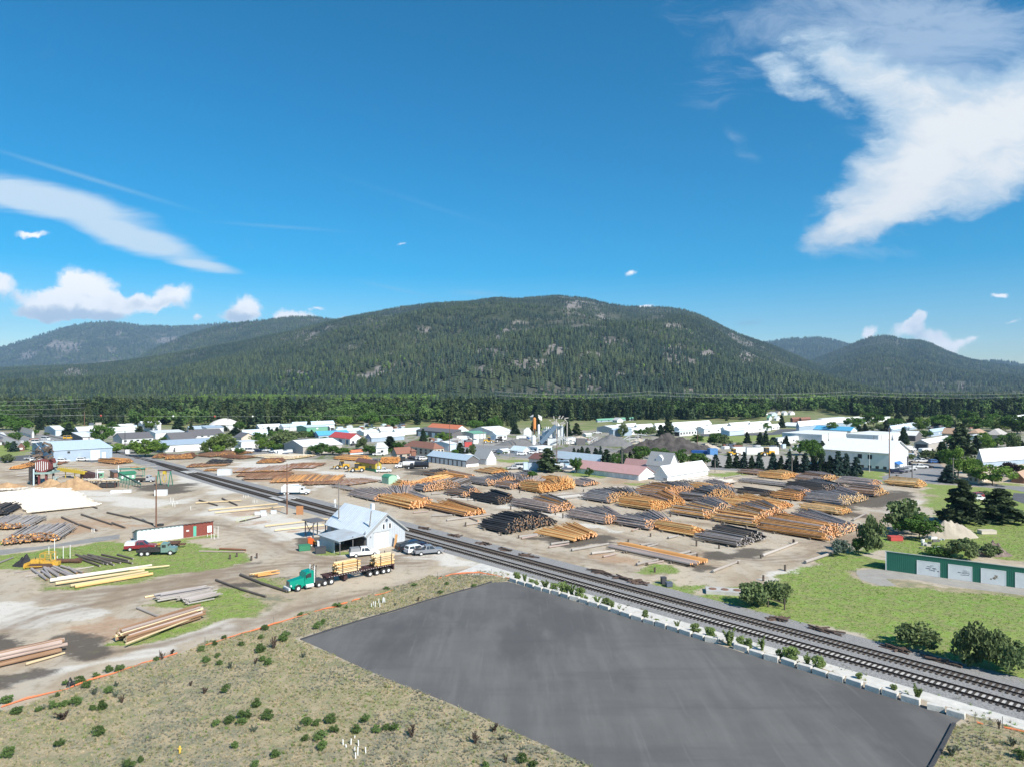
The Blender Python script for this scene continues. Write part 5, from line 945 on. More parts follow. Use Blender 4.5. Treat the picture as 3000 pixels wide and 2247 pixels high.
B('H', 2035, 840, 2022, 2093, 812, .6, 'x', 'g', 'W', 'small white shed behind the green arched shed', '', 'shed', 'shed')
# middle of town
r0, *_ = B('J', 258, 585, -60, 372, 495, 2.6, 'hip', 't', 'N', 'two storey tan building with brown hipped roof', 'L:w6K,v6K;R:w2K,v3K', 'apartment_building')
B('J', 20, 590, -60, 70, 520, 1.2, 'hip', 'N', 'N', 'low brown annex left of the two storey tan building', '', 'annex')
B('J', 612, 692, 193, 746, 618, 1.8, 'y', 'k', 'S', 'row of storage units with white roll doors and blue grey roof', 'L:d9w;R:b1W', 'storage_building')
B('J', 832, 667, 690, 935, 600, 3.6, 'y', 'W', 'G', 'white gabled house with grey roof at the end of the storage units', 'L:d2W', 'house', 'house')
B('J', 455, 390, 72, 560, 322, 1.6, 'my', 'k', 'k', 'dark roofed front wing of the orange roofed hall', 'L:d5W', 'workshop')
B('J', 490, 380, 175, 640, 300, 3.2, 'y', 'W', 'O', 'large hall with orange red roof and white gable', '', 'hall')
B('J', 690, 388, 530, 825, 330, 1.0, 'x', 'g', 'e', 'grey building with pale green roof right of the orange roofed hall', 'R:d2W', 'building')
B('J', 905, 345, 640, 1105, 310, 2.6, 'x', 'W', 'W', 'very large white warehouse behind the green roofed building', '', 'warehouse')
B('J', 938, 398, 865, 1048, 345, 1.6, 'x', 'W', 's', 'small white garage with pale blue roof', 'L:d1b;R:w3K', 'garage', 'garage')
B('J', 430, 516, 262, 505, 440, .8, 'x', 'b', 'W', 'white roofed storage row behind the brown roofed building', 'L:d3W', 'storage_building')
B('J', 1225, 552, 1085, 1312, 518, 1.8, 'y', 'W', 's', 'small white office with light blue roof and turquoise gable trim', 'L:w2K;R:w3K', 'office')
B('J', 1380, 535, 1285, 1538, 482, .4, 'f', 's', 'W', 'long pale portable office with flat white roof', 'R:w4K;L:w2K', 'office')
B('J', 1005, 547, 940, 1085, 512, .5, 'x', 'w', 'W', 'small white shed left of the blue roofed office', '', 'shed', 'shed')
B('J', 1425, 668, 1290, 1560, 608, 2.0, 'y', 'g', 'n', 'grey garage with dark red gable behind the tall pine', 'L:d1g', 'garage', 'garage')
B('J', 2052, 690, 1590, 2085, 622, 2.2, 'y', 'b', 's', 'long low pale blue building with light roof behind a green tree', 'L:w4K,D1N', 'building')
B('J', 2190, 322, 2022, 2330, 272, 1.4, 'x', 'g', 'W', 'white hangar with grey end wall left of the gravel mound', '', 'hangar', 'hangar')
B('J', 2030, 207, 2020, 2420, 185, 1.0, 'x', 'B', 'e', 'long pale green shed in the far meadow', 'R:w5K', 'shed', 'shed')
B('J', 2200, 362, 2155, 2400, 292, .8, 'x', 'B', 'B', 'blue grey hangar in front of the white hangar by the gravel mound', '', 'hangar', 'hangar')
B('J', 1350, 190, 1300, 1430, 150, 2.0, 'y', 'W', 'g', 'white house among trees at the forest edge behind the orange silo', 'L:w2K', 'house', 'house')
B('J', 1905, 365, 1868, 1968, 338, .6, 'x', 'g', 'W', 'grey and white container beside the sand heap', '', 'container', 'container')
B('J', 1690, 440, 1665, 1790, 382, .3, 'f', 'W', 'w', 'white plant control cabin right of the twin silos', 'R:w1K', 'cabin')
B('J', 580, 596, 490, 690, 575, .5, 'x', 'W', 'W', 'white roof behind the storage units', '', 'shed', 'shed')
# pink roofed sheds and dormer house
B('K', 262, 836, -430, 432, 775, 2.4, 'y', 'W', 'P', 'long white shed with faded pink roof, front of the pink roofed pair', 'L:d8w', 'shed', 'shed')
B('K', 560, 740, 110, 610, 705, 2.2, 'y', 'W', 'P', 'second white shed with faded pink roof behind the front one', '', 'shed', 'shed')
r0, a, b_, h = B('K', 590, 762, 350, 695, 680, 4.6, 'y', 'W', 'G', 'white house with steep grey roof and a dormer behind the pink roofed sheds', 'R:w1K', 'house', 'house')
MB().prismx([(a*.5-1.5, h-.5), (a*.5-1.5, h+2.6), (a*.5, h+3.8), (a*.5+1.5, h+2.6), (a*.5+1.5, h-.5)], .9, b_*.42).obj('dormer', pm('W'), r0)
B('K', 572, 846, 432, 1012, 782, 3.0, 'x', 'W', 'W', 'large white shed with broad white roof and a grey end wall', 'L:p1W;L03:b1A', 'shed', 'shed')
# airfield hangars
for i, (xc, yc, xl, xr, ye, ri) in enumerate([(640, 285, 605, 845, 245, 2.2), (850, 270, 795, 1048, 235, 2.4), (1060, 285, 1045, 1262, 255, 1.2), (1265, 282, 1218, 1482, 245, 2.0), (1480, 290, 1438, 1692, 240, 2.2), (1700, 288, 1670, 1782, 258, 1.8), (700, 335, 640, 968, 278, 1.6), (970, 332, 880, 1170, 280, 1.6), (1190, 345, 1150, 1688, 280, 1.4), (450, 290, 420, 560, 250, 1.8), (250, 300, 210, 420, 262, 1.8), (40, 300, 10, 240, 258, 1.8), (130, 345, 120, 360, 300, 1.6)]):
    B('K', xc, yc, xl, xr, ye, ri, 'x', 'W', 'W', ['white hangar with arched roof at the left end of the back row', 'second white hangar of the back row', 'low white hangar in the middle of the back row', 'white hangar with grey door right of the back row middle', 'large white hangar near the right end of the back row', 'small white hangar closing the back row at the right', 'white front row hangar above the two storey terminal', 'white front row hangar with three small windows', 'very long white hangar of the front row', 'small white hangar between two dark trees', 'white hangar left of the tall dark pine', 'white hangar at the left end of the airfield', 'blue grey hangar behind the leafy tree by the gravel mounds'][i], 'L46:D1g;R:w3K' if i in (0, 3, 4) else 'R:w2K', 'hangar', 'hangar')
B('K', 705, 358, 645, 890, 312, .3, 'f', 'W', 's', 'two storey white terminal building with rows of windows', 'R:w6K,v6K;L:D1K', 'terminal_building')
B('K', 1245, 352, 1158, 1400, 305, .6, 'x', 'b', 'W', 'low pale blue and white hangar at the front of the airfield', '', 'hangar', 'hangar')
B('K', 1995, 312, 1975, 2700, 240, 2.6, 'x', 'B', 'W', 'very large blue grey hall with white roof at the right of the airfield', 'R:w2K', 'hall')
B('K', 1960, 372, 1918, 2172, 332, .8, 'x', 'w', 'R', 'low building with bright red roof before the large blue grey hall', 'R:w5K', 'building')
B('K', 1765, 452, 1755, 2160, 382, .3, 'f', 'W', 'w', 'flat white office with many windows left of the two green trees', 'R:w6K;L:w3K', 'office')
B('K', 1925, 215, 1900, 2010, 172, 1.2, 'x', 'n', 'N', 'dark brown barn at the far meadow, left half of the pair', '', 'barn', 'barn')
B('K', 2020, 215, 2008, 2120, 172, 1.2, 'x', 'n', 'N', 'dark brown barn at the far meadow, right half of the pair', '', 'barn', 'barn')
for i, (xc, yc, xl, xr, ye, wl, rf) in enumerate([(1620, 130, 1590, 1660, 112, 'W', 'A'), (1700, 140, 1660, 1760, 118, 'b', 'g'), (1760, 128, 1730, 1800, 105, 't', 'k'), (1830, 132, 1800, 1870, 108, 'W', 'g'), (1900, 130, 1870, 1950, 108, 'W', 'A'), (1670, 190, 1650, 1705, 158, 'w', 'e'), (1750, 190, 1720, 1800, 165, 'W', 'w'), (30, 210, -20, 95, 185, 'W', 'g')]):
    B('K', xc, yc, xl, xr, ye, 2.0, 'y', wl, rf, ['white house leftmost of the far village', 'pale blue house of the far village', 'tan house of the far village', 'white house with grey roof in the far village middle', 'white house at the right of the far village', 'green roofed house below the far village', 'long white roofed house below the far village', 'white house in the meadow left of the hangars'][i], 'L:w2K', 'house', 'house')
# right part of town
B('L', 30, 212, -20, 275, 172, .3, 'f', 'g', 'W', 'long grey store with white flat roof at the far right, left end', 'R:w3K', 'store', 'store')
B('L', 335, 215, 270, 505, 172, .3, 'f', 'g', 'W', 'middle block of the long white roofed stores', 'R:D3g', 'store', 'store')
B('L', 500, 218, 490, 768, 172, .3, 'f', 'W', 'W', 'white block at the right end of the long stores', '', 'store', 'store')
B('L', 20, 278, -420, 160, 262, 2.0, 'y', 's', 'W', 'pale hall with white roof behind the blue roofed building', '', 'hall')
B('L', 340, 316, -60, 410, 300, 2.4, 'y', 'W', 'C', 'low building with bright blue roof behind the white factory', '', 'building')
B('L', 845, 262, 758, 930, 235, 2.4, 'hip', 'W', 'W', 'white building with white hipped roof', '', 'building')
B('L', 950, 250, 930, 1255, 222, .3, 'f', 'e', 'w', 'long flat green and tan building at the forest edge', '', 'building')
B('L', 780, 315, 756, 1200, 280, 2.2, 'x', 'B', 'b', 'long blue grey warehouse with blue trimmed roof', 'R79:D1W', 'warehouse')
B('L', 1205, 285, 1195, 1450, 270, .8, 'x', 'k', 'k', 'long low dark building behind the tall pine', '', 'building')
B('L', 1210, 362, 1190, 1378, 308, 1.4, 'x', 'B', 'S', 'blue grey workshop with white trim left of the tan apartments', 'R:w1W', 'workshop')
B('L', 1445, 392, 1328, 1500, 330, 3.0, 'y', 'T', 'V', 'tan gabled apartment building left of the tall pine', 'L:w2K', 'apartment_building')
B('L', 1720, 345, 1610, 1800, 325, 2.4, 'hip', 'T', 'V', 'tan house with brown hipped roof right of the tall pine', 'R:w2K', 'house', 'house')
B('L', 1690, 400, 1620, 1785, 355, .3, 'f', 'W', 'W', 'white box building right of the tall pine', '', 'building')
B('L', 1960, 440, 1795, 2038, 345, 3.2, 'hip', 'T', 'A', 'three storey tan apartment building with balconies', 'R:w2K,v2K;L:w2K', 'apartment_building')
B('L', 2085, 195, 2060, 2300, 165, 1.8, 'x', 's', 'W', 'pale hangar at the far right edge', 'R:D1w', 'hangar', 'hangar')
B('L', 1040, 412, 870, 1107, 350, 2.2, 'y', 'k', 'W', 'grey barn with white roof before the blue grey warehouse', 'L:D2K', 'barn', 'barn')
B('L', 1180, 515, 1025, 1450, 435, 1.6, 'x', 'A', 'W', 'tan and white workshop with long white roof behind the white factory', 'L:D1K', 'workshop')
B('L', 30, 440, -400, 300, 345, .3, 'f', 'w', 'W', 'flat white factory block left of the main factory', 'R:w2K', 'factory')
B('L', 640, 440, 290, 880, 352, .3, 'f', 'W', 'W', 'flat white factory block behind the main factory', 'R:w8g', 'factory')
B('L', 260, 432, 168, 295, 378, .3, 'f', 'W', 'W', 'white stair tower on the factory roof', 'L:D1g', 'tower')
r0, a, b_, h = B('L', 752, 748, 42, 962, 540, 4.0, 'y', 'W', 'W', 'large white factory hall with white gabled roof and blue base', 'L:b1M;R01:b1M;L:w9K;L:v0K;L25:v2K', 'factory', over=.7)
q = MB(); L2_ = b_
q.box(L2_*.62, L2_*.92, -.06, -.002, .03, 4.6).obj('door', pm('W'), r0); MB().box(L2_*.9, L2_*.985, -.06, -.004, .03, 4.8).obj('door', pm('K'), r0)
MB().prismx([(-1.5, 2.6), (-.01, 3.6), (-.01, 2.6)], L2_*.28, L2_*.55).obj('awning', cm((.04, .16, .42)), r0)
B('L', 1765, 690, 1700, 3000, 608, 4.0, 'x', 'B', 'W', 'very large blue grey hall with white roof and blue edge at the right', '', 'hall', rot=-18)
B('L', 1718, 872, 1608, 1890, 790, 2.2, 'y', 't', 'n', 'pinkish tan house with dark roof behind the round green tree', 'L:w2K;R:w1K', 'house', 'house')
B('L', 2212, 868, 2075, 2400, 815, 2.0, 'x', 'N', 'V', 'low brown house with brown roof at the right edge', 'R:w2K', 'house', 'house')
# low shed and container-like row in the foreground
SHW = mat('pale_galvanised', (.56, .62, .66), (.46, .52, .56), .9, rough=.5)
def low_shed():
    P0 = at('g', 1480, 522); P1 = at('g', 1990, 470); P2 = at('h', 90, 418); root = empty('long_shed', P0, math.atan2((P2-P0).y, (P2-P0).x), 'long low shed, pale metal at the left and rust red boards at the right', 'shed')
    L = (P2-P0).length; a = (P1-P0).length; h = 2.9; dd = 4.2
    MB().prismx([(0, 0), (dd, 0), (dd, h-1.3), (0, h)], 0, a).obj('metal_wall', mat('shed_metal', (.62, .68, .72), (.54, .6, .64), .5, rough=.5), root)
    MB().prismx([(0, 0), (dd, 0), (dd, h-1.3), (0, h)], a+.02, L).obj('red_wall', mat('red_boards', (.26, .07, .05), (.17, .05, .04), 3), root)
    b = MB(); b.prismx([(-.3, h+.08), (dd+.3, h-1.36), (dd+.3, h-1.26), (-.3, h+.18)], -.2, L+.2); n = int(L/.8)
    for i in range(n): b.box(i*L/n, i*L/n+.3, -.34, -.1, h-.02, h+.14)
    b.obj('roof', mat('shed_roof', (.2, .19, .19), (.12, .11, .11), 1), root)
    g = MB()
    for i in range(9): g.box(-.03, .0, .3+i*.6, .34+i*.6, .05, h-.05)
    g.obj('wall_rib', pm('G'), root)
    MB().box(a+(L-a)*.33, a+(L-a)*.43, -.06, -.003, .05, 2.3).obj('door', cm((.12, .45, .33)), root)
    MB().box(a+(L-a)*.8, a+(L-a)*.95, -.06, -.003, .5, 2.0).obj('window', pm('W'), root)
    MB().box(a+(L-a)*.1, a+(L-a)*.19, -.05, -.003, 1.3, 1.6).obj('sign', pm('W'), root)
    for k in (.36, .67): MB().box(a*k, a*k+.06, -.03, -.003, .05, h-.05).obj('seam', pm('g'), root)
low_shed()
# barn workshop by the railway
def barn():
    P = at('h', 1752, 598); root = empty('barn', P, math.atan2(E2.y, E2.x), 'grey metal barn workshop with pale blue grey roof beside the railway', 'barn'); L2 = xsolve(P, E2, pp('h', 2163, 0)[0]); L1 = xsolve(P, E1, pp('h', 1322, 0)[0]); h = 3.3; ap = h+3.7
    mw = mat('barn_metal', (.50, .53, .56), (.42, .45, .475), .5, rough=.55)
    MB().prism([(0, 0), (L2, 0), (L2, h), (L2/2, ap), (0, h)], 0, L1).obj('wall', mw, root)
    rib = MB()
    for i in range(int(L2/.6)+1):
        x = i*.6+.02; top = h+(ap-h)*(1-abs(x-L2/2)/(L2/2))-.1; rib.box(x, x+.05, -.04, -.001, .02, top)
    for i in range(int(L1/.6)): rib.box(-.04, -.001, i*.6, i*.6+.05, .02, h-.1)
    rib.obj('wall_rib', mw, root)
    rm = mat('barn_roof', (.60, .66, .70), (.53, .58, .62), .5, rough=.4)
    r = MB(); k = (ap-h)/(L2/2); o = .6
    for s in (0, 1): x0, x1 = (-o, L2/2) if s == 0 else (L2+o, L2/2); r.prism([(x0, h-o*k+.03), (x1, ap+.03), (x1, ap+.15), (x0, h-o*k+.15)], -.45, L1+.45)
    r.obj('roof', rm, root); r = MB()
    for i in range(int(L1/.8)):
        y = i*.8
        for s in (0, 1): x0, x1 = (-o, L2/2) if s == 0 else (L2+o, L2/2); r.beam((x0, y, h-o*k+.17), (x1, y, ap+.17), .05, .05)
    r.obj('roof_seam', rm, root)
    t = MB(); t.beam((-o, -.5, h-o*k), (L2/2, -.5, ap), .1, .3).beam((L2/2, -.5, ap), (L2+o, -.5, h-o*k), .1, .3); t.obj('gable_trim', pm('G'), root)
    d = MB().box(L2*.17, L2*.56, -.08, -.045, .03, 3.3).obj('garage_door', pm('W'), root); MB().box(L2*.16, L2*.57, -.14, -.05, 3.32, 3.46).obj('lintel', pm('G'), d)
    for x in (L2*.42, L2*.585):
        w = MB().box(x-.42, x+.42, -.09, -.045, 3.8, 5.0).obj('window_frame', pm('W'), root); MB().box(x-.22, x+.22, -.12, -.091, 3.92, 4.88).obj('window', GLASS, w)
    MB().tube((L2/2, -.3, ap-1.3), (L2/2, -.05, ap-1.3), .25, .25, 8).obj('lamp', pm('D'), root); MB().box(L2*.08, L2*.1, -.07, -.045, 2.5, 2.8).obj('vent', pm('K'), root)
    for y in (L1*.62, L1*.85): MB().box(-.07, -.045, y-.5, y+.5, 1.4, 3.2).obj('window', GLASS, root)
    # lean-to against the left wall
    w = MB(); a = L1*.02; c = L1*.52; D_ = xsolve(P, -Vector(E2), pp('h', 1500, 0)[0]); D_ = 6.0
    w.box(-D_, -D_+.15, a+2.2, c, 0, 2.7).box(-D_, 0, c-.15, c, 0, 2.8).box(-D_, -D_+.15, a, a+2.2, 2.3, 2.7); w.obj('lean_to_wall', mw, root)
    p = MB()
    for x, y in ((-D_+.1, a+.1), (-D_/2, a+.1), (-.2, a+.1)): p.tube((x, y, 0), (x, y, 2.7+(x+D_)*.2), .11, .11, 6)
    p.obj('post', pm('k'), root)
    MB().prism([(-D_-.4, 2.72), (-.05, 3.15), (-.05, 3.25), (-D_-.4, 2.84)], a-.3, c+.3).obj('lean_to_roof', mat('lean_to_sheet', (.45, .52, .56), (.36, .36, .36), .35, rough=.5), root)
    MB().box(-.4, -.05, a+.2, c-.3, .02, 2.4).obj('lean_to_shade', pm('K'), root)  # black slab along the barn wall paints the shaded inside of the lean-to
    s = MB()
    for x, y in ((-3.2, L1+.2), (-3.2, L1+4), (-.3, L1+4), (-.3, L1+.2)): s.tube((x, y, 0), (x, y, 3.7), .13, .13, 6)
    s.beam((-3.2, L1+.2, .3), (-3.2, L1+4, 3.4), .12).beam((-3.2, L1+4, .3), (-.3, L1+4, 3.4), .12); s.obj('canopy_frame', pm('k'), root); MB().box(-3.8, -.1, L1-.1, L1+4.5, 3.7, 3.85).obj('canopy', pm('k'), root)
    MB().box(L2*.62, L2*.98, L1*.55, L1*.58, ap-2, ap+.6)
    MB().box(L2*.62, L2*.62+.7, L1*.45, L1*.45+.7, h, ap+.9).obj('chimney', pm('W'), root)
barn()
# green storage row at the right
def green_storage():
    P0 = at('R', 722, 992); Dv = Vector((.82, -.57, 0)).normalized(); root = empty('storage_building', P0, math.atan2(Dv.y, Dv.x), 'dark green ribbed metal storage row with white roll doors', 'storage building'); L = 62; h = 3.45; dd = 4.6
    gm = mat('green_metal', (.05, .22, .15), (.04, .185, .125), .3, rough=.45); MB().prismx([(0, 0), (dd, 0), (dd, h-1.45), (0, h)], 0, L).obj('wall', gm, root)
    doors = [(5.0+i*4.75, 5.0+i*4.75+3.3) for i in range(12)]
    rib = MB(); x = .15
    while x < L:
        ind = any(a-.15 < x < b+.1 for a, b in doors); rib.box(x, x+.09, -.05, -.001, 2.62 if ind else .02, h-.05); x += .30
    rib.obj('wall_rib', gm, root)
    MB().prismx([(-.15, h+.01), (dd+.2, h-1.52), (dd+.2, h-1.4), (-.15, h+.13)], -.2, L+.2).obj('roof', mat('pale_roof', (.62, .64, .62), (.52, .54, .53), .4, rough=.5), root)
    MB().box(-.08, .06, -.1, .02, 0, h).obj('corner_trim', pm('W'), root)
    for i, (a, b) in enumerate(doors):
        d = MB().box(a, b, -.09, -.052, .03, 2.45).obj('door', mat('door_white', (.74, .75, .74), (.64, .66, .66), .6, rough=.5), root)
        f = MB().box(a-.12, a, -.11, -.051, .02, 2.57).box(b, b+.12, -.11, -.051, .02, 2.57).box(a, b, -.11, -.051, 2.45, 2.57).obj('door_frame', pm('W'), d)
        mk = MB(); c = (a+b)/2; rr = random.Random(i)
        if i < 2:
            for k in range(16): x = c+.2+rr.gauss(0, .5); z = 1.25+rr.gauss(0, .22); mk.box(x, x+rr.uniform(.2, .6), -.096, -.0905, z, z+rr.uniform(.05, .16))
        elif i == 2:
            for k in range(12): x = c+rr.uniform(-.5, .4); z = rr.uniform(.8, 1.5); mk.box(x, x+.25, -.096, -.0905, z, z+.16)
        elif i > 3:
            for k in range(22):
                t = k/21*math.pi-math.pi/2; t2 = (k+1)/21*math.pi-math.pi/2
                for rdd in (.75, 1.0): mk.beam((c+.1+rdd*.7*math.cos(t), -.094, 1.3+rdd*math.sin(t)), (c+.1+rdd*.7*math.cos(t2), -.094, 1.3+rdd*math.sin(t2)), .02, .05)
        if mk.V: mk.obj('door_picture', cm((.22, .24, .28) if i != 2 else (.3, .24, .18)), d)
green_storage()
def arched():
    P = at('H', 1985, 876); d = E2; root = empty('arched_shed', P, A1-math.pi/2, 'small pale green shed with dark green barrel roof beside the log stacks', 'shed'); W_ = 3.4; L = 4.2; n = 10
    pr = [(0, 0), (W_, 0), (W_, 2.0)]+[(W_/2+W_/2*math.cos(t), 2.0+1.0*math.sin(t)) for t in [math.pi*i/n for i in range(1, n)]]+[(0, 2.0)]
    MB().prism(pr, 0, L).obj('wall', cm((.38, .58, .42)), root)
    r = MB()
    for i in range(n): t, u = math.pi*i/n, math.pi*(i+1)/n; f = lambda a, k: (W_/2+(W_/2+k)*math.cos(a), 2.0+(1.0+k)*math.sin(a)); r.prism([f(t, .02), f(u, .02), f(u, .1), f(t, .1)], -.1, L+.1)
    r.obj('roof', cm((.07, .28, .17)), root)
arched()
def dome():
    P = at('H', 130, 300); root = empty('salt_shed', P, 0, 'large pale building with rounded roof behind the grey town roofs', 'storage building'); b = MB(); n = 20; rr = 10.5
    b.tube((0, 14, 0), (0, 14, 4), rr, rr, n).obj('wall', pm('w'), root); b = MB(); prev = (rr+.4, 4.02)
    for r_, z in ((8, 6.2), (4, 7.8), (1, 8.4)): b.tube((0, 14, prev[1]), (0, 14, z), prev[0], r_, n); prev = (r_, z)
    b.obj('roof', mat('dome_roof', (.68, .64, .58), (.6, .56, .5), .2), root, smooth=False)
dome()
# ---------------------------------------------------------------- trees of the town
def TR(p, L):
    for x, y, t, w, k, lb in L:
        gr = {'the spruce row before the factory': 1}
        tree(p, x, y, t, w, k, lb)
TR('G', [(30, 292, 108, 250, 'dec', 'big broadleaf tree at the left edge before the dark forest'), (190, 290, 150, 180, 'dec', 'broad green tree beside the big one at the left edge'), (158, 432, 295, 118, 'dec', 'green tree between the left edge houses'), (85, 512, 408, 72, 'dec', 'round green tree left of the small blue spruce'), (152, 522, 405, 98, 'spruce', 'small blue spruce before the brown house'), (280, 505, 398, 75, 'lite', 'bright green tree right of the brown house'),
         (385, 355, 272, 62, 'dec', 'small green tree right of the grey roofed house'), (742, 352, 208, 122, 'dark', 'dark tree left of the white roofed open shed'), (608, 462, 388, 118, 'olive', 'wide olive shrub behind the metal warehouse'), (1112, 445, 224, 215, 'dec', 'big dark green tree right of the open shed'), (1510, 370, 245, 115, 'pine', 'thin dark pine before the long white flat building'), (1632, 300, 128, 142, 'lite', 'light green round tree at the forest edge'), (1930, 340, 160, 150, 'dark', 'dark tree behind the charcoal roofed apartments'),
         (1262, 545, 425, 160, 'lite', 'light green bush beside the end of the metal warehouse'), (1455, 540, 425, 200, 'dec', 'green tree behind the black pole by the railway'), (1570, 580, 372, 310, 'lite', 'large bright green tree beside the railway bend'), (1750, 530, 422, 160, 'dec', 'green tree before the long white shed'), (1765, 412, 360, 72, 'dec', 'small green tree by the charcoal roofs'), (95, 642, 545, 120, 'olive', 'dark shrub at the left before the metal warehouse'), (500, 345, 315, 60, 'olive', 'low shrub before the pale blue warehouse')])
TR('H', [(175, 535, 305, 330, 'willow', 'large yellow green willow beside the red log stacks'), (30, 545, 400, 150, 'willow', 'smaller willow left of the large one'), (372, 556, 468, 112, 'dec', 'small green tree before the tiny red shed'), (465, 292, 225, 75, 'dark', 'dark spruce of the row behind the blue roofed workshop, first from the left'), (520, 300, 240, 62, 'dark', 'dark spruce behind the blue roofed workshop, second from the left'), (566, 300, 240, 62, 'dark', 'dark spruce behind the blue roofed workshop, third from the left'), (622, 302, 242, 62, 'dark', 'dark spruce behind the blue roofed workshop, fourth from the left'),
         (686, 352, 248, 66, 'spruce', 'tall spruce right of the blue roofed workshop'), (726, 352, 272, 52, 'spruce', 'slim spruce second right of the blue roofed workshop'), (780, 302, 255, 52, 'dark', 'small dark spruce before the pale blue roofs'), (200, 302, 235, 115, 'dark', 'dark tree above the willow'), (330, 350, 258, 140, 'dark', 'wide dark tree left of the blue roofed workshop'), (640, 522, 368, 185, 'lite', 'light green tree left of the big olive one'), (850, 502, 288, 270, 'olive', 'big olive green tree in the middle of the left town'), (765, 515, 420, 170, 'dec', 'green tree in front of the big olive one'),
         (985, 405, 278, 185, 'olive', 'olive tree left of the green metal building'), (1092, 392, 290, 125, 'dec', 'green tree before the green metal building'), (1156, 372, 284, 62, 'dark', 'slim dark tree before the blue roof'), (1192, 552, 435, 155, 'dec', 'green tree before the tan warehouse, leftmost of four'), (1265, 562, 420, 175, 'dec', 'tallest green tree before the tan warehouse'), (1382, 556, 450, 145, 'dec', 'green tree before the tan warehouse, third of four'), (1490, 562, 480, 150, 'dec', 'green tree before the tan warehouse, rightmost of four'), (1312, 412, 360, 140, 'dec', 'green bush before the blue roof building'),
         (1702, 502, 370, 130, 'olive', 'grey green tree right of the red roofed workshop'), (1775, 562, 450, 140, 'dec', 'green tree left of the small white house'), (2000, 502, 350, 175, 'dark', 'dark tree right of the small white house'), (2110, 525, 400, 160, 'dec', 'green tree behind the brown roofed house'), (1470, 245, 130, 85, 'lite', 'light green tree alone at the forest edge'), (2040, 560, 480, 80, 'dec', 'low green bush beside the small white house')])
TR('J', [(22, 482, 400, 66, 'dec', 'green tree left of the two storey tan building'), (170, 392, 340, 84, 'dec', 'round tree before the dark roofed hall wing'), (546, 562, 420, 104, 'dark', 'tall green cedar right of the two storey building'), (488, 572, 490, 72, 'dec', 'round bush beside the tall cedar'), (620, 556, 478, 36, 'dark', 'slim dark spruce between the cedars'), (686, 572, 434, 84, 'olive', 'olive cedar behind the grey gabled house'), (800, 378, 322, 52, 'dec', 'small tree right of the green roofed building'), (1140, 332, 215, 94, 'dark', 'dark pine right of the very large white warehouse'),
         (1495, 742, 478, 215, 'pine', 'tall dark pine in the middle beside the grey garage'), (1800, 756, 562, 132, 'dec', 'green tree before the long pale blue building'), (1935, 796, 690, 92, 'dec', 'small green tree left of the pink roofed shed'), (1775, 556, 482, 52, 'dark', 'dark spruce before the gravel mound, first from the left'), (1822, 556, 490, 52, 'dark', 'dark spruce before the gravel mound, second from the left'), (1862, 556, 464, 62, 'dark', 'dark spruce before the gravel mound, third from the left'), (1922, 556, 474, 66, 'dark', 'dark spruce before the gravel mound, fourth from the left'), (2010, 562, 480, 66, 'dark', 'dark spruce before the gravel mound, fifth from the left'), (2062, 572, 458, 52, 'spruce', 'slim blue spruce before the gravel mound'),
         (2128, 702, 490, 150, 'dark', 'big dark tree right of the long pale blue building'), (2200, 692, 530, 96, 'dec', 'green tree left of the dormer house'), (1705, 352, 180, 84, 'dark', 'dark tall tree right of the twin silos'), (1805, 347, 210, 94, 'pine', 'loose tree second right of the twin silos'), (960, 556, 530, 42, 'dec', 'tiny round bush left of the blue roofed office'), (1010, 552, 522, 30, 'dec', 'middle tiny bush left of the blue roofed office'), (1045, 552, 520, 30, 'dec', 'tiny bush nearest the blue roofed office')])
TR('K', [(20, 682, 530, 94, 'dec', 'green tree at the edge of the dark tree group'), (78, 652, 470, 72, 'spruce', 'slim blue spruce behind the pink roofed sheds'), (115, 642, 540, 66, 'dec', 'small tree behind the pink roofed shed'), (170, 652, 520, 66, 'dark', 'dark small tree left of the great maple'), (300, 657, 455, 225, 'dec', 'great dark green maple left of the dormer house'), (492, 602, 465, 195, 'dec', 'dark green maple behind the dormer house'), (722, 684, 488, 210, 'dec', 'great dark maple right of the dormer house'), (900, 684, 528, 230, 'dec', 'wide dark maple behind the white roofed shed'),
         (95, 362, 200, 94, 'olive', 'loose tree left of the airfield hangars'), (280, 372, 265, 134, 'dec', 'green tree before the left hangars'), (390, 357, 228, 112, 'olive', 'olive tree before the left hangars'), (500, 357, 228, 92, 'dark', 'dark tree left of the tallest pine by the hangars'), (582, 357, 148, 115, 'pine', 'tallest dark pine before the hangars above the black mound'), (1065, 442, 368, 115, 'olive', 'wide bush on the airfield grass'), (1190, 472, 334, 135, 'olive', 'loose olive tree on the airfield grass'), (1435, 432, 308, 72, 'dark', 'dark spruce on the airfield grass, leftmost'), (1572, 452, 308, 94, 'dark', 'dark spruce on the airfield grass, middle'), (1635, 452, 288, 72, 'dark', 'tallest dark spruce on the airfield grass'), (1718, 452, 364, 104, 'spruce', 'grey blue spruce before the flat white office'), (1855, 462, 348, 78, 'dark', 'dark spruce before the flat white office'),
         (1340, 482, 420, 84, 'olive', 'low shrub behind the machinery yard'), (1690, 470, 400, 94, 'olive', 'olive shrub before the flat white office'), (2000, 565, 394, 145, 'dec', 'bright green maple behind the spruce row, left one'), (2122, 565, 374, 180, 'dec', 'bright green maple behind the spruce row, right one')])
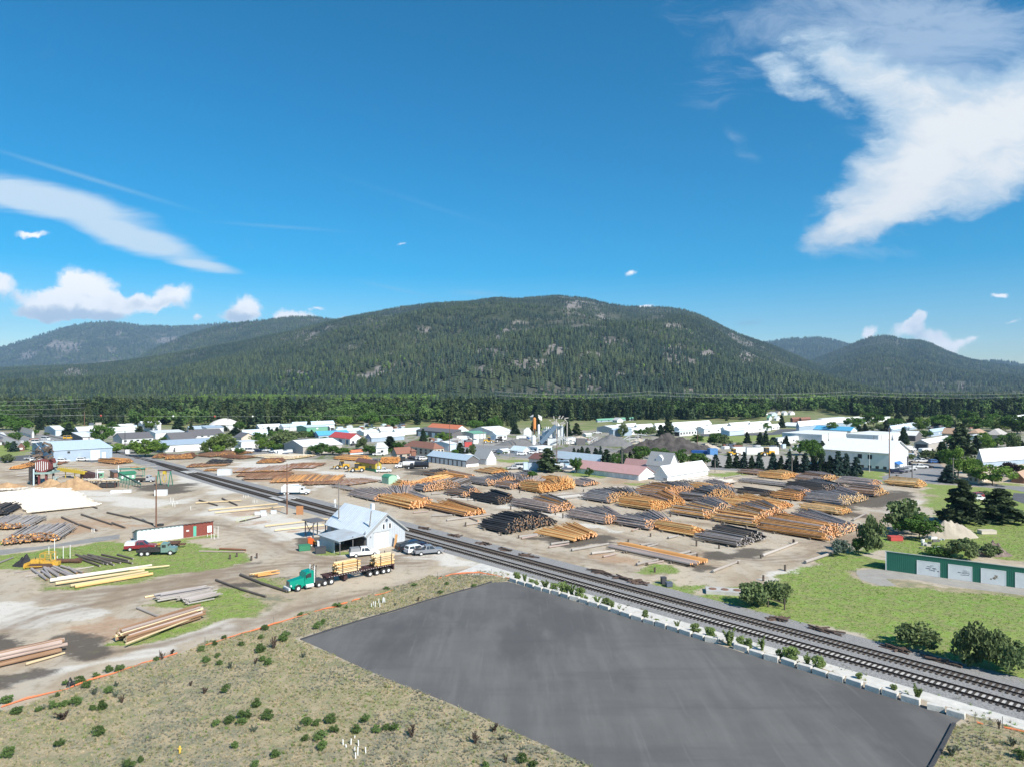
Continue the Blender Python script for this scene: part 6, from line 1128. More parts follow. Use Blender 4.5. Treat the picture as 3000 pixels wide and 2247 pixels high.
rowx = [(1095, 692, 548, 98, 'spruce'), (1238, 702, 530, 84, 'dark'), (1320, 702, 560, 94, 'dark'), (1400, 706, 518, 94, 'spruce'), (1482, 712, 560, 84, 'dark'), (1566, 716, 528, 98, 'spruce'), (1716, 722, 533, 98, 'spruce'), (1800, 732, 560, 84, 'dark'), (1890, 737, 508, 104, 'spruce'), (1962, 742, 560, 84, 'dark'), (2062, 752, 528, 118, 'spruce'), (2150, 754, 560, 94, 'dark'), (2242, 764, 530, 114, 'dark'), (2332, 772, 558, 104, 'dark'), (2417, 778, 508, 134, 'spruce'), (2502, 780, 533, 118, 'spruce'), (2612, 784, 573, 136, 'spruce')]
for i, r_ in enumerate(rowx): tree('K', *r_, '%s in the spruce row behind the log yard, %s from the left' % ({'spruce': 'blue green spruce', 'dark': 'dark spruce'}[r_[4]], ordn[i]), 'spruce row behind the log yard')
TR('L', [(-30, 700, 400, 150, 'dec', 'tall green tree left of the white factory'), (80, 277, 238, 42, 'dark', 'small spruce before the pale far hall, left'), (126, 277, 234, 42, 'dark', 'small spruce before the pale far hall, right'), (32, 460, 402, 62, 'spruce', 'small spruce at the corner of the factory'), (250, 302, 260, 94, 'olive', 'olive shrub before the bright blue roof'), (430, 302, 240, 72, 'dark', 'dark tree right of the bright blue roof, first'), (496, 302, 220, 62, 'dark', 'dark tree right of the bright blue roof, second'), (570, 302, 250, 62, 'olive', 'olive tree right of the bright blue roof, third'), (650, 302, 200, 84, 'olive', 'olive tree behind the factory, left of the tallest'), (722, 302, 178, 94, 'dark', 'tallest dark tree behind the factory'),
         (910, 424, 254, 84, 'dark', 'dark slim tree right of the factory roof'), (1092, 302, 225, 72, 'dec', 'green tree before the long warehouse'), (1152, 385, 278, 135, 'dec', 'round green tree before the blue grey workshop'), (1530, 600, 212, 240, 'pine', 'tallest ragged pine at the right of the factory lot'), (1400, 705, 478, 185, 'dec', 'green tree at the right edge of the parking lot'), (1330, 645, 408, 155, 'dark', 'dark conifer behind the parking lot'), (1500, 805, 448, 205, 'lite', 'yellow green birch beside the parking lot'), (1612, 805, 560, 160, 'lite', 'light green poplar right of the birch'), (1690, 760, 590, 150, 'dec', 'green tree left of the very large hall'), (1408, 858, 658, 190, 'spruce', 'blue spruce by the street before the birch'),
         (1812, 517, 343, 160, 'lite', 'bright green maple behind the very large hall'), (1922, 482, 368, 125, 'dec', 'green tree before the tan apartments'), (2092, 522, 318, 135, 'olive', 'olive tree right of the tan apartments'), (2180, 520, 400, 110, 'dark', 'dark tree at the right edge behind the hall'), (2055, 792, 618, 160, 'plum', 'dark purple tree before the very large hall'), (1872, 885, 648, 410, 'lite', 'wide bright green tree with low crown before the house'), (2190, 785, 655, 115, 'dec', 'green tree at the right edge above the brown house'), (1160, 602, 500, 180, 'olive', 'dark hedge tree behind the parked cars'), (992, 622, 548, 94, 'olive', 'hedge bush left of the parked cars'),
         (1700, 305, 150, 250, 'dec', 'broad dark tree crown behind the brown roofed house'), (1950, 305, 178, 290, 'willow', 'broad pale willow behind the tan apartments'), (2150, 335, 188, 165, 'olive', 'grey olive tree at the right edge behind the apartments'), (1380, 262, 125, 200, 'dark', 'dark trees mass left of the tall pine'), (1010, 212, 118, 120, 'dark', 'dark tree behind the flat green building, right'), (855, 212, 112, 120, 'dark', 'dark tree behind the flat green building, left'), (1250, 255, 130, 130, 'dark', 'dark tree at the right end of the flat green building')])
TR('R', [(960, 600, 208, 385, 'olive', 'round dark tree at the corner of the log yard'), (1080, 648, 372, 440, 'dec', 'low spreading green tree before the dirt mound'), (1540, 485, 2, 350, 'pine', 'dense dark pine at the right meadow, left of two'), (1960, 478, 98, 380, 'pine', 'dense dark pine at the right meadow, right of two'), (575, 832, 402, 250, 'olive', 'tall loose shrub behind the end of the green storage row'), (240, 842, 655, 185, 'grey', 'silvery shrub beside the yard track'), (425, 815, 625, 130, 'dec', 'dark green shrub right of the silvery one'), (1570, 872, 650, 330, 'olive', 'large olive shrub behind the green storage row'), (1290, 845, 728, 250, 'shrub', 'low green shrub behind the green storage row'), (1830, 838, 700, 200, 'olive', 'brownish shrub beside the brush pile'), (1790, 200, 130, 130, 'olive', 'small shrub beside the right pine')])
TR('t', [(1218, 795, 595, 270, 'olive', 'round olive shrub on the meadow by the railway'), (1640, 925, 585, 240, 'olive', 'tall shrub by the railway at the right, left of three'), (1785, 935, 648, 210, 'olive', 'middle tall shrub by the railway at the right'), (1905, 980, 688, 230, 'olive', 'right tall shrub by the railway at the right'), (35, 485, 300, 210, 'olive', 'dark shrub mass beside the railway, left part'), (150, 470, 300, 190, 'olive', 'dark shrub mass beside the railway, middle part'), (230, 420, 300, 110, 'olive', 'dark shrub mass beside the railway, right part')])
_t = [(400, 1228, 60), (480, 1236, 50), (1010, 1248, 45), (1080, 1250, 60), (1150, 1255, 50), (1240, 1292, 40), (1300, 1296, 45), (1395, 1262, 50), (1450, 1262, 60), (760, 1300, 50), (820, 1296, 60), (905, 1262, 40), (560, 1280, 45), (1570, 1262, 60), (2040, 1300, 40), (2100, 1302, 50), (2240, 1262, 35), (2290, 1252, 40), (2440, 1262, 40), (2500, 1256, 50), (2560, 1250, 60), (2620, 1256, 50), (2650, 1300, 45), (2700, 1262, 60), (2760, 1256, 60), (2830, 1250, 70), (2880, 1300, 50), (2920, 1256, 70), (2980, 1270, 80), (2960, 1310, 60), (2800, 1312, 60), (2860, 1330, 60), (200, 1262, 40), (60, 1270, 60), (120, 1258, 50), (330, 1262, 40), (700, 1262, 40), (640, 1330, 40), (1230, 1330, 36), (1560, 1400, 30), (1880, 1400, 30)]
for i, (x, y, w) in enumerate(sorted(_t)): k = ('dec', 'olive', 'dark', 'dec', 'lite')[(i*7) % 5]; tree('.', x, y, y-w*(.75 if k != 'dark' else .95), w*(.9 if k != 'dark' else .5), 'dec' if k == 'olive' else k, 'small %s tree among the far roofs, %s from the left' % ({'dec': 'green', 'olive': 'leafy', 'dark': 'dark', 'lite': 'light green'}[k], ordn[i]), 'small trees among the far roofs')
# saplings behind the concrete blocks
SAP = [('s', *q) for q in ((315, 158, 88, 52), (375, 182, 115, 46), (425, 194, 145, 40), (468, 206, 155, 36), (540, 228, 165, 72), (610, 248, 175, 66), (692, 274, 160, 78), (750, 290, 195, 62), (815, 308, 208, 76), (865, 320, 280, 30), (955, 348, 288, 56), (1022, 368, 294, 62), (1070, 384, 310, 42), (1130, 402, 362, 26), (1338, 472, 390, 46), (1432, 500, 462, 36), (1592, 542, 488, 46), (1738, 582, 500, 72), (1857, 618, 520, 78), (2012, 684, 560, 94), (2105, 696, 600, 66), (2166, 712, 608, 52))]+[('t', *q) for q in ((82, 806, 718, 56), (205, 862, 790, 42), (285, 880, 760, 104), (410, 922, 838, 62), (492, 938, 838, 78), (786, 1012, 958, 40), (1210, 1156, 1070, 74), (1040, 1092, 1050, 42))]
LF['sapling'] = leafmat('sapling_leaves', (.26, .34, .12), (.18, .24, .08), trans=.4)
def sparse(kind, i, n, m):
    rg = np.random.default_rng(i*17+5); out = []
    for j in range(9):
        a = rg.random()*6.28; t = np.linspace(.05, 1, n//9); L = .25+.3*rg.random(); out.append(np.stack([np.cos(a)*L*t**1.2, np.sin(a)*L*t**1.2, t*(.65+.35*rg.random())], -1)+rg.normal(size=(len(t), 3))*np.array([.045, .045, .03]))
    P = np.concatenate(out); V, F = quads(P, .06+.05*rg.random(len(P)), rg, 0, 1.6); V[:, 2] = np.clip(V[:, 2], 0, 1.1); return mk_mesh(kind, V, F, m)
def bushy(i, m, sx=.95, nm='field_shrub'):
    rg = np.random.default_rng(i); P = round_pts(rg, 900, sx, -.1, 24, .2, 2); P[:, 2] = np.abs(P[:, 2]); V, F = quads(P, .045+.05*rg.random(len(P)), rg, 0, 1.7); return mk_mesh(nm, V, F, m)
SAPM = [bushy(60, LF['sapling'], .75, 'sapling'), sparse('sapling', 1, 700, LF['sapling']), bushy(62, LF['sapling'], .85, 'sapling'), sparse('sapling', 2, 900, LF['sapling'])]
for i, (p, x, y, t, w) in enumerate(SAP):
    P = at(p, x, y); s = PAN[p][2]; o = bpy.data.objects.new('sapling', SAPM[(i*5+i//3) % 4]); COL.objects.link(o); o.location = P; h = (y-t)/s*P.y/FOC*1.05; o.scale = (w/s*P.y/FOC*1.15, w/s*P.y/FOC*1.15, h); o.rotation_euler = (0, 0, i*2.2)
    tag(o, 'young leafy sapling behind the concrete blocks, %s from the left' % ordn[i], 'sapling', 'saplings along the concrete blocks')
# shrubs of the dry field
LF['green_shrub'] = leafmat('green_shrub_leaves', (.13, .2, .06), (.075, .12, .04)); LF['brown_shrub'] = leafmat('brown_shrub_twigs', (.13, .095, .07), (.08, .06, .05)); LF['sage'] = leafmat('sage_leaves', (.15, .175, .12), (.1, .12, .085))
SHM = {'g': [bushy(20+i, LF['green_shrub']) for i in range(4)], 'b': [sparse('field_shrub', 30+i, 360, LF['brown_shrub']) for i in range(2)], 's': [sparse('field_shrub', 40+i, 420, LF['sage']) for i in range(2)]}
FS = [('r', *q) for q in ((175, 738, 640, 90, 'g'), (278, 708, 600, 74, 'b'), (362, 648, 542, 88, 'g'), (630, 548, 478, 68, 'g'), (672, 518, 458, 42, 'g'), (20, 684, 642, 48, 'g'), (132, 832, 775, 48, 'b'), (190, 812, 750, 52, 'g'), (235, 842, 768, 62, 'g'), (175, 632, 588, 46, 'g'), (215, 558, 503, 62, 'g'), (495, 442, 403, 42, 'g'), (785, 374, 328, 66, 'g'), (138, 1172, 1082, 84, 'g'), (42, 1262, 1178, 104, 'g'), (20, 1312, 1248, 84, 'g'), (230, 1268, 1182, 112, 'g'), (295, 1578, 1488, 84, 'g'), (550, 1312, 1242, 92, 'g'), (620, 1322, 1252, 66, 'g'), (735, 1302, 1212, 88, 'g'), (760, 1378, 1302, 72, 'g'), (655, 1428, 1348, 112, 'g'), (530, 1448, 1383, 62, 'g'), (665, 1518, 1428, 84, 'g'), (937, 1378, 1298, 88, 'g'), (1005, 1302, 1212, 72, 'g'), (1100, 1374, 1308, 84, 'g'), (1180, 1360, 1298, 62, 'g'), (1235, 1364, 1288, 74, 'g'), (1385, 1418, 1308, 84, 'b'), (1890, 1468, 1362, 84, 'b'), (1880, 214, 184, 42, 'g'), (1665, 198, 168, 36, 'g'), (1610, 268, 233, 46, 'g'), (1435, 328, 288, 36, 'b'), (1250, 362, 338, 32, 's'), (132, 1654, 1588, 62, 'g'), (480, 1364, 1308, 46, 's'), (512, 778, 732, 62, 's'), (120, 1374, 1318, 74, 's'), (860, 385, 350, 30, 'g'), (1400, 205, 180, 50, 'g'), (1180, 230, 210, 60, 'g'))]
FS += [('q', *q) for q in ((155, 1104, 1032, 104, 'g'), (350, 1088, 1023, 62, 'g'), (405, 1068, 1018, 52, 's'), (488, 1058, 968, 78, 'g'), (592, 1034, 968, 104, 'g'), (700, 1030, 922, 104, 'g'), (530, 948, 903, 46, 'g'), (577, 1160, 1058, 156, 'b'), (860, 1074, 1008, 62, 'g'), (950, 1070, 946, 94, 'g'), (1007, 920, 832, 84, 'g'), (1070, 954, 878, 78, 's'), (1127, 1004, 928, 72, 'b'), (870, 934, 848, 84, 's'), (1080, 854, 793, 52, 's'), (1907, 628, 568, 84, 'g'), (2032, 654, 593, 62, 'g'), (2137, 688, 608, 62, 's'), (2012, 588, 528, 52, 'g'), (2092, 910, 812, 78, 'g'), (1990, 474, 413, 52, 'g'), (1867, 528, 462, 62, 'g'), (2077, 414, 368, 52, 'g'), (1447, 613, 563, 56, 'g'), (2122, 1194, 1108, 104, 'g'), (1992, 1224, 1148, 74, 'g'), (75, 1506, 1396, 114, 'g'), (542, 1410, 1322, 94, 'g'), (912, 1304, 1188, 114, 'g'), (1182, 1608, 1512, 114, 'g'), (1302, 1554, 1488, 56, 'g'), (2172, 1424, 1338, 74, 'g'), (1100, 714, 638, 88, 'g'), (1007, 719, 648, 78, 'g'), (887, 774, 708, 62, 'g'), (737, 824, 733, 98, 'g'), (802, 864, 788, 84, 'g'), (597, 844, 778, 52, 'g'), (62, 1004, 928, 114, 'g'), (1767, 849, 798, 46, 'b'), (1892, 919, 848, 74, 'b'), (1502, 604, 518, 62, 'b'), (1592, 564, 498, 62, 'b'), (1900, 668, 640, 60, 's'))]
FS += [('s', *q) for q in ((130, 1374, 1288, 84, 'b'), (362, 1620, 1528, 84, 'g'), (445, 1655, 1578, 72, 'g'), (225, 1620, 1538, 62, 'b'), (65, 1662, 1598, 62, 'g'), (195, 1444, 1398, 62, 's'), (355, 1520, 1480, 60, 's'))]+[('t', *q) for q in ((1900, 1504, 1432, 84, 's'), (1462, 1574, 1488, 104, 's'), (1962, 1594, 1508, 104, 'g'), (1805, 1375, 1290, 40, 'b'))]
FS.sort(key=lambda q: pp(q[0], q[1], q[2])[0])
zone = {}
for r_ in FS:
    X, Y = pp(r_[0], r_[1], r_[2]); z = 'right of the paved pad' if X > 2600 else 'along the orange fence' if (Y < 2080-.27*X*1.0 and X < 900) or (X < 1500 and Y < 1850 and X > 900) else 'in the bottom strip of the dry field' if Y > 2120 else 'in the lower middle of the dry field' if Y > 2020 else 'in the upper dry field'
    zone.setdefault(z, []).append(r_)
for z, L in zone.items():
    for i, (p, x, y, t, w, k) in enumerate(L):
        P = at(p, x, y); s = PAN[p][2]; o = bpy.data.objects.new('field_shrub', SHM[k][i % len(SHM[k])]); COL.objects.link(o); o.location = P; h = (y-t)/s*P.y/FOC*1.0; q = w/s*P.y/FOC; o.scale = (q*.82, q*.82, h*.88); o.rotation_euler = (0, 0, i*1.9)
        tag(o, '%s shrub %s, %s from the left' % ({'g': 'dark green', 'b': 'brown twiggy', 's': 'grey sage'}[k], z, ordn[i]), 'shrub', 'shrubs '+z)
# grass and weeds
def blades(seed, m, n=16, w=.035, lean=.5):
    rg = random.Random(seed); V = []; F = []
    for i in range(n):
        a = rg.random()*6.283; r = rg.random()*.35; x, y = r*math.cos(a), r*math.sin(a); l = lean*rg.random(); h = .5+.5*rg.random(); k = len(V); px_, py_ = -math.sin(a)*w, math.cos(a)*w
        V += [(x-px_, y-py_, 0), (x+px_, y+py_, 0), (x+math.cos(a)*l, y+math.sin(a)*l, h)]; F.append((k, k+1, k+2))
    return mk_mesh('grass_tuft', V, F, m)
def gm_(n, a, b): m = mat(n, a, b, .5, rough=.9, vary=.3, trans=.3); return m
gc = proto('tuft_kinds', [blades(1, gm_('dry_straw', (.58, .48, .30), (.44, .36, .22)), 18), blades(2, gm_('dry_straw', 0, 0) if 0 else MATS['dry_straw'], 14), blades(3, gm_('olive_grass', (.34, .36, .15), (.25, .26, .11)), 20, .05), blades(4, gm_('sage_grass', (.34, .335, .26), (.25, .25, .19)), 22, .06, .35), blades(5, gm_('green_grass', (.23, .37, .07), (.17, .28, .055)), 20, .045), blades(6, gm_('lush_grass', (.30, .43, .08), (.22, .34, .06)), 16, .05, .6)])
def grass(name, polys, n, box, hs, probs, label, excl=(), seed=1, clump=.0):
    X = rng.uniform(box[0], box[1], n); Y = rng.uniform(box[2], box[3], n); jx = (fbm(X*.25+3, Y*.25, 4, .6)-.5)*6; jy = (fbm(X*.25+90, Y*.25+40, 4, .6)-.5)*6; k = np.zeros(n, bool)
    for P in polys: k |= inpoly(X+jx*.6, Y+jy*.6, P)
    for P in excl: k &= ~inpoly(X, Y, P)
    if clump: k &= (fbm(X*.6, Y*.6, 3, .6)+rng.random(n)*.35) > clump
    X = X[k]; Y = Y[k]; K = kinds(len(X), probs); f = fbm(X*.12+seed, Y*.12, 3); K = np.where((f > .56) & (rng.random(len(X)) < .5), 3, K) if probs[3] else K; S = rng.uniform(hs[0], hs[1], len(X))*(.7+.6*fbm(X*.3, Y*.3, 2))
    scatter(name, np.stack([X, Y, np.zeros(len(X))], -1), S, K, gc, label, 'grass', 1.15, .15)
grass('dry_grass', [DRY[0], DRY[1]], 150000, (-110, 75, 58, 130), (.10, .32), (8, 6, 4.5, 2.6, .9, 0), 'tufts of dry grass and sage covering the field around the paved pad', [pad])
grass('green_grass', GREEN[:18]+[DRY[3], DRY[4]], 150000, (-120, 130, 62, 190), (.08, .22), (1.4, 1.0, 2, 0, 4, 4), 'green grass of the meadow and the grass islands', [pad, PL('s', 0, 0, 700, 190, 2184, 612, 2184, 800, 300, 300)]+DRY[:2], clump=.3)
grass('weeds', [PL('s', 250, 40, 700, 175, 1400, 365, 2184, 590, 2184, 720, 1500, 520, 700, 280, 240, 150), PL('t', 0, 700, 1000, 1030, 1987, 1330, 1987, 1420, 1500, 1260, 900, 1060, 0, 790)], 9000, (-15, 80, 55, 130), (.1, .4), (1, 1, 2, 2, 3, 0), 'thin weeds on the pale gravel road beside the blocks', [pad], clump=.62)
# concrete blocks
BLK = [('s', *q) for q in ((290, 178), (355, 197), (422, 217), (487, 238), (556, 257), (627, 275), (700, 299), (776, 319), (853, 343), (930, 368), (1015, 394), (1107, 423), (1185, 450), (1275, 478), (1372, 506), (1466, 534), (1563, 563), (1663, 595), (1768, 626), (1868, 654), (2107, 722))]+[('t', *q) for q in ((40, 845), (150, 880), (275, 913), (392, 949), (503, 985), (622, 1022), (752, 1060), (888, 1102), (1013, 1140), (1163, 1185), (1347, 1240), (1492, 1287))]
BC = [at(*b) for b in BLK]; BLM = mat('rough_concrete', (.66, .63, .57), (.46, .44, .40), 1.6, rough=.95, bump=.03, bscale=5, detail=8); bd = (BC[-1]-BC[0]).normalized()
for i, P in enumerate(BC):
    sp_ = min((P-q).length for q in BC if q is not P); L = min(1.83, sp_*.86); rr = random.Random(i); b = MB(); c = .05; h = .66+rr.uniform(-.05, .05); w = .6
    pr = [(-w/2, 0), (w/2, 0), (w/2, h-c), (w/2-c, h), (-w/2+c, h), (-w/2, h-c)]; b.prismx(pr, -L/2, L/2)
    o = b.obj('concrete_block', BLM, loc=(P.x, P.y, 0)); o.rotation_euler = (rr.uniform(-.03, .03), rr.uniform(-.02, .02), math.atan2(bd.y, bd.x)+rr.uniform(-.05, .05)+(.25 if i in (7, 19, 31) else 0))
    tag(o, 'rough pale concrete block at the edge of the paved pad, %s from the left' % ordn[i], 'concrete block', 'concrete blocks along the paved pad')
# orange fence
def fence(pts, label, h=.75):
    b = MB(); m = mat('orange_plastic_mesh', (.66, .17, .06), (.5, .16, .07), 2, rough=.6); P = []
    for a, c in zip(pts[:-1], pts[1:]):
        n = max(1, int((c-a).length/.8)); P += [a.lerp(c, i/n) for i in range(n)]
    P.append(pts[-1]); V = []; rr = random.Random(len(P)); sag = 0
    for i, q in enumerate(P):
        hh = h*.5*(.3+.7*abs(math.sin(i*.21+len(P))))*rr.uniform(.55, 1.0); off = rr.uniform(-.12, .12); V += [(q.x+off, q.y, .01), (q.x+off+.1, q.y-.08, hh*.5), (q.x+off+.1, q.y+.08, hh)]
    F = []
    for i in range(len(P)-1):
        if rr.random() < .06: continue
        F += [(3*i, 3*i+3, 3*i+4, 3*i+1), (3*i+1, 3*i+4, 3*i+5, 3*i+2)]
    root = empty('orange_fence', (0, 0, 0), 0, label, 'fence'); mesh_obj('netting', V, F, m, root); s = MB()
    for i in range(0, len(P), 11): q = P[i]; mb = MB().tube((q.x, q.y, 0), (q.x+rr.uniform(-.1, .1), q.y, 1.15), .03, .03, 5); mb.obj('stake', pm('k'), root)
fence(PL('q', -150, 1095, 0, 1052, 240, 978, 460, 918, 640, 872), 'sagging orange plastic mesh fence at the lower left, leftmost stretch')
fence(PL('q', 640, 872, 830, 802, 1050, 737, 1310, 642, 1480, 600, 1640, 552), 'orange plastic mesh fence stretch beside the dirt track, below the log pile'); fence(PL('q', 1900, 475, 2050, 425, 2212, 375)+PL('r', 180, 547, 330, 500, 480, 452, 600, 415, 655, 397, 760, 382, 860, 345, 960, 314), 'longest orange plastic mesh fence stretch, in front of the green truck')
fence(PL('r', 1080, 285, 1150, 270, 1230, 240), 'short trampled orange fence stretch near the white stakes', .4); fence(PL('r', 1590, 150, 1700, 117, 1911, 104)+PL('s', 60, 112, 150, 126, 246, 148), 'orange fence stretch ending at the corner of the paved pad'); fence(PL('t', 1630, 1335, 1690, 1345), 'crumpled orange netting right of the paved pad', .4); fence(PL('t', 1830, 1370, 1987, 1405, 2200, 1480), 'orange netting at the right edge beside the pale road', .4)
# ---------------------------------------------------------------- vehicles
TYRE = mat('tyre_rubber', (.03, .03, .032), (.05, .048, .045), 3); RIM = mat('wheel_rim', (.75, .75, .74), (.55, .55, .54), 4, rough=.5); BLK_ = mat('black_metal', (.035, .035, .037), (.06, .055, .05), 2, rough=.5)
def paint(c): return mat('car_paint_%02d%02d%02d' % (c[0]*99, c[1]*99, c[2]*99), c, tuple(v*.93 for v in c), .7, rough=.25, spec=.5)
VP = {'w': (.78, .78, .77), 'g': (.22, .23, .25), 'k': (.02, .022, .026), 's': (.42, .43, .44), 'r': (.24, .03, .04), 'b': (.05, .12, .3), 'n': (.015, .02, .05), 't': (.17, .27, .235), 'y': (.72, .42, .04), 'G': (.0, .22, .15), 'o': (.6, .12, .03), 'c': (.35, .5, .6)}
VM = {}
def vmesh(key, fn, ms):
    if key not in VM: b = MB(); fn(b); me = bpy.data.meshes.new(key[0]); me.from_pydata(b.V, [], b.F); [me.materials.append(m) for m in ms]; me.polygons.foreach_set('material_index', np.array(b.m, np.int32)); VM[key] = me
    return VM[key]
def child(nm, me, root, loc=(0, 0, 0)):
    o = bpy.data.objects.new(nm, me); COL.objects.link(o); o.parent = root; o.location = loc; return o
def wheel(root, x, y, r, w=.26, rim=True):
    s = 1 if y > 0 else -1
    o = child('wheel', vmesh(('wheel', r, w), lambda b: b.tube((0, -w/2, 0), (0, w/2, 0), r, r, 16), [TYRE]), root, (x, y, r))
    if rim: child('rim', vmesh(('rim', r, w), lambda b: b.tube((0, -w/2-.012, 0), (0, w/2+.012, 0), r*.56, r*.5, 12), [RIM]), o)
    return o
SPEC = {  # length, half width, lower-body profile, cabin profile (top part), wheel x front/rear
    'pickup': (5.8, .98, [(-2.9, .5), (-2.9, 1.12), (-.85, 1.14), (1.2, 1.14), (2.75, 1.02), (2.9, .8), (2.9, .45)], [(-.85, 1.14), (-.7, 1.86), (.55, 1.86), (1.35, 1.16)], (1.85, -1.75)),
    'suv': (4.8, .93, [(-2.4, .45), (-2.4, 1.1), (1.05, 1.08), (2.25, .98), (2.4, .75), (2.4, .42)], [(-2.32, 1.1), (-2.1, 1.72), (.35, 1.74), (1.15, 1.08)], (1.5, -1.4)),
    'car': (4.5, .9, [(-2.25, .4), (-2.25, .95), (1.0, .93), (2.1, .82), (2.25, .65), (2.25, .36)], [(-1.75, .95), (-1.1, 1.42), (.25, 1.44), (1.1, .93)], (1.4, -1.35)),
    'van': (5.6, 1.0, [(-2.8, .45), (-2.8, 1.4), (1.9, 1.35), (2.7, 1.05), (2.8, .8), (2.8, .45)], [(-2.78, 1.4), (-2.7, 2.35), (1.1, 2.35), (1.95, 1.35)], (1.9, -1.7))}
def vehicle(kind, p, x, y, head, c, label, cat=None, detail=True, cap=None):
    P = at(p, x, y, 0.02); root = empty({'pickup': 'pickup_truck', 'suv': 'parked_suv', 'car': 'parked_car', 'van': 'parked_van'}[kind], P, R(head), label, cat or {'pickup': 'pickup truck', 'suv': 'car', 'car': 'car', 'van': 'van'}[kind])
    L, hw, lo, up, wx = SPEC[kind]; pm_ = paint(VP[c]); up_in = [(a*.97+(.03*-.2), b) for a, b in up]
    def body(b):
        b.prism(lo, -hw, hw)
        n = len(up); ti = .16
        V = [(a, (-hw+.03)+(ti if z > 1.3 else 0), z) for a, z in up]+[(a, (hw-.03)-(ti if z > 1.3 else 0), z) for a, z in up]
        b.add(V, [tuple(range(n)), tuple(range(2*n-1, n-1, -1))]+[((i+1) % n, i, i+n, (i+1) % n+n) for i in range(n)])
        if kind == 'pickup': pass
    child('body', vmesh((kind+'_body', c), body, [pm_]), root)
    def glass(b):
        zt = up[1][1]-.1; zb = up[0][1]+.06; x0, x1 = up[1][0], up[2][0]; xf = up[3][0]; xr = up[0][0]
        for s in (-1, 1):
            yb = s*(hw+.0); yt = s*(hw-.15); e = .012*s; segs = [(xr+.22, x0+.16, (x0+x1)/2-.05, (x0+x1)/2-.05), ((x0+x1)/2+.05, (x0+x1)/2+.05, x1-.02, xf-.28)]
            for a, a2, q2, q in segs: V = [(a, yb+e, zb), (a2, yt+e, zt), (q2, yt+e, zt), (q, yb+e, zb), (a, yb-3*e, zb), (a2, yt-3*e, zt), (q2, yt-3*e, zt), (q, yb-3*e, zb)]; b.add(V, [(0, 1, 2, 3), (7, 6, 5, 4), (0, 4, 5, 1), (1, 5, 6, 2), (2, 6, 7, 3), (3, 7, 4, 0)])
    child('side_window', vmesh((kind+'_glass',), glass, [GLASS]), root)
    def shield(b):
        (xa, za), (xb, zb) = up[2], up[3]; dx, dz = xb-xa, zb-za; n = (-dz*.012/abs(dz), .012)
        V = [(xa+dx*.1+.02, -hw+.26, za+dz*.1+.015), (xa+dx*.1+.02, hw-.26, za+dz*.1+.015), (xa+dx*.95+.03, hw-.13, za+dz*.95+.015), (xa+dx*.95+.03, -hw+.13, za+dz*.95+.015)]; V += [(a-.05, q, z-.05) for a, q, z in V]; b.add(V, [(0, 1, 2, 3), (7, 6, 5, 4), (0, 4, 5, 1), (1, 5, 6, 2), (2, 6, 7, 3), (3, 7, 4, 0)])
    child('windshield', vmesh((kind+'_shield',), shield, [GLASS]), root)
    def rear(b):
        (xa, za), (xb, zb) = up[1], up[0]; dx, dz = xb-xa, zb-za
        V = [(xa+dx*.12-.02, -hw+.28, za+dz*.12), (xa+dx*.12-.02, hw-.28, za+dz*.12), (xa+dx*.85-.02, hw-.2, za+dz*.85), (xa+dx*.85-.02, -hw+.2, za+dz*.85)]; V += [(a+.05, q, z) for a, q, z in V]; b.add(V, [(3, 2, 1, 0), (4, 5, 6, 7), (0, 1, 5, 4), (1, 2, 6, 5), (2, 3, 7, 6), (3, 0, 4, 7)])
    child('rear_window', vmesh((kind+'_rear',), rear, [GLASS]), root)
    if kind == 'pickup' and not cap: child('truck_bed', vmesh(('bed',), lambda b: b.box(-2.78, -.98, -.82, .82, 1.05, 1.135+.012), [BLK_]), root)
    if cap: child('bed_canopy', vmesh(('cap', cap), lambda b: b.prism([(-2.85, 1.13), (-2.7, 1.8), (-.95, 1.84), (-.9, 1.13)], -.9, .9), [paint(cap)]), root)
    for xw in wx:
        for s in (-1, 1): wheel(root, xw, s*(hw-.09), .36 if kind != 'pickup' else .4, .25, detail)
    if detail:
        for s in (-1, 1): child('headlight', vmesh(('hl',), lambda b: b.box(-.03, .03, -.2, .2, -.09, .09), [mat('lamp_glass', (.8, .8, .78), rough=.2)]), root, (L/2, s*(hw-.26), .8)); child('tail_light', vmesh(('tl',), lambda b: b.box(-.02, .02, -.1, .1, -.2, .2), [mat('red_lens', (.35, .01, .01), rough=.2)]), root, (-L/2, s*(hw-.12), .9))
        child('bumper', vmesh(('bump', hw), lambda b: b.box(-.08, .08, -hw*.95, hw*.95, -.12, .12), [BLK_]), root, (L/2+.04, 0, .48))
    return root
vehicle('pickup', 'h', 1722, 655, 22, 'w', 'white pickup with grey bed canopy in front of the barn lean-to', cap=(.3, .31, .32)); vehicle('suv', 'h', 2185, 592, 40, 'k', 'black car at the right corner of the barn, nearest the wall'); vehicle('suv', 'h', 2270, 570, 40, 'n', 'dark blue car farthest from the viewer beside the siding'); vehicle('suv', 'M', 75, 878, 38, 'w', 'white car between the black cars and the grey pickup'); vehicle('pickup', 'M', 205, 892, 22, 'g', 'dark grey pickup at the end of the parked cars by the siding')
vehicle('pickup', 'g', 1520, 588, 14, 'r', 'red pickup with white bed cover in the grass beside the long shed', cap=(.78, .78, .76)); vehicle('pickup', 'H', 1935, 747, 8, 'w', 'white pickup in front of the mustard yard office')
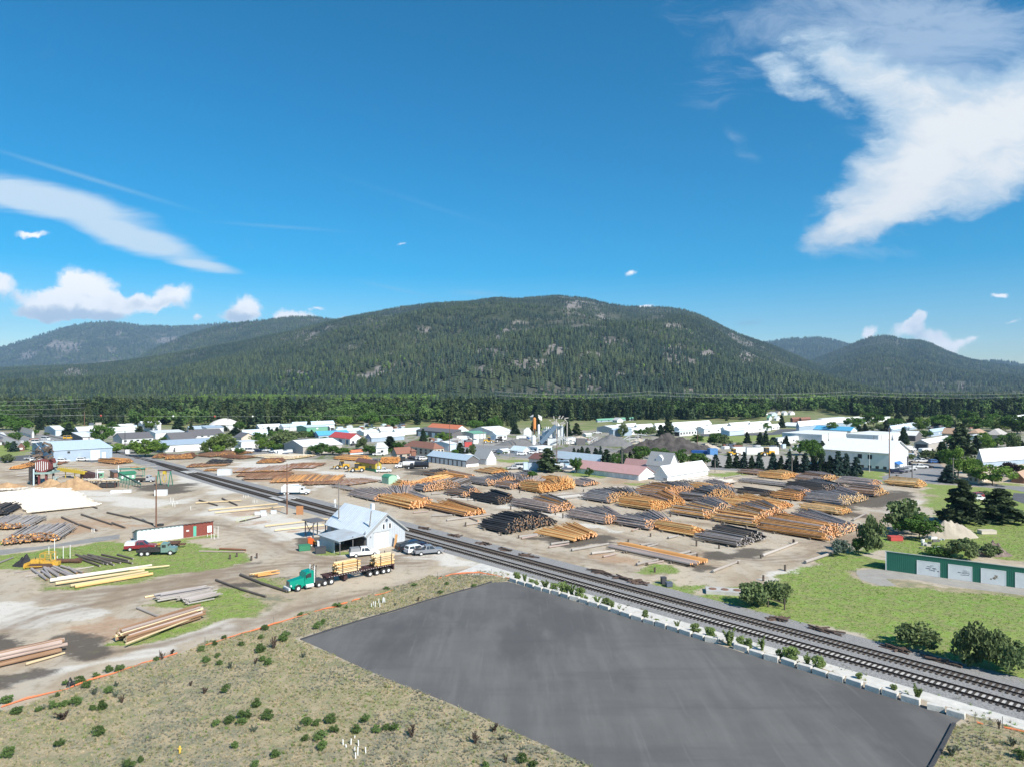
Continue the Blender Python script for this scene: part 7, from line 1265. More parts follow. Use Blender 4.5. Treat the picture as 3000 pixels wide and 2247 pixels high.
for a in [('pickup', 'G', 345, 612, 5, 's', 'silver pickup left of the blue grey warehouse'), ('suv', 'G', 395, 628, 5, 'w', 'white car just left of the sawmill tower'), ('suv', 'G', 685, 638, 5, 'w', 'white car before the left half of the blue grey warehouse'), ('suv', 'G', 897, 625, 5, 'w', 'white car before the middle of the blue grey warehouse'), ('van', 'G', 494, 402, -20, 'w', 'white van on the road at the far left'), ('car', 'G', 540, 418, -20, 'w', 'white car behind the round olive shrub'), ('van', 'G', 742, 388, 10, 'y', 'yellow van left of the open shed'), ('car', 'G', 788, 440, 20, 'w', 'white car before the open shed'), ('car', 'G', 250, 430, 10, 'w', 'white car in the far left parking lot, left'), ('van', 'G', 400, 436, 10, 'w', 'white van in the far left parking lot'),
          ('van', 'H', 480, 530, 20, 'w', 'white van behind the willow'), ('suv', 'H', 560, 528, 10, 'n', 'dark car between the white van and the camper'), ('van', 'H', 645, 522, 5, 'w', 'white camper van before the green trees'), ('pickup', 'H', 1880, 567, 5, 'w', 'white pickup before the small white house'), ('car', 'H', 1612, 458, 30, 'k', 'black car before the red roofed workshop'), ('suv', 'H', 740, 560, 10, 'g', 'grey car at the left of the tan warehouse'), ('suv', 'J', 150, 615, 30, 'w', 'white car before the storage units'), ('suv', 'J', 108, 610, 30, 's', 'silver car left of the white one before the tan building'), ('car', 'J', 68, 606, 30, 'k', 'black car before the two storey tan building, right'), ('car', 'J', 30, 602, 30, 'n', 'dark blue car before the two storey tan building, left'),
          ('suv', 'J', 872, 545, 10, 'k', 'black car left of the blue roofed office'), ('suv', 'J', 935, 535, 10, 's', 'silver car behind the tiny bushes'), ('suv', 'J', 1212, 562, 0, 'w', 'white car in front of the blue roofed office'), ('suv', 'J', 1340, 548, 0, 'w', 'white car right of the blue roofed office'), ('pickup', 'J', 1430, 533, 10, 'w', 'white pickup before the long portable office'), ('suv', 'J', 1170, 330, 0, 'w', 'white car beside the dark pine by the warehouse'), ('pickup', 'J', 2028, 330, 0, 'w', 'white pickup beside the white hangar'), ('suv', 'J', 1640, 680, 10, 'w', 'white car behind the tall dark pine'), ('pickup', 'J', 1960, 700, 10, 'r', 'red pickup beside the long pale blue building'), ('van', 'J', 1900, 690, 5, 'w', 'white camper trailer beside the long pale blue building'),
          ('pickup', 'J', 1125, 715, 15, 's', 'silver pickup behind the log yard fence, left'), ('van', 'J', 1205, 705, 10, 'w', 'white van behind the log yard fence'), ('van', 'J', 1680, 682, 5, 'c', 'pale blue van behind the tall dark pine'), ('suv', 'L', 835, 757, -15, 'n', 'dark blue car nearest the factory corner'), ('suv', 'L', 893, 746, -15, 'g', 'dark grey car beside the blue one at the factory'), ('suv', 'L', 938, 735, -15, 's', 'silver car third from the factory corner'), ('suv', 'L', 980, 722, -15, 'w', 'white car fourth from the factory corner'), ('pickup', 'L', 1088, 702, -8, 'w', 'white pickup in the middle of the parking lot'), ('car', 'L', 1165, 698, -8, 'k', 'black car just right of the white pickup in the lot'),
          ('pickup', 'L', 960, 682, -30, 'k', 'black pickup beside the open factory door'), ('pickup', 'L', 1040, 637, -10, 's', 'silver pickup at the back of the parking lot'), ('pickup', 'L', 1112, 640, -10, 'w', 'white pickup at the back of the parking lot'), ('suv', 'L', 1245, 648, 5, 'b', 'blue car at the right back of the parking lot'), ('suv', 'L', 1725, 1022, 20, 'r', 'red car behind the left dense pine'), ('pickup', 'L', 1700, 1055, 20, 'w', 'white pickup partly hidden by the left dense pine'), ('car', 'L', 1560, 1000, 20, 'w', 'white car hidden behind the left dense pine')]:
    vehicle(*a, detail=False)
def log_truck():
    """green conventional tractor with a long four-axle pole trailer"""
    Pf = at('w', 285, 795); Pr = at('w', 2005, 440); d = (Pr-Pf).normalized(); n = Vector((-d.y, d.x, 0)); L = (Pr-Pf).length; org = Pf+n*1.1
    root = empty('log_truck', org, math.atan2(-d.y, -d.x), 'green log truck with a long dark four axle trailer carrying two bundles of peeled poles', 'log truck'); k = L/17.6
    gp = paint((.0, .25, .17)); X = lambda v: -v*k       # local x forward, front axle at 0
    hood = MB(); V = [(1.25, -.75, .75), (1.25, .75, .75), (1.25, .62, 1.72), (1.25, -.62, 1.72), (-1.15, -.98, .75), (-1.15, .98, .75), (-1.15, .82, 2.02), (-1.15, -.82, 2.02)]; hood.add(V, [(0, 1, 2, 3), (5, 4, 7, 6), (3, 2, 6, 7), (1, 5, 6, 2), (4, 0, 3, 7), (0, 4, 5, 1)]); hood.obj('hood', gp, root)
    cb_ = MB(); cb_.prism([(-1.15, .75), (-1.15, 2.02), (-1.45, 2.85), (-2.75, 2.95), (-2.75, .75)], -1.05, 1.05); cb_.obj('cab', gp, root)
    MB().add([(-1.2, -.9, 2.08), (-1.2, .9, 2.08), (-1.44, .85, 2.76), (-1.44, -.85, 2.76), (-1.26, -.9, 2.05), (-1.26, .9, 2.05), (-1.5, .85, 2.73), (-1.5, -.85, 2.73)], [(0, 1, 2, 3), (7, 6, 5, 4), (0, 4, 5, 1), (1, 5, 6, 2), (2, 6, 7, 3), (3, 7, 4, 0)]).obj('windshield', GLASS, root)
    for s in (-1, 1): MB().add([(-1.42, s*1.06, 1.95), (-1.62, s*1.06, 2.62), (-2.3, s*1.06, 2.66), (-2.3, s*1.06, 1.95), (-1.42, s*1.02, 1.95), (-1.62, s*1.02, 2.62), (-2.3, s*1.02, 2.66), (-2.3, s*1.02, 1.95)], [(0, 1, 2, 3), (7, 6, 5, 4), (0, 4, 5, 1), (1, 5, 6, 2), (2, 6, 7, 3), (3, 7, 4, 0)]).obj('side_window', GLASS, root)
    g = MB().box(1.25, 1.33, -.5, .5, .8, 1.66); g.obj('grille', mat('chrome_grille', (.3, .31, .32), (.12, .12, .13), 30, rough=.35, metal=.5), root); MB().box(1.32, 1.62, -1.1, 1.1, .42, .78).obj('bumper', RIM, root)
    for s in (-1, 1):
        q = MB(); prev = None
        for i in range(7): t = math.pi*i/6; pt = (.72*math.cos(t), .52+.64*math.sin(t)+.0); (q.beam((prev[0], s*.92, prev[1]), (pt[0], s*.92, pt[1]), .42, .06) if prev else None); prev = pt
        q.obj('fender', gp, root); MB().box(1.05, 1.2, s*.8-.14, s*.8+.14, .95, 1.2).obj('headlight', mat('lamp_glass', (.8, .8, .78), rough=.2), root)
        MB().tube((-2.95, s*.85, .9), (-2.95, s*.85, 3.6), .09, .09, 8).obj('exhaust_stack', RIM, root); MB().tube((-1.3, s*1.12, .62), (-2.6, s*1.12, .62), .3, .3, 12).obj('fuel_tank', RIM, root); MB().box(-1.45, -1.3, s*1.25-.1, s*1.25+.1, 2.0, 2.5).obj('side_mirror', BLK_, root)
    fr = MB().box(-6.9*k, 1.0, -.45, -.2, .62, .95).box(-6.9*k, 1.0, .2, .45, .62, .95).box(-4.6, -3.1, -1.0, 1.0, .55, 1.15); fr.obj('frame', BLK_, root)
    rk = MB()
    for s in (-1, 1): rk.beam((-3.15, s*.95, .9), (-3.15, s*.95, 3.1), .1).beam((-3.15, s*.95, 3.1), (-3.5, s*.5, 3.6), .08).beam((-3.5, s*.5, 3.6), (-3.15, 0, 3.1), .08)
    for z in (1.4, 1.9, 2.4, 2.9): rk.beam((-3.15, -.95, z), (-3.15, .95, z), .07)
    rk.obj('headache_rack', BLK_, root)
    def axle(x, r=.52, dual=True):
        for s in (-1, 1):
            wheel(root, -x, s*1.02, r, .3)
            if dual: wheel(root, -x, s*.66, r, .28, False)
    axle(0, .52, False); X1 = [(('w', 660, 705), .42), (('w', 795, 690), .52), (('w', 915, 665), .55)]
    def along(px_, py_): q = at('w', px_, py_)-Pf; return q.dot(d)
    for (a, r) in X1: axle(along(a[1], a[2]), r, r > .5)
    tr = [along(1650, 510), along(1778, 482), along(1900, 455), along(2005, 440)]
    for t in tr: axle(t, .5)
    x0, x1 = 5.2*k, tr[-1]+.9; rust = mat('dark_red_trailer_steel', (.075, .035, .035), (.04, .025, .025), 2, rough=.6); t = MB(); t.box(-x1, -x0, -.62, -.5, 1.12, 1.5).box(-x1, -x0, .5, .62, 1.12, 1.5)
    n_ = int((x1-x0)/1.2)
    for i in range(n_+1): xx = x0+i*(x1-x0)/n_; t.box(-xx-.05, -xx+.05, -1.2, 1.2, 1.38, 1.52)
    t.box(-x1, -x0, -1.25, -1.15, 1.32, 1.52).box(-x1, -x0, 1.15, 1.25, 1.32, 1.52); t.obj('trailer_frame', rust, root); mk = MB()
    for i in range(26): xx = x0+.4+i*(x1-x0-.6)/26; mk.box(-xx-.05, -xx+.05, 1.251, 1.262, 1.38, 1.46)
    mk.obj('reflector', pm('W'), root); MB().box(-9.3*k, -8.6*k, -.9, .9, .25, 1.2).obj('landing_gear', rust, root); MB().box(-x1-.25, -x1, -1.2, 1.2, .5, 1.5).obj('rear_bumper', rust, root)
    loads = [(along(640, 480)+.3, along(1150, 430)+.3, 'front'), (along(1480, 380)+.1, along(2060, 300)-1.2, 'rear')]; mw = root.matrix_basis
    bpy.context.view_layer.update(); mwx = root.matrix_world; rr = random.Random(5)
    for a, c, nm in loads:
        a, c = max(5.6*k, a), min(x1+.4, c)
        for xx in (a+.9, c-.7):
            s_ = MB()
            for s in (-1, 1): s_.beam((-xx, s*1.22, 1.5), (-xx, s*1.22, 3.55), .09)
            s_.obj('stake', rust, root)
        z = 1.68
        for row in range(6):
            m = 7 - row % 2
            for j in range(m):
                yy = -1.02+(j+.5*(row % 2))*2.04/6.3+.06; rad = .155*rr.uniform(.85, 1.08); ja, jc = rr.uniform(-.25, .35), rr.uniform(-.5, .15)
                A_ = mwx @ Vector((-a-ja, yy, z)); B_ = mwx @ Vector((-c-jc, yy, z+rr.uniform(-.02, .02))); cc = rr.choice('ccyc')
                if row == 5 or j in (0, m-1): log_obj(B_, A_, rad, rad*.88, cc, 'o', '%s pole of the %s truck bundle, layer %s, %s' % ('cream' if cc == 'c' else 'golden', nm, ordn[row], ordn[j]+' across'), 'poles in the %s bundle on the green truck' % nm, rr=rr)
                else: log_obj(B_, A_, rad, rad*.88, cc, 'o', 'pale pole inside the %s bundle on the green truck' % nm, 'inner poles of the %s truck bundle' % nm, rr=rr)
            z += .29
log_truck()
def old_truck(p, x, y, head, c, label, nm='old_truck', tank=None, boxc=None, L=7.5, crane=False, cat='truck'):
    P = at(p, x, y); root = empty(nm, P, R(head), label, cat); pc = paint(VP[c]); h0 = .55
    MB().prism([(L/2, .6), (L/2, 1.35), (L/2-1.3, 1.5), (L/2-1.55, 2.3), (L/2-2.7, 2.35), (L/2-2.7, .6)], -1.0, 1.0).obj('cab', pc, root)
    MB().box(L/2-2.5, L/2-1.75, -1.02, 1.02, 1.55, 2.1).obj('side_window', GLASS, root); MB().box(L/2-1.5, L/2-1.38, -.8, .8, 1.55, 2.1).obj('windshield', GLASS, root); MB().box(-L/2, L/2-.4, -.5, .5, .55, .8).obj('frame', BLK_, root)
    if tank: MB().tube((-L/2+.2, 0, 1.75), (L/2-3.0, 0, 1.75), .95, .95, 14).obj('tank', paint(VP[tank]), root)
    elif boxc: MB().prism([(-L/2, .8), (-L/2, 2.5), (-L/2+.6, 2.75), (L/2-2.9, 2.75), (L/2-2.9, .8)], -1.1, 1.1).obj('cargo_box', paint(VP[boxc]), root)
    else: b = MB().box(-L/2, L/2-2.8, -1.1, 1.1, .8, 1.0); b.box(-L/2, L/2-2.8, -1.1, -1.0, 1.0, 1.3).box(-L/2, L/2-2.8, 1.0, 1.1, 1.0, 1.3); b.obj('flatbed', BLK_ if c != 'y' else pc, root)
    if crane: b = MB().beam((-L/2+.3, .3, 2.8), (L/2-3.4, .3, 3.1), .22).beam((-L/2+.8, .3, 2.6), (-L/2+.8, .3, 3.1), .3); b.obj('folded_boom', pm('o') if 'o' in PAL else pm('W'), root)
    for xx in (L/2-.9, -L/2+1.0, -L/2+2.1):
        for s in (-1, 1): wheel(root, xx, s*.95, .48, .3)
    return root
old_truck('H', 985, 985, 4, 'w', 'white utility truck with a boxed bed standing behind the level crossing', 'utility_truck', boxc='w', L=8.4, crane=True); old_truck('g', 1700, 640, 10, 't', 'old faded green flatbed truck in the grass', 'flatbed_truck', L=7.2)
old_truck('H', 2165, 700, 185, 'w', 'white tank truck behind the yard office', 'tank_truck', tank='w', L=8); old_truck('J', 90, 708, 185, 'k', 'black tank truck with green tail by the storage units', 'tank_truck', tank='k', L=9); old_truck('G', 1560, 852, 5, 's', 'silver flatbed truck beside the green sawmill hut', 'flatbed_truck', L=7); old_truck('L', 960, 520, 20, 'w', 'white box truck behind the factory', 'box_truck', boxc='w', L=9); old_truck('L', 1165, 545, 20, 'k', 'dark truck with white box behind the factory', 'box_truck', boxc='w', L=9)
old_truck('K', 1025, 625, 10, 's', 'pale truck in the machinery yard', 'dump_truck', boxc='s', L=8); old_truck('J', 590, 402, 5, 'w', 'white truck behind the storage rows, left', 'box_truck', boxc='w', L=9); old_truck('J', 1230, 400, 5, 'b', 'blue truck left of the concrete plant', 'box_truck', boxc='w', L=9)
def chassis():
    P = at('g', 1840, 568); root = empty('truck_chassis', P, R(8), 'rusty bare truck chassis with a yellow arm behind the old green truck', 'truck chassis'); MB().box(-3, 3, -.45, -.25, .6, .85).box(-3, 3, .25, .45, .6, .85).obj('frame', mat('rust', (.16, .08, .05), (.08, .05, .04), 3), root)
    for xx in (-.2, 1.1):
        for s in (-1, 1): wheel(root, xx, s*.95, .5, .32)
    MB().beam((-3.8, 0, .4), (-.5, 0, 1.4), .25).beam((-3.8, 0, .4), (-4.4, 0, 1.0), .25).obj('yellow_arm', paint(VP['y']), root); MB().box(-.8, 1.8, -.9, .9, 1.0, 1.3).obj('deck', mat('rust', 0), root)
chassis()
def loader(p, x, y, head, label, yellow=True, s=1.0):
    P = at(p, x, y); root = empty('wheel_loader', P, R(head), label, 'wheel loader'); c = paint(VP['y'] if yellow else VP['k']); root.scale = (s, s, s)
    MB().prism([(-3.2, 1.0), (-3.2, 2.0), (-.8, 2.2), (-.8, 1.0)], -.9, .9).obj('engine_cover', c, root); MB().box(-.9, .7, -.75, .75, 1.6, 3.3).obj('cab', BLK_, root); MB().box(-1.0, .8, -.85, .85, 3.3, 3.45).obj('cab_roof', c, root)
    MB().box(-.8, 1.8, -.5, .5, .8, 1.6).obj('front_frame', c, root); b = MB()
    for q in (-.6, .6): b.beam((.9, q, 1.7), (3.2, q, .8), .22)
    b.obj('lift_arm', c, root); b = MB()
    for q in (-.8, -.3, .3, .8): b.beam((3.1, q, 1.3), (3.2, q, .3), .12).beam((3.2, q, .3), (4.5, q, .15), .12)
    b.obj('log_fork', BLK_, root)
    for xx in (-2.1, 1.3):
        for q in (-1, 1): wheel(root, xx, q*1.1, .82, .55)
loader('H', 1475, 712, 182, 'black and yellow wheel loader left of the yard office'); loader('H', 1640, 742, 185, 'yellow wheel loader with forks right before the yard office'); loader('H', 2140, 690, 90, 'tall black log loader facing the viewer beside the white tank truck', False, 1.2); loader('K', 1290, 570, 10, 'yellow loader in the machinery yard, left'); loader('K', 1640, 572, 190, 'large yellow loader in the machinery yard, right', True, 1.2); loader('J', 860, 432, 5, 'yellow loader at the foot of the grey gravel mound'); loader('J', 985, 422, 5, 'rusty dark loader beside the yellow one at the gravel mound', False)
def bulldozer():
    P = at('g', 465, 778); root = empty('bulldozer', P, R(185), 'yellow crawler bulldozer with open roll cage in the grass', 'bulldozer'); y = mat('old_yellow_paint', (.68, .42, .06), (.5, .28, .05), 2, rough=.5); t = mat('track_rust', (.14, .08, .05), (.08, .05, .04), 4)
    for s in (-1, 1): MB().prism([(-1.8, .1), (-2.1, .5), (-1.8, .9), (1.6, .9), (1.9, .5), (1.6, .1)], s*.95-.25, s*.95+.25).obj('track', t, root)
    MB().box(-.2, 1.9, -.55, .55, .8, 1.6).obj('engine_cover', y, root); MB().box(-1.9, -.2, -.8, .8, .8, 1.25).obj('body', y, root); b = MB()
    for x in (-1.8, .1):
        for s in (-.8, .8): b.beam((x, s, 1.2), (x, s, 2.7), .1)
    b.beam((-1.8, -.8, 2.7), (.1, -.8, 2.7), .1).beam((-1.8, .8, 2.7), (.1, .8, 2.7), .1).beam((-1.8, -.8, 2.7), (-1.8, .8, 2.7), .1).beam((.1, -.8, 2.7), (.1, .8, 2.7), .1).beam((-1.8, .8, 1.9), (.1, .8, 1.9), .07).beam((-1.8, -.8, 1.9), (.1, -.8, 1.9), .07); b.obj('roll_cage', y, root)
    MB().prism([(2.5, .1), (2.35, .6), (2.5, 1.1), (2.65, .6)], -1.5, 1.5).obj('blade', y, root); b = MB()
    for s in (-1, 1): b.beam((-.5, s*1.25, .5), (2.45, s*1.25, .45), .14)
    b.obj('push_arm', y, root); MB().box(-2.9, -1.9, -.5, .5, .4, 1.1).obj('winch', y, root); MB().tube((1.2, .2, 1.6), (1.2, .2, 2.1), .06, .06, 6).obj('exhaust_pipe', BLK_, root)
bulldozer()
# ---------------------------------------------------------------- poles and wires
PW = mat('pole_wood', (.22, .12, .075), (.14, .08, .055), 1.5); PW2 = mat('grey_pole_wood', (.28, .25, .22), (.2, .18, .16), 1.5)
def upole(p, x, yb, yt, label, arms=1, m=PW2, r=.16, lean=0.0, nm='utility_pole', cat='utility pole'):
    P = at(p, x, yb); h = (yb-yt)/PAN[p][2]*P.y/FOC; root = empty(nm, P, A1, label, cat); MB().tube((0, 0, -.3), (lean*.7, lean*.7, h), r, r*.7, 8).obj('pole', m, root)
    for k in range(arms):
        z = h-.5-1.1*k; a = MB().beam((-1.2, 0, z), (1.2, 0, z), .11, .13).obj('crossarm', m, root); b = MB()
        for q in (-1.1, -.4, .4, 1.1): b.tube((q, 0, z+.06), (q, 0, z+.28), .05, .04, 6)
        b.obj('insulator', pm('g'), root)
    return P, h
upole('g', 1687, 345, -212, 'tall brown pole behind the long low shed', 0, PW, .2); upole('h', 888, 205, -342, 'tall brown pole with a box at its foot left of the barn', 0, PW, .2); upole('h', 1447, 470, -148, 'tall grey pole rising through the barn lean-to', 0, PW2, .16); upole('h', 1752, 575, 165, 'leaning grey pole before the barn gable', 0, PW2, .15, -.9)
for a in [('G', 912, 268, 92, 'reddish power pole at the forest edge in the far left', 2, PW, .3), ('G', 337, 448, 255, 'grey power pole in the far left parking lot'), ('G', 1350, 542, 290, 'black pole beside the bright green trees', 0, BLK_), ('G', 718, 450, 345, 'pole beside the open shed'), ('H', 1718, 372, 200, 'power pole right of the red roofed workshop'), ('H', 1520, 492, 370, 'lamp pole before the red roofed workshop', 0), ('H', 250, 322, 150, 'power pole above the willow', 2), ('H', 918, 300, 170, 'power pole left of the green metal building'), ('H', 1872, 740, 560, 'white pole beside the yard office', 0), ('H', 475, 380, 300, 'short pole before the blue roofed workshop', 0), ('J', 433, 537, 195, 'tall power pole before the orange roofed hall', 1, PW), ('J', 797, 542, 265, 'grey power pole in the gravel yard', 1), ('J', 1113, 462, 335, 'thin pole left of the grey mound', 0), ('J', 1152, 462, 335, 'second thin pole before the grey mound', 0), ('J', 1085, 598, 450, 'lamp pole by the street', 0), ('J', 1590, 640, 330, 'brown power pole behind the tall dark pine', 1, PW),
          ('K', 898, 522, 248, 'tall brown power pole before the black mound', 1, PW), ('K', 82, 692, 475, 'grey pole behind the pink roofed sheds', 1), ('K', 1088, 742, 600, 'grey pole before the spruce row, left', 1), ('K', 1918, 752, 560, 'grey pole in the spruce row', 0), ('K', 1487, 462, 305, 'lamp pole on the airfield grass', 0), ('L', 758, 822, 265, 'tall dark brown pole before the factory', 1, PW, .2), ('L', 1003, 848, 650, 'short dark pole at the parking lot exit', 0, BLK_), ('L', 1447, 868, 588, 'grey power pole beside the birch', 1), ('L', 98, 448, 320, 'pole left of the flat factory block', 0), ('L', 590, 440, 350, 'short pole behind the factory roof', 0), ('L', 675, 440, 350, 'another short pole behind the factory roof, right', 0)]:
    upole(*a)
P = at('L', 543, 745); h = 215/3.6867*P.y/FOC; fp = empty('flagpole', P, 0, 'white flagpole before the factory', 'flagpole'); MB().tube((0, 0, 0), (0, 0, h), .08, .05, 8).obj('pole', pm('W'), fp); MB().tube((0, 0, h), (0, 0, h+.15), .1, .1, 8).obj('finial', pm('Y'), fp)
def wire(a, b, label, sag=1.5, r=.035):
    m = MB(); n = 14; pts = [Vector(a).lerp(Vector(b), i/n)-Vector((0, 0, sag*4*(i/n)*(1-i/n))) for i in range(n+1)]
    for q, w in zip(pts[:-1], pts[1:]): m.tube(q, w, r, r, 4)
    tag(m.obj('power_line', mat('wire', (.5, .5, .5), rough=.5)), label, 'power line')
Wp = at('G', 912, 268)
for i, z in enumerate((21, 18, 14.5, 9)): wire(Wp+Vector((0, 0, z+1)), Wp+Vector((-190, 40, z)), 'power line running left from the reddish pole, %s from the top' % ordn[i], 2.0, .07)
a = at('h', 1447, 470); wire(a+Vector((0, 0, 17.5)), at('h', 1752, 575)+Vector((-.5, -.5, 13)), 'wire hanging over the barn roof', 2.2, .03)
for i, (p0, p1, z) in enumerate((((3400, 1229), (600, 1229), 22), ((3400, 1229), (600, 1229), 25))): pass
for i, z in enumerate((27, 24)):
    for j, (x0, x1) in enumerate(((1450, 1900), (1900, 2500), (2500, 3100))): A_ = Vector(((x0-1500)/FOC*640, 640, z)); B_ = Vector(((x1-1500)/FOC*640, 640, z)); wire(A_, B_, 'long transmission line before the forest, %s span, %s wire' % (['left', 'middle', 'right'][j], ['upper', 'lower'][i]), 3, .07)
# ---------------------------------------------------------------- heaps, plant, sawmill and small things
def heap(name, p, pts, ytop, m, label, cat, kind=None, depth=.45, seed=1, rough=.25, px_=None):
    """irregular mound: footprint from x0 to x1 at row yb, crest at ytop"""
    x0, x1, yb = pts; A_ = at(p, x0, yb); B_ = at(p, x1, yb); w = (B_-A_).length/2; C = (A_+B_)/2; dp = w*depth*2; C = C+Vector((0, dp*.5, 0)); Ytop = C.y; h = max(.4, solve_z(*pp(p, (x0+x1)/2, ytop), C)); n = 56; V = []; F = []
    for j in range(n):
        for i in range(n):
            u = i/(n-1)*2-1; v = j/(n-1)*2-1; X = C.x+u*w*1.05; Y = C.y+v*dp*.55; a = np.array([X*.9/max(1, w*.12)+seed]); b = np.array([Y*.9/max(1, w*.12)]); r = math.hypot(u, v); f = max(0, 1-r)**.85; nz = float(fbm(a, b, 5, .6)[0]-.5); rg_ = float(fbm(a*2.7+9, b*2.7, 4, .6)[0]-.5); V.append((X, Y, max(-.05, h*(f*(1+nz*rough*5)+nz*rough*.5*(r < 1)+rg_*rough*.7*f)) if r < 1 else -.05))
    F = [(j*n+i, j*n+i+1, (j+1)*n+i+1, (j+1)*n+i) for j in range(n-1) for i in range(n-1)]
    o = mesh_obj(name, V, F, m, smooth=True); return tag(o, label, cat, kind=kind)
CH = mat('dark_mulch', (.10, .088, .08), (.045, .04, .038), .35, bump=.3, bscale=1.0, detail=8); GV = mat('grey_gravel', (.19, .185, .18), (.13, .13, .13), .3, bump=.08, detail=7); SAND = mat('tan_sand', (.48, .42, .34), (.36, .31, .25), .3, bump=.1, detail=7); SAW = mat('sawdust', (.5, .33, .18), (.32, .2, .11), .6, bump=.1, detail=7)
heap('gravel_mound', 'J', (1960, 2440, 468), 335, GV, 'cone of grey gravel right of the concrete plant', 'gravel mound', depth=.5, rough=.05); heap('gravel_mound', 'J', (1480, 2330, 535), 450, GV, 'long low grey gravel bank before the concrete plant', 'gravel mound', depth=.2, rough=.1, seed=3); heap('gravel_mound', 'J', (920, 1430, 462), 382, GV, 'grey gravel mound left of the white cylinder tank', 'gravel mound', depth=.3, rough=.06, seed=5)
heap('mulch_mound', 'K', (60, 1180, 548), 350, CH, 'huge rugged dark brown mound behind the maples', 'mound', depth=.32, rough=.22, seed=8); heap('sand_heap', 'J', (1720, 1960, 405), 350, SAND, 'pale sand heap right of the silos', 'sand heap', rough=.15, seed=2); heap('sand_heap', 'K', (150, 380, 440), 375, SAND, 'tan sand heap between the grey cone and the dark mound', 'sand heap', rough=.15, seed=4); heap('sand_heap', 'K', (900, 1160, 500), 432, SAND, 'tan bank at the right foot of the dark mound', 'sand heap', rough=.15, seed=7)
heap('dirt_mound', 'R', (1180, 1760, 655), 440, SAND, 'bare dirt mound with grass on top behind the spreading tree', 'dirt mound', depth=.3, rough=.12, seed=11); heap('sawdust_heap', 'y', (140, 560, 615), 490, SAW, 'pale sawdust heap under the sawmill tower', 'sawdust heap', depth=.3, rough=.14, seed=12); heap('sawdust_heap', 'y', (330, 1000, 640), 478, SAW, 'broad brown sawdust heap right of the sawmill tower', 'sawdust heap', depth=.25, rough=.12, seed=13); heap('sawdust_heap', 'G', (-200, 290, 925), 855, SAW, 'low sawdust heap at the left edge', 'sawdust heap', depth=.2, rough=.12, seed=14)
heap('brush_pile', 'R', (1700, 2130, 850), 705, mat('dead_brush', (.26, .2, .17), (.12, .09, .08), 1.2, bump=.4, bscale=2), 'grey brown brush pile behind the green storage row', 'brush pile', depth=.35, rough=.3, seed=15); heap('scrap_heap', 'g', (105, 365, 775), 665, mat('black_scrap', (.05, .05, .055), (.025, .025, .028), 2, bump=.3), 'heap of black scrap left of the bulldozer', 'scrap heap', depth=.4, rough=.35, seed=16)
def cyl(nm, p, x, yb, yt, wpx, m, label, cat, legs=0, cone=True):
    P = at(p, x, yb); s = PAN[p][2]; h = (yb-yt)/s*P.y/FOC; r = wpx/2/s*P.y/FOC; root = empty(nm, P, 0, label, cat); z0 = legs*h; b = MB().tube((0, 0, z0), (0, 0, h*.93), r, r, 16)
    b.obj('tank_body', m, root, smooth=False); MB().tube((0, 0, h*.93), (0, 0, h), r, r*.5, 16).obj('tank_top', m, root)
    if legs:
        MB().tube((0, 0, z0*.5), (0, 0, z0), r*.25, r, 12).obj('hopper', m, root); q = MB()
        for a in range(4): t = a*math.pi/2+.78; q.beam((r*.9*math.cos(t), r*.9*math.sin(t), 0), (r*.9*math.cos(t), r*.9*math.sin(t), z0), .25)
        q.obj('leg', pm('g'), root)
cyl('silo', 'J', 1348, 380, 155, 34, cm((.72, .28, .08)), 'tall orange silo of the concrete plant', 'silo', .42); cyl('silo', 'J', 1395, 385, 228, 26, pm('W'), 'slim white silo right of the orange silo', 'silo', .35); cyl('silo', 'J', 1338, 458, 348, 46, pm('W'), 'short white cylinder tank before the concrete plant', 'silo'); cyl('silo', 'J', 1607, 442, 222, 28, pm('W'), 'white silo of the pair, left one', 'silo', .25); cyl('silo', 'J', 1643, 442, 240, 44, pm('w'), 'wider white silo of the pair, right one', 'silo', .25); cyl('silo', 'J', 1580, 440, 255, 24, pm('B'), 'narrow blue grey tower beside the twin silos', 'silo', .1)
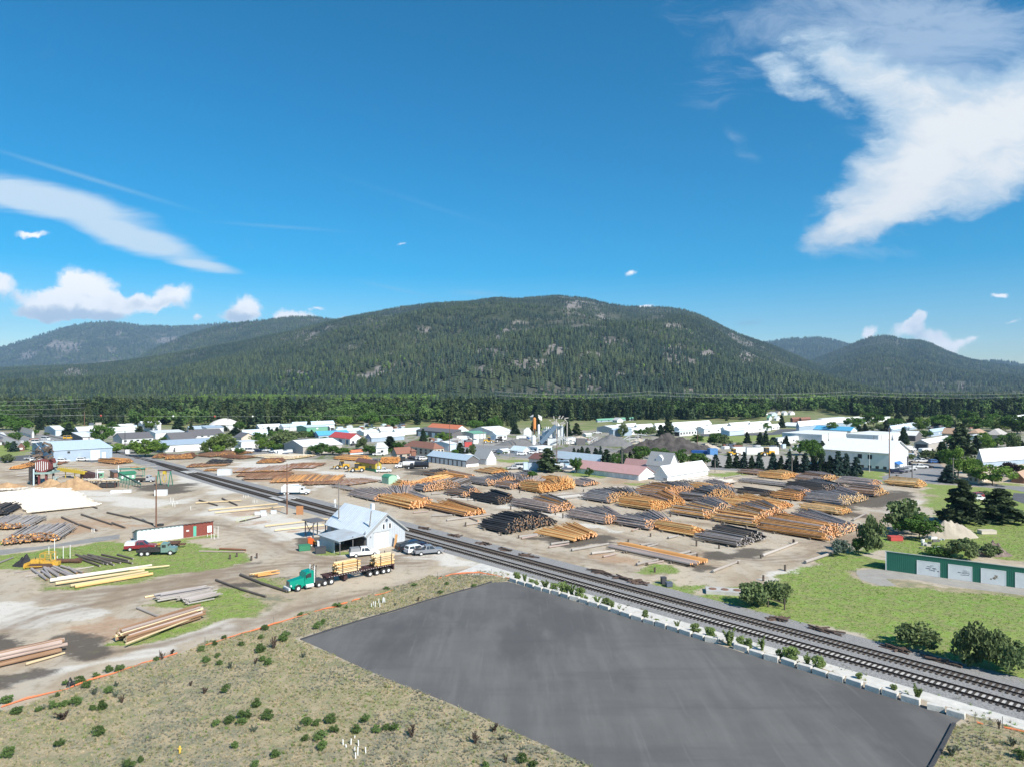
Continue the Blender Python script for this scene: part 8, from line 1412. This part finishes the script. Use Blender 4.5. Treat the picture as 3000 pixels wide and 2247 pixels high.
def plant():
    P = at('J', 1275, 395); s = P.y/FOC/3.6867; root = empty('aggregate_hopper', P, 0, 'white boxy hopper house of the concrete plant, left of the orange silo', 'hopper'); w = 42*s; h = 128*s
    MB().prism([(-w, h*.35), (-w, h*.8), (-w*.3, h), (w*.4, h), (w, h*.7), (w, h*.0), (0, 0)], 0, w*1.2).obj('house', pm('W'), root); MB().box(-w*.95, -w*.1, .3, w, 0, h*.36).obj('base', pm('k'), root)
    P = at('J', 1490, 450); a = at('J', 1582, 450); root = empty('conveyor', P, 0, 'dark inclined conveyor rising to the silos', 'conveyor'); top = Vector((a.x-P.x, a.y-P.y, 190*s)); MB().beam((-4, 0, 1.0), top, 3.0, 2.2).obj('belt', pm('M'), root); b = MB()
    for k in (.3, .6, .85): q = top*k; b.beam((q.x, q.y-1, 0), (q.x, q.y-1, q.z), .3).beam((q.x, q.y+1, 0), (q.x, q.y+1, q.z), .3)
    b.obj('leg', pm('D'), root)
    P = at('J', 1490, 435); root = empty('dust_duct', P, 0, 'white arched duct of the concrete plant', 'duct'); b = MB(); prev = None; rr_ = 22*s
    for i in range(9): t = math.pi*i/8; q = (-rr_*math.cos(t), 0, 115*s+rr_*math.sin(t)); (b.tube(prev, q, 2.0, 2.0, 10) if prev else None); prev = q
    b.tube((-rr_, 0, 30*s), (-rr_, 0, 115*s), 2, 2, 10).tube((rr_, 0, 60*s), (rr_, 0, 115*s), 2.4, 2.4, 10); b.obj('pipe', pm('w'), root); MB().box(-rr_-3, rr_+6, 1, 6, 0, 70*s).obj('filter_house', pm('B'), root)
    P = at('J', 1640, 442); root = empty('elevator_head', P+Vector((0, -3, 0)), 0, 'cluttered steel head gear on top of the twin silos', 'elevator head'); b = MB(); rr = random.Random(3)
    for i in range(16): q = Vector((rr.uniform(-9, 3), 0, rr.uniform(205, 262)*s)); b.beam(q, q+Vector((rr.uniform(-3, 3), 0, rr.uniform(-2, 2))), .5)
    b.beam((-3, 0, 0), (-3, 0, 255*s), .6).beam((3, 0, 0), (3, 0, 215*s), .5); b.obj('steelwork', pm('A'), root)
    P = at('J', 1450, 450); root = empty('gravel_plant', P, 0, 'low tangle of plant frames and bins at the foot of the conveyor', 'plant frames'); b = MB()
    for i in range(30): q = Vector((rr.uniform(-12, 60)*1.0, rr.uniform(-4, 6), 0)); z = rr.uniform(1, 6); b.beam(q, q+Vector((0, 0, z)), .35).beam(q+Vector((0, 0, z)), q+Vector((rr.uniform(-6, 6), 0, z*rr.uniform(.3, 1))), .5)
    b.obj('frame', pm('g'), root)
    for i in range(4): MB().box(-14+i*16, -9+i*16, -2, 3, 0, 3.5).obj('bin', pm('w' if i % 2 else 'k'), root)
plant()
def box_thing(nm, p, x, y, w, d, h, head, c, label, cat, lid=None, z=0.0):
    P = at(p, x, y); root = empty(nm, P, R(head), label, cat); m = pm(c) if isinstance(c, str) else cm(c); b = MB().box(-w/2, w/2, -d/2, d/2, .06, h); b.obj('body', m, root); r = MB()
    r.box(-w/2-.04, w/2+.04, -d/2-.04, d/2+.04, h+.003, h+.09); r.obj('lid', pm(lid) if lid else m, root); MB().box(-w/2+.1, w/2-.1, -d/2+.1, d/2-.1, 0, .055).obj('base', BLK_, root); return root
for a in [('K', 1425, 552, 14, 3, 3.4, 5, 'W', 'white container in the machinery yard, left'), ('K', 1590, 552, 16, 3, 3.4, 5, 'W', 'white container in the machinery yard, right'), ('K', 940, 548, 9, 3, 1.6, -25, (.03, .12, .4), 'blue conveyor machine at the foot of the dark mound'), ('K', 1060, 558, 4, 3, 3, 10, (.1, .25, .5), 'blue crusher in the machinery yard'), ('J', 1310, 722, 6, 2.5, 3, 5, 'b', 'light blue tank container left of the tall dark pine'), ('J', 1360, 722, 6, 2.5, 3, 5, 'S', 'second light blue container touching the tall dark pine'), ('J', 632, 470, 4, 3, 2.4, 10, 'R', 'red dumpster in the gravel yard'), ('G', 1740, 1000, 3.4, 1.4, 1.7, 8, 'W', 'white tank box beside the brown pole'), ('G', 1265, 972, 3.6, .9, .8, 8, 'W', 'white block before the sawmill deck, left'), ('G', 1370, 968, 2.6, .9, .8, 8, 'W', 'white block before the sawmill deck, right'), ('H', 215, 778, 4.8, 2.2, 2.2, 5, 'w', 'pale railway equipment cabinet beside the tracks at the left yard'), ('G', 1378, 552, 1.6, 1.6, 2.2, 8, 'W', 'small white cabinet beside the black pole'), ('L', 845, 826, .8, .8, 1.6, 8, 'k', 'small dark sign box at the parking lot exit'),
          ('R', 820, 672, 2.6, 1.6, .9, 0, 'R', 'red and white covered box under the dark tree'), ('R', 1812, 600, 3.4, 1.6, .8, 0, 't', 'pale green and white debris box on the meadow')]:
    box_thing('container' if a[3] > 3 else 'cabinet', *a, 'container' if a[3] > 3 else 'cabinet')
box_thing('waste_bin', 'h', 1075, 595, 2.2, 1.4, 1.1, 25, 'E', 'dark green waste bin left of the barn', 'waste bin', 'E'); box_thing('waste_bin', 'h', 1250, 625, 2.0, 1.3, 1.2, 20, 'K', 'black bin in the weeds before the lean-to', 'waste bin'); box_thing('water_tank', 'h', 1258, 568, 1.6, 1.2, 1.5, 20, 'W', 'white plastic tank beside the lean-to, front', 'water tank'); box_thing('water_tank', 'h', 1312, 545, 1.0, 1.0, 1.0, 20, 'W', 'smaller white tank beside the lean-to wall', 'water tank'); box_thing('waste_bin', 's', 1485, 190, .8, .8, 1.1, 10, 'K', 'black round bin beside the sleeper heap', 'waste bin'); box_thing('waste_bin', 's', 1528, 212, 1.0, .8, .7, 10, 'D', 'low dark box beside the black bin', 'waste bin')
def machine():
    P = at('h', 1145, 548); root = empty('orange_machine', P, R(30), 'small orange and red machine among the litter beside the barn', 'machine'); MB().prism([(-.7, .25), (-.7, 1.7), (-.2, 2.0), (.5, 1.5), (.8, .25)], -.5, .5).obj('body', paint(VP['o']), root); MB().beam((.4, 0, 1.2), (1.5, 0, .3), .2).beam((.5, .4, 1.0), (1.4, .4, .2), .14).obj('chute', paint(VP['y']), root)
    for s in (-1, 1): wheel(root, 0, s*.6, .28, .16)
machine()
for i, (x, y) in enumerate(((572, 215), (632, 200), (640, 225), (745, 198))): box_thing('concrete_block', 'h', x, y, 1.4, .8, .8, 10, 'w', 'small white block in the pale pole yard, %s from the left' % ordn[i], 'concrete block')
def simple(nm, b, ms, loc, label, cat, rz=0): o = b.obj(nm, ms, loc=loc); o.rotation_euler = (0, 0, rz); return tag(o, label, cat)
simple('plank_stand', MB().box(-.9, .9, -.08, .08, 0, 2.2).box(-.9, -.75, -.3, .5, 0, .12).box(.75, .9, -.3, .5, 0, .12), cm((.42, .2, .09)), at('h', 1025, 206), 'upright brown board stand beside the siding', 'board stand', R(10)); simple('plank', MB().beam((0, 0, 0), (.3, .4, 2.6), .5, .08), cm((.55, .3, .12)), at('h', 2052, 560), 'orange plank leaning on the barn gable', 'plank')
o = simple('railway_signal', MB().tube((0, 0, 0), (0, 0, 1.3), .12, .1, 8).box(-.25, .25, -.2, .2, 1.3, 2.3).box(-.3, .3, -.3, .3, 0, .12), [pm('W')], at('h', 1408, 135), 'small white switch signal with black head behind the barn', 'railway signal'); simple('green_rack', MB().beam((0, 0, 0), (0, 0, 1), .07).beam((0, 0, 1), (4, 1.2, 1.5), .07).beam((0, 0, .2), (3, 1, .9), .07).beam((2, .6, 0), (2, .6, 1.2), .07), cm((.55, .62, .3)), at('h', 345, 292), 'pale yellow green pipe rack lying on the gravel', 'pipe rack')
simple('pipe', MB().tube((0, 0, .5), (3.6, .3, .45), .42, .36, 10).tube((3.6, .3, .45), (4.6, .3, .5), .5, .5, 10), mat('rust', 0), at('g', 600, 735), 'rusty pipe with flange right of the bulldozer', 'pipe'); simple('tyre', MB().tube((0, 0, .05), (0, 0, .45), .8, .8, 14), TYRE, at('g', 1730, 330), 'big black tyre lying behind the long shed', 'tyre')
s_ = MB().box(-3, 3, -1.3, 1.3, 0, .55); o = s_.obj('septic_slab', CON, loc=at('s', 1975, 262)); o.rotation_euler = (0, 0, R(-12)); tag(o, 'low concrete slab with three round brown lids in the grass', 'concrete slab')
for x in (-1.9, 0, 1.9): MB().tube((x, 0, .55), (x, 0, .62), .62, .6, 14).obj('lid', cm((.24, .13, .08)), o)
g_ = empty('rail_gate', at('t', 125, 490), R(-35), 'weathered post and rail gate between the railway and the meadow', 'gate')
for x in (-2.2, 0, 2.4): MB().tube((x, 0, -.1), (x, 0, 1.7), .11, .1, 7).obj('post', POSTM, g_)
MB().beam((-2.6, 0, 1.2), (0, .05, 1.55), .14).beam((0, 0, 1.35), (2.6, 0, .95), .14).obj('rail', POSTM, g_)
# white stakes
STK = [('g', 590, 690, 465, 'behind the bulldozer'), ('g', 683, 690, 550, 'behind the bulldozer'), ('g', 757, 680, 535, 'behind the bulldozer'), ('g', 620, 690, 655, 'behind the bulldozer'), ('g', 528, 640, 552, 'behind the bulldozer'), ('g', 548, 500, 468, 'behind the bulldozer'), ('g', 990, 395, 360, 'on the pale yard ground'), ('g', 1005, 395, 358, 'on the pale yard ground'), ('g', 1020, 398, 360, 'on the pale yard ground'), ('g', 1845, 75, 20, 'in the tiny grass tuft island'), ('g', 1870, 75, 25, 'in the tiny grass tuft island'), ('g', 1863, 118, 80, 'in the tiny grass tuft island'), ('g', 1888, 125, 85, 'in the tiny grass tuft island'), ('g', 1912, 95, 60, 'in the tiny grass tuft island'), ('g', 2060, 160, 118, 'right of the tiny grass island'), ('h', 418, 22, -8, 'by the level crossing'), ('h', 442, 30, 0, 'by the level crossing'), ('h', 468, 20, -5, 'by the level crossing'), ('h', 520, 78, 50, 'near the pale poles'), ('h', 538, 80, 48, 'near the pale poles'), ('h', 562, 78, 50, 'near the pale poles'),
       ('h', 28, 447, 418, 'at the end of the long shed'), ('h', 70, 466, 408, 'at the end of the long shed'), ('h', 102, 475, 415, 'at the end of the long shed'), ('h', 142, 466, 333, 'at the end of the long shed'), ('h', 108, 408, 350, 'at the end of the long shed')]
STK += [('r', *q, 'in the grass between fence and paved pad') for q in ((1060, 380, 345), (1078, 370, 330), (1089, 375, 328), (1118, 340, 308), (1127, 375, 342), (1150, 342, 298), (1158, 335, 295), (1168, 345, 305))]+[('r', *q, 'in the lower dry field') for q in ((833, 1475, 1433), (858, 1495, 1473), (895, 1475, 1428), (925, 1422, 1403), (956, 1485, 1440), (924, 1530, 1493), (950, 1562, 1496), (1014, 1542, 1496), (933, 1586, 1538))]
cnt = {}
for q in STK: cnt.setdefault(q[4], []).append(q)
STM = mat('white_pvc', (.85, .85, .82), (.75, .75, .72), 2, rough=.5)
for z, L in cnt.items():
    L.sort(key=lambda q: q[1])
    for i, (p, x, yb, yt, _) in enumerate(L): P = at(p, x, yb); h = (yb-yt)/PAN[p][2]*P.y/FOC; tag(MB().tube((0, 0, -.05), (random.uniform(-.05, .05), 0, h), .055, .055, 8).obj('white_stake', STM, loc=P), 'white pipe stake %s, %s from the left' % (z, ordn[i]), 'stake', 'white stakes '+z)
simple('yellow_marker', MB().tube((0, 0, 0), (0, 0, .6), .1, .09, 8).tube((-.16, 0, .4), (.16, 0, .4), .06, .06, 6).tube((0, 0, .6), (0, 0, .7), .08, .02, 8), cm((.75, .5, .08)), at('q', 1665, 1470), 'small yellow hydrant in the lower dry field', 'hydrant'); simple('black_tripod', MB().beam((-.4, 0, 0), (0, 0, 1.1), .1).beam((.5, .1, 0), (0, 0, 1.1), .1).beam((0, .5, 0), (0, 0, 1.1), .12).beam((-.3, 0, .5), (.4, 0, .45), .3, .1), BLK_, at('q', 650, 862), 'black collapsed tripod stand in the orange fence line', 'tripod')
# sawmill
def sawmill():
    K = lambda x, y: at('y', x, y); P = K(335, 560); s = P.y/FOC/4.424; root = empty('sawmill_tower', P, R(8), 'sawmill tower with a rust red ribbed drum and cluttered top', 'sawmill tower'); hx = 82*s; z0 = 165*s; z1 = 325*s; red = mat('rust_red_sheet', (.22, .06, .055), (.14, .045, .04), 1.5)
    pr = [(-hx*.55, z0), (hx*.55, z0), (hx, (z0+z1)/2-1.2), (hx*.95, z1-2.2), (hx*.6, z1), (-hx*.6, z1), (-hx*.95, z1-2.2), (-hx, (z0+z1)/2-1.2)]; d = MB().prism([(a, b) for a, b in pr], -3, 3).obj('drum', red, root); rb = MB()
    for i in range(7): x = -hx*.85+i*hx*1.7/6; rb.box(x-.09, x+.09, -3.09, -3.0, z0+.4+abs(x)*.35, z1-.4-abs(x)*.25)
    rb.obj('rib', pm('W'), d); q = MB()
    for x in (-hx*.5, hx*.5):
        for y in (-2.4, 2.4): q.beam((x, y, 0), (x, y, z0), .5)
    q.obj('leg', red, root); MB().box(-hx*1.1, hx*1.3, -3.2, 3.2, z0-.6, z0).obj('deck', cm((.3, .42, .38)), root); b = MB(); rr = random.Random(4)
    for i in range(34): a = Vector((rr.uniform(-hx*1.1, hx*.6), rr.uniform(-2, 2), z1+rr.uniform(-.5, 5.5)*.85)); b.beam(a, a+Vector((rr.uniform(-2.4, 2.4), rr.uniform(-1, 1), rr.uniform(-1.6, 1.2))), rr.uniform(.2, .8))
    b.obj('top_machinery', mat('rusty_clutter', (.2, .15, .11), (.1, .08, .07), 2), root); b = MB()
    for i in range(18): b.beam((-hx*2.1+(i % 3)*1.3, -1, i*.62), (-hx*2.1+((i+1) % 3)*1.3, -1, i*.62+1.1), .22)
    b.box(-hx*2.2, -hx*1.75, -1.6, 1.2, 1.5, 225*s); b.prism([(-hx*2.2, 2.6), (-hx*1.2, 2.2), (-hx*1.6, -.0), (-hx*2.0, 0)], -1.4, 1.4); b.obj('side_elevator', mat('dark_steel', (.07, .065, .06), (.04, .035, .035), 2), root); b = MB()
    for i in range(16): a = Vector((rr.uniform(hx*.8, hx*1.8), rr.uniform(-2, 1), rr.uniform(.5, z0+2))); b.beam(a, a+Vector((rr.uniform(-1.5, 1.5), 0, rr.uniform(-1.6, 1.6))), .45)
    b.obj('side_pipes', cm((.35, .42, .4)), root); MB().tube((-hx*1.15, -3, 0), (-hx*1.15, -3, z1-3), .25, .25, 8).obj('white_pipe', pm('b'), root); MB().tube((-hx*1.0, -3, 0), (-hx*.1, -3, 0), .1, .1, 4)
    a = K(500, 475); c = K(840, 495); root = empty('conveyor', a, 0, 'yellow inclined conveyor descending right from the sawmill tower', 'conveyor'); t0 = Vector((0, 0, solve_z(*pp('y', 500, 368), a))); t1 = Vector(c-a)+Vector((0, 0, 2.2)); yl = cm((.62, .45, .05)); MB().beam(t0, t1, 1.6, .9).obj('belt', yl, root); b = MB()
    for k in (.25, .6, .9): q = t0.lerp(t1, k); b.beam((q.x, q.y, 0), (q.x, q.y, q.z), .2)
    for k in range(14): q = t0.lerp(t1, k/14); w = t0.lerp(t1, (k+.5)/14); b.beam(q+Vector((0, -.9, .4)), w+Vector((0, -.9, 1.3)), .1)
    b.beam(t0+Vector((0, -.9, 1.3)), t1+Vector((0, -.9, 1.3)), .1).obj('railing', yl, root)
    root = empty('debarker', K(905, 492), R(-20), 'dark rusty debarker at the foot of the yellow conveyor', 'debarker'); MB().prism([(-3.5, .4), (-3.5, 2.8), (3, 1.8), (3, .4)], -1.2, 1.2).obj('housing', mat('dark_rust', (.1, .05, .05), (.05, .035, .035), 2), root); MB().box(-3, 2.6, -1, 1, 0, .4).obj('base', BLK_, root)
    h1 = B('y', 1285, 522, 1275, 1492, 438, .5, 'mx', 'e', 'E', 'green sawmill hut with small windows', 'R:w3W', 'sawmill_hut', 'hut', z0=0)
    B('y', 1215, 500, 1160, 1265, 412, .4, 'mx', 'N', 'k', 'rust red sawmill hut left of the green one', '', 'sawmill_hut', 'hut'); B('y', 1010, 480, 1000, 1080, 415, .3, 'f', 'e', 'W', 'small green control cabin between the white pipes', 'R:w1K', 'control_cabin', 'cabin')
    gr = cm((.06, .24, .16)); r_ = empty('green_deck', K(1500, 470), R(15), 'green metal deck roof right of the sawmill hut', 'deck'); MB().box(-6, 3, -1.5, 1.5, 3.0, 3.2).obj('deck_plate', gr, r_); b = MB(); [b.beam((x, y, 0), (x, y, 3), .16) for x in (-5.5, 2.5) for y in (-1.3, 1.3)]; b.obj('leg', gr, r_)
    for i, (x0, x1, yb, yt) in enumerate(((820, 990, 620, 545), (995, 1240, 620, 530))):
        a = K(x0, yb); c = K(x1, yb-8); L = (c-a).length; h = 2.4; r_ = empty('lumber_rack', a, math.atan2((c-a).y, (c-a).x), 'rusty rack loaded with pale boards, %s of two' % ['left', 'right'][i], 'lumber rack'); b = MB()
        for x in (.3, L/2, L-.3):
            for y in (0, 3.5): b.beam((x, y, 0), (x, y, h), .18)
        for y in (0, 3.5): b.beam((0, y, h), (L, y, h), .2)
        b.obj('frame', mat('rust', 0), r_); MB().box(.4, L-.4, .4, 3, .3, 1.5).obj('shade_box', BLK_, r_); bpy.context.view_layer.update(); rr = random.Random(i)  # black box inside the frame paints the shade under the boards
        for k in range(16 if i else 11): t = (k+.5)/(16 if i else 11); u = r_.matrix_world @ Vector((t*L-1.2+rr.uniform(-.4, .4), 4.5, h+.22)); v = r_.matrix_world @ Vector((t*L+1.4, -.6, h+.2)); log_obj(u, v, .16, .14, 'w', 'c', 'pale board on the %s rusty rack, %s from the left' % (['left', 'right'][i], ordn[k]), 'boards on the %s lumber rack' % ['left', 'right'][i], 'board', 'board', rr=rr)
    a = K(1270, 530); c = K(1560, 612); r_ = empty('green_chain_deck', a, math.atan2((c-a).y, (c-a).x), 'long dark green chain deck sloping right in front of the hut', 'chain deck'); L = (c-a).length; b = MB().beam((0, 0, 3.0), (L, 0, 1.2), .3, .5)
    for k in range(9): x = k*L/8; b.beam((x, 0, 0), (x, 0, 3-1.8*k/8), .16).beam((x, 0, 1.4), (x-1, -3.5, 1.2), .18).beam((x-1, -3.5, 0), (x-1, -3.5, 1.2), .14)
    b.obj('frame', cm((.07, .14, .11)), r_)
    a = K(1790, 585); c = K(1945, 585); L = (c-a).length; hh = solve_z(*pp('y', 1790, 385), a); r_ = empty('log_gantry', a, math.atan2((c-a).y, (c-a).x), 'rusty gantry frame with a hanging yellow hoist', 'gantry'); b = MB()
    for x in (0, L): b.beam((x, -1.6, 0), (x, 0, hh), .22).beam((x, 1.6, 0), (x, 0, hh), .22)
    b.obj('leg', gr, r_); MB().beam((-.3, 0, hh), (L+.3, 0, hh), .35).obj('crossbeam', mat('dark_rust', 0), r_); b = MB().box(L*.4, L*.62, -.5, .5, hh-1.2, hh-.2); b.beam((L*.42, 0, hh-1.2), (L*.3, 0, hh-2.8), .15).beam((L*.6, 0, hh-1.2), (L*.68, 0, hh-2.8), .15).beam((L*.3, 0, hh-2.8), (L*.45, 0, hh-4), .15).beam((L*.68, 0, hh-2.8), (L*.53, 0, hh-4), .15).obj('hoist', cm((.62, .45, .05)), r_)
    a = K(998, 512); c = K(1270, 520); L = (c-a).length; h1 = solve_z(*pp('y', 998, 370), a); r_ = empty('mill_portal', a, math.atan2((c-a).y, (c-a).x), 'white tube portal spanning the sawmill deck', 'portal'); MB().tube((0, 0, 0), (0, 0, h1), .14, .14, 8).tube((L, 0, 0), (L, 0, h1+1.6), .16, .16, 8).tube((0, 0, h1), (L, 0, h1), .09, .09, 6).tube((-1.5, 1, 0), (-1.5, 1, h1*.9), .09, .09, 6).tube((L-1, 1, 0), (L-1, 1, h1), .09, .09, 6).obj('pipe', pm('W'), r_)
sawmill()
# dormer of the steep-roofed house and town clutter
def clutter(p, x0, x1, y0, y1, n, seed, label, cat='scrap', k_=1.0):
    rr = random.Random(seed); b = MB(); root = empty('scrap_row', at(p, x0, y0), 0, label, cat); O = root.location; cs = ['w', 'W', 'g', 'k', 'D', 'N', 'A', 'b']
    bs = {c: MB() for c in cs}
    for i in range(n):
        P = at(p, rr.uniform(x0, x1), rr.uniform(y0, y1))-O; w, d, h = rr.uniform(1, 5)*k_, rr.uniform(1, 2.6)*k_, rr.uniform(.5, 2.2)*k_; q = bs[rr.choice(cs)]; a = rr.choice((0, E2.angle(Vector((1, 0, 0))))); dv = Vector((math.cos(a), math.sin(a), 0)); q.beam(P-dv*w/2+Vector((0, 0, h/2)), P+dv*w/2+Vector((0, 0, h/2)), d, h)
    for c, q in bs.items():
        if q.V: q.obj('scrap_piece', pm(c), root)
clutter('J', 230, 740, 405, 440, 34, 1, 'row of trailers and scrap before the dark roofed hall'); clutter('H', 1440, 2150, 245, 290, 40, 2, 'scattered trucks and machines on the bare field at the forest edge'); clutter('G', 980, 1500, 235, 290, 26, 3, 'scattered yard goods behind the white roofs at the far left'); clutter('K', 1180, 2100, 480, 520, 26, 4, 'small machines behind the machinery yard'); clutter('H', 700, 960, 535, 560, 16, 5, 'scrap and pallets left of the tan warehouse'); clutter('J', 1540, 1980, 670, 720, 22, 6, 'cars and goods before the long pale blue building'); clutter('L', 900, 1060, 560, 600, 8, 7, 'crates behind the factory corner'); clutter('R', 1030, 1340, 650, 760, 16, 8, 'white litter and planks under the spreading tree', k_=.3); clutter('J', 1700, 2000, 395, 425, 18, 9, 'plant frames and trailers below the sand heap'); clutter('K', 1180, 1330, 465, 500, 8, 10, 'white crusher parts at the airfield edge')
clutter('L', 450, 1000, 262, 300, 16, 11, 'yard goods before the far right warehouses'); clutter('L', 1380, 1640, 262, 285, 10, 12, 'sheds between the tall pine and the brown roofed house'); clutter('G', 300, 500, 415, 440, 8, 13, 'white boxes in the far left parking lot')
# airfield and meadow odds
A_ = Vector((-420, 545, 11)); B_ = Vector((-80, 590, 8)); wire(A_, B_, 'power line with marker balls before the forest at the left', 2, .05)
for i, (x, c) in enumerate(((1090, 'R'), (1410, 'R'), (1870, 'W'), (2320, 'R'), (2729, 'W'), (3449, 'R'))):
    k = (x/3.6867-1500)/FOC; t = (k*A_.y-A_.x)/((B_.x-A_.x)-k*(B_.y-A_.y)); q = A_.lerp(B_, t)-Vector((0, 0, 8*t*(1-t))); bm = bmesh.new(); bmesh.ops.create_icosphere(bm, subdivisions=2, radius=.75); me = bpy.data.meshes.new('marker_ball'); bm.to_mesh(me); bm.free(); me.materials.append(pm(c)); o = bpy.data.objects.new('marker_ball', me); COL.objects.link(o); o.location = q
    tag(o, '%s marker ball on the power line before the forest, %s from the left' % ({'R': 'red', 'W': 'white'}[c], ordn[i]), 'marker ball', 'marker balls')
hs = [('.', 684, 1134, 'small brown cabin on the left mountain foot'), ('.', 586, 1135, 'second small cabin on the left mountain foot'), ('.', 1259, 1147, 'grey chalet on the mountain foot'), ('.', 1608, 1143, 'white house on the mountain foot')]
for p, x, y, lb in hs:
    D = 1650; P = Vector(((x-1500)/FOC*D, D, CAMH-(y-HZ)*D/FOC)); r_ = empty('hillside_house', P, .6, lb, 'house'); MB().prism([(-7, -6), (-7, 5), (0, 9), (7, 5), (7, -6)], -6, 6).obj('wall', pm('W' if 'white' in lb else 't'), r_); MB().prism([(-8, 5), (0, 9.6), (8, 5), (8, 5.6), (0, 10.2), (-8, 5.6)], -6.6, 6.6).obj('roof', pm('k'), r_)
# ---------------------------------------------------------------- haze
def haze():
    b = MB().box(-14000, 14000, -300, 12500, -4, 1150); o = b.obj('haze', bpy.data.materials.new('haze_air')); m = o.data.materials[0]; m.use_nodes = True; nt = m.node_tree
    nt.nodes.remove(nt.nodes['Principled BSDF']); v = nt.nodes.new('ShaderNodeVolumePrincipled'); v.inputs['Color'].default_value = (.45, .70, 1, 1); v.inputs['Density'].default_value = 5.4e-5; v.inputs['Anisotropy'].default_value = .0
    nt.links.new(v.outputs[0], nt.nodes['Material Output'].inputs['Volume']); tag(o, kind='stuff')
haze()
SC.cycles.volume_max_steps = 64
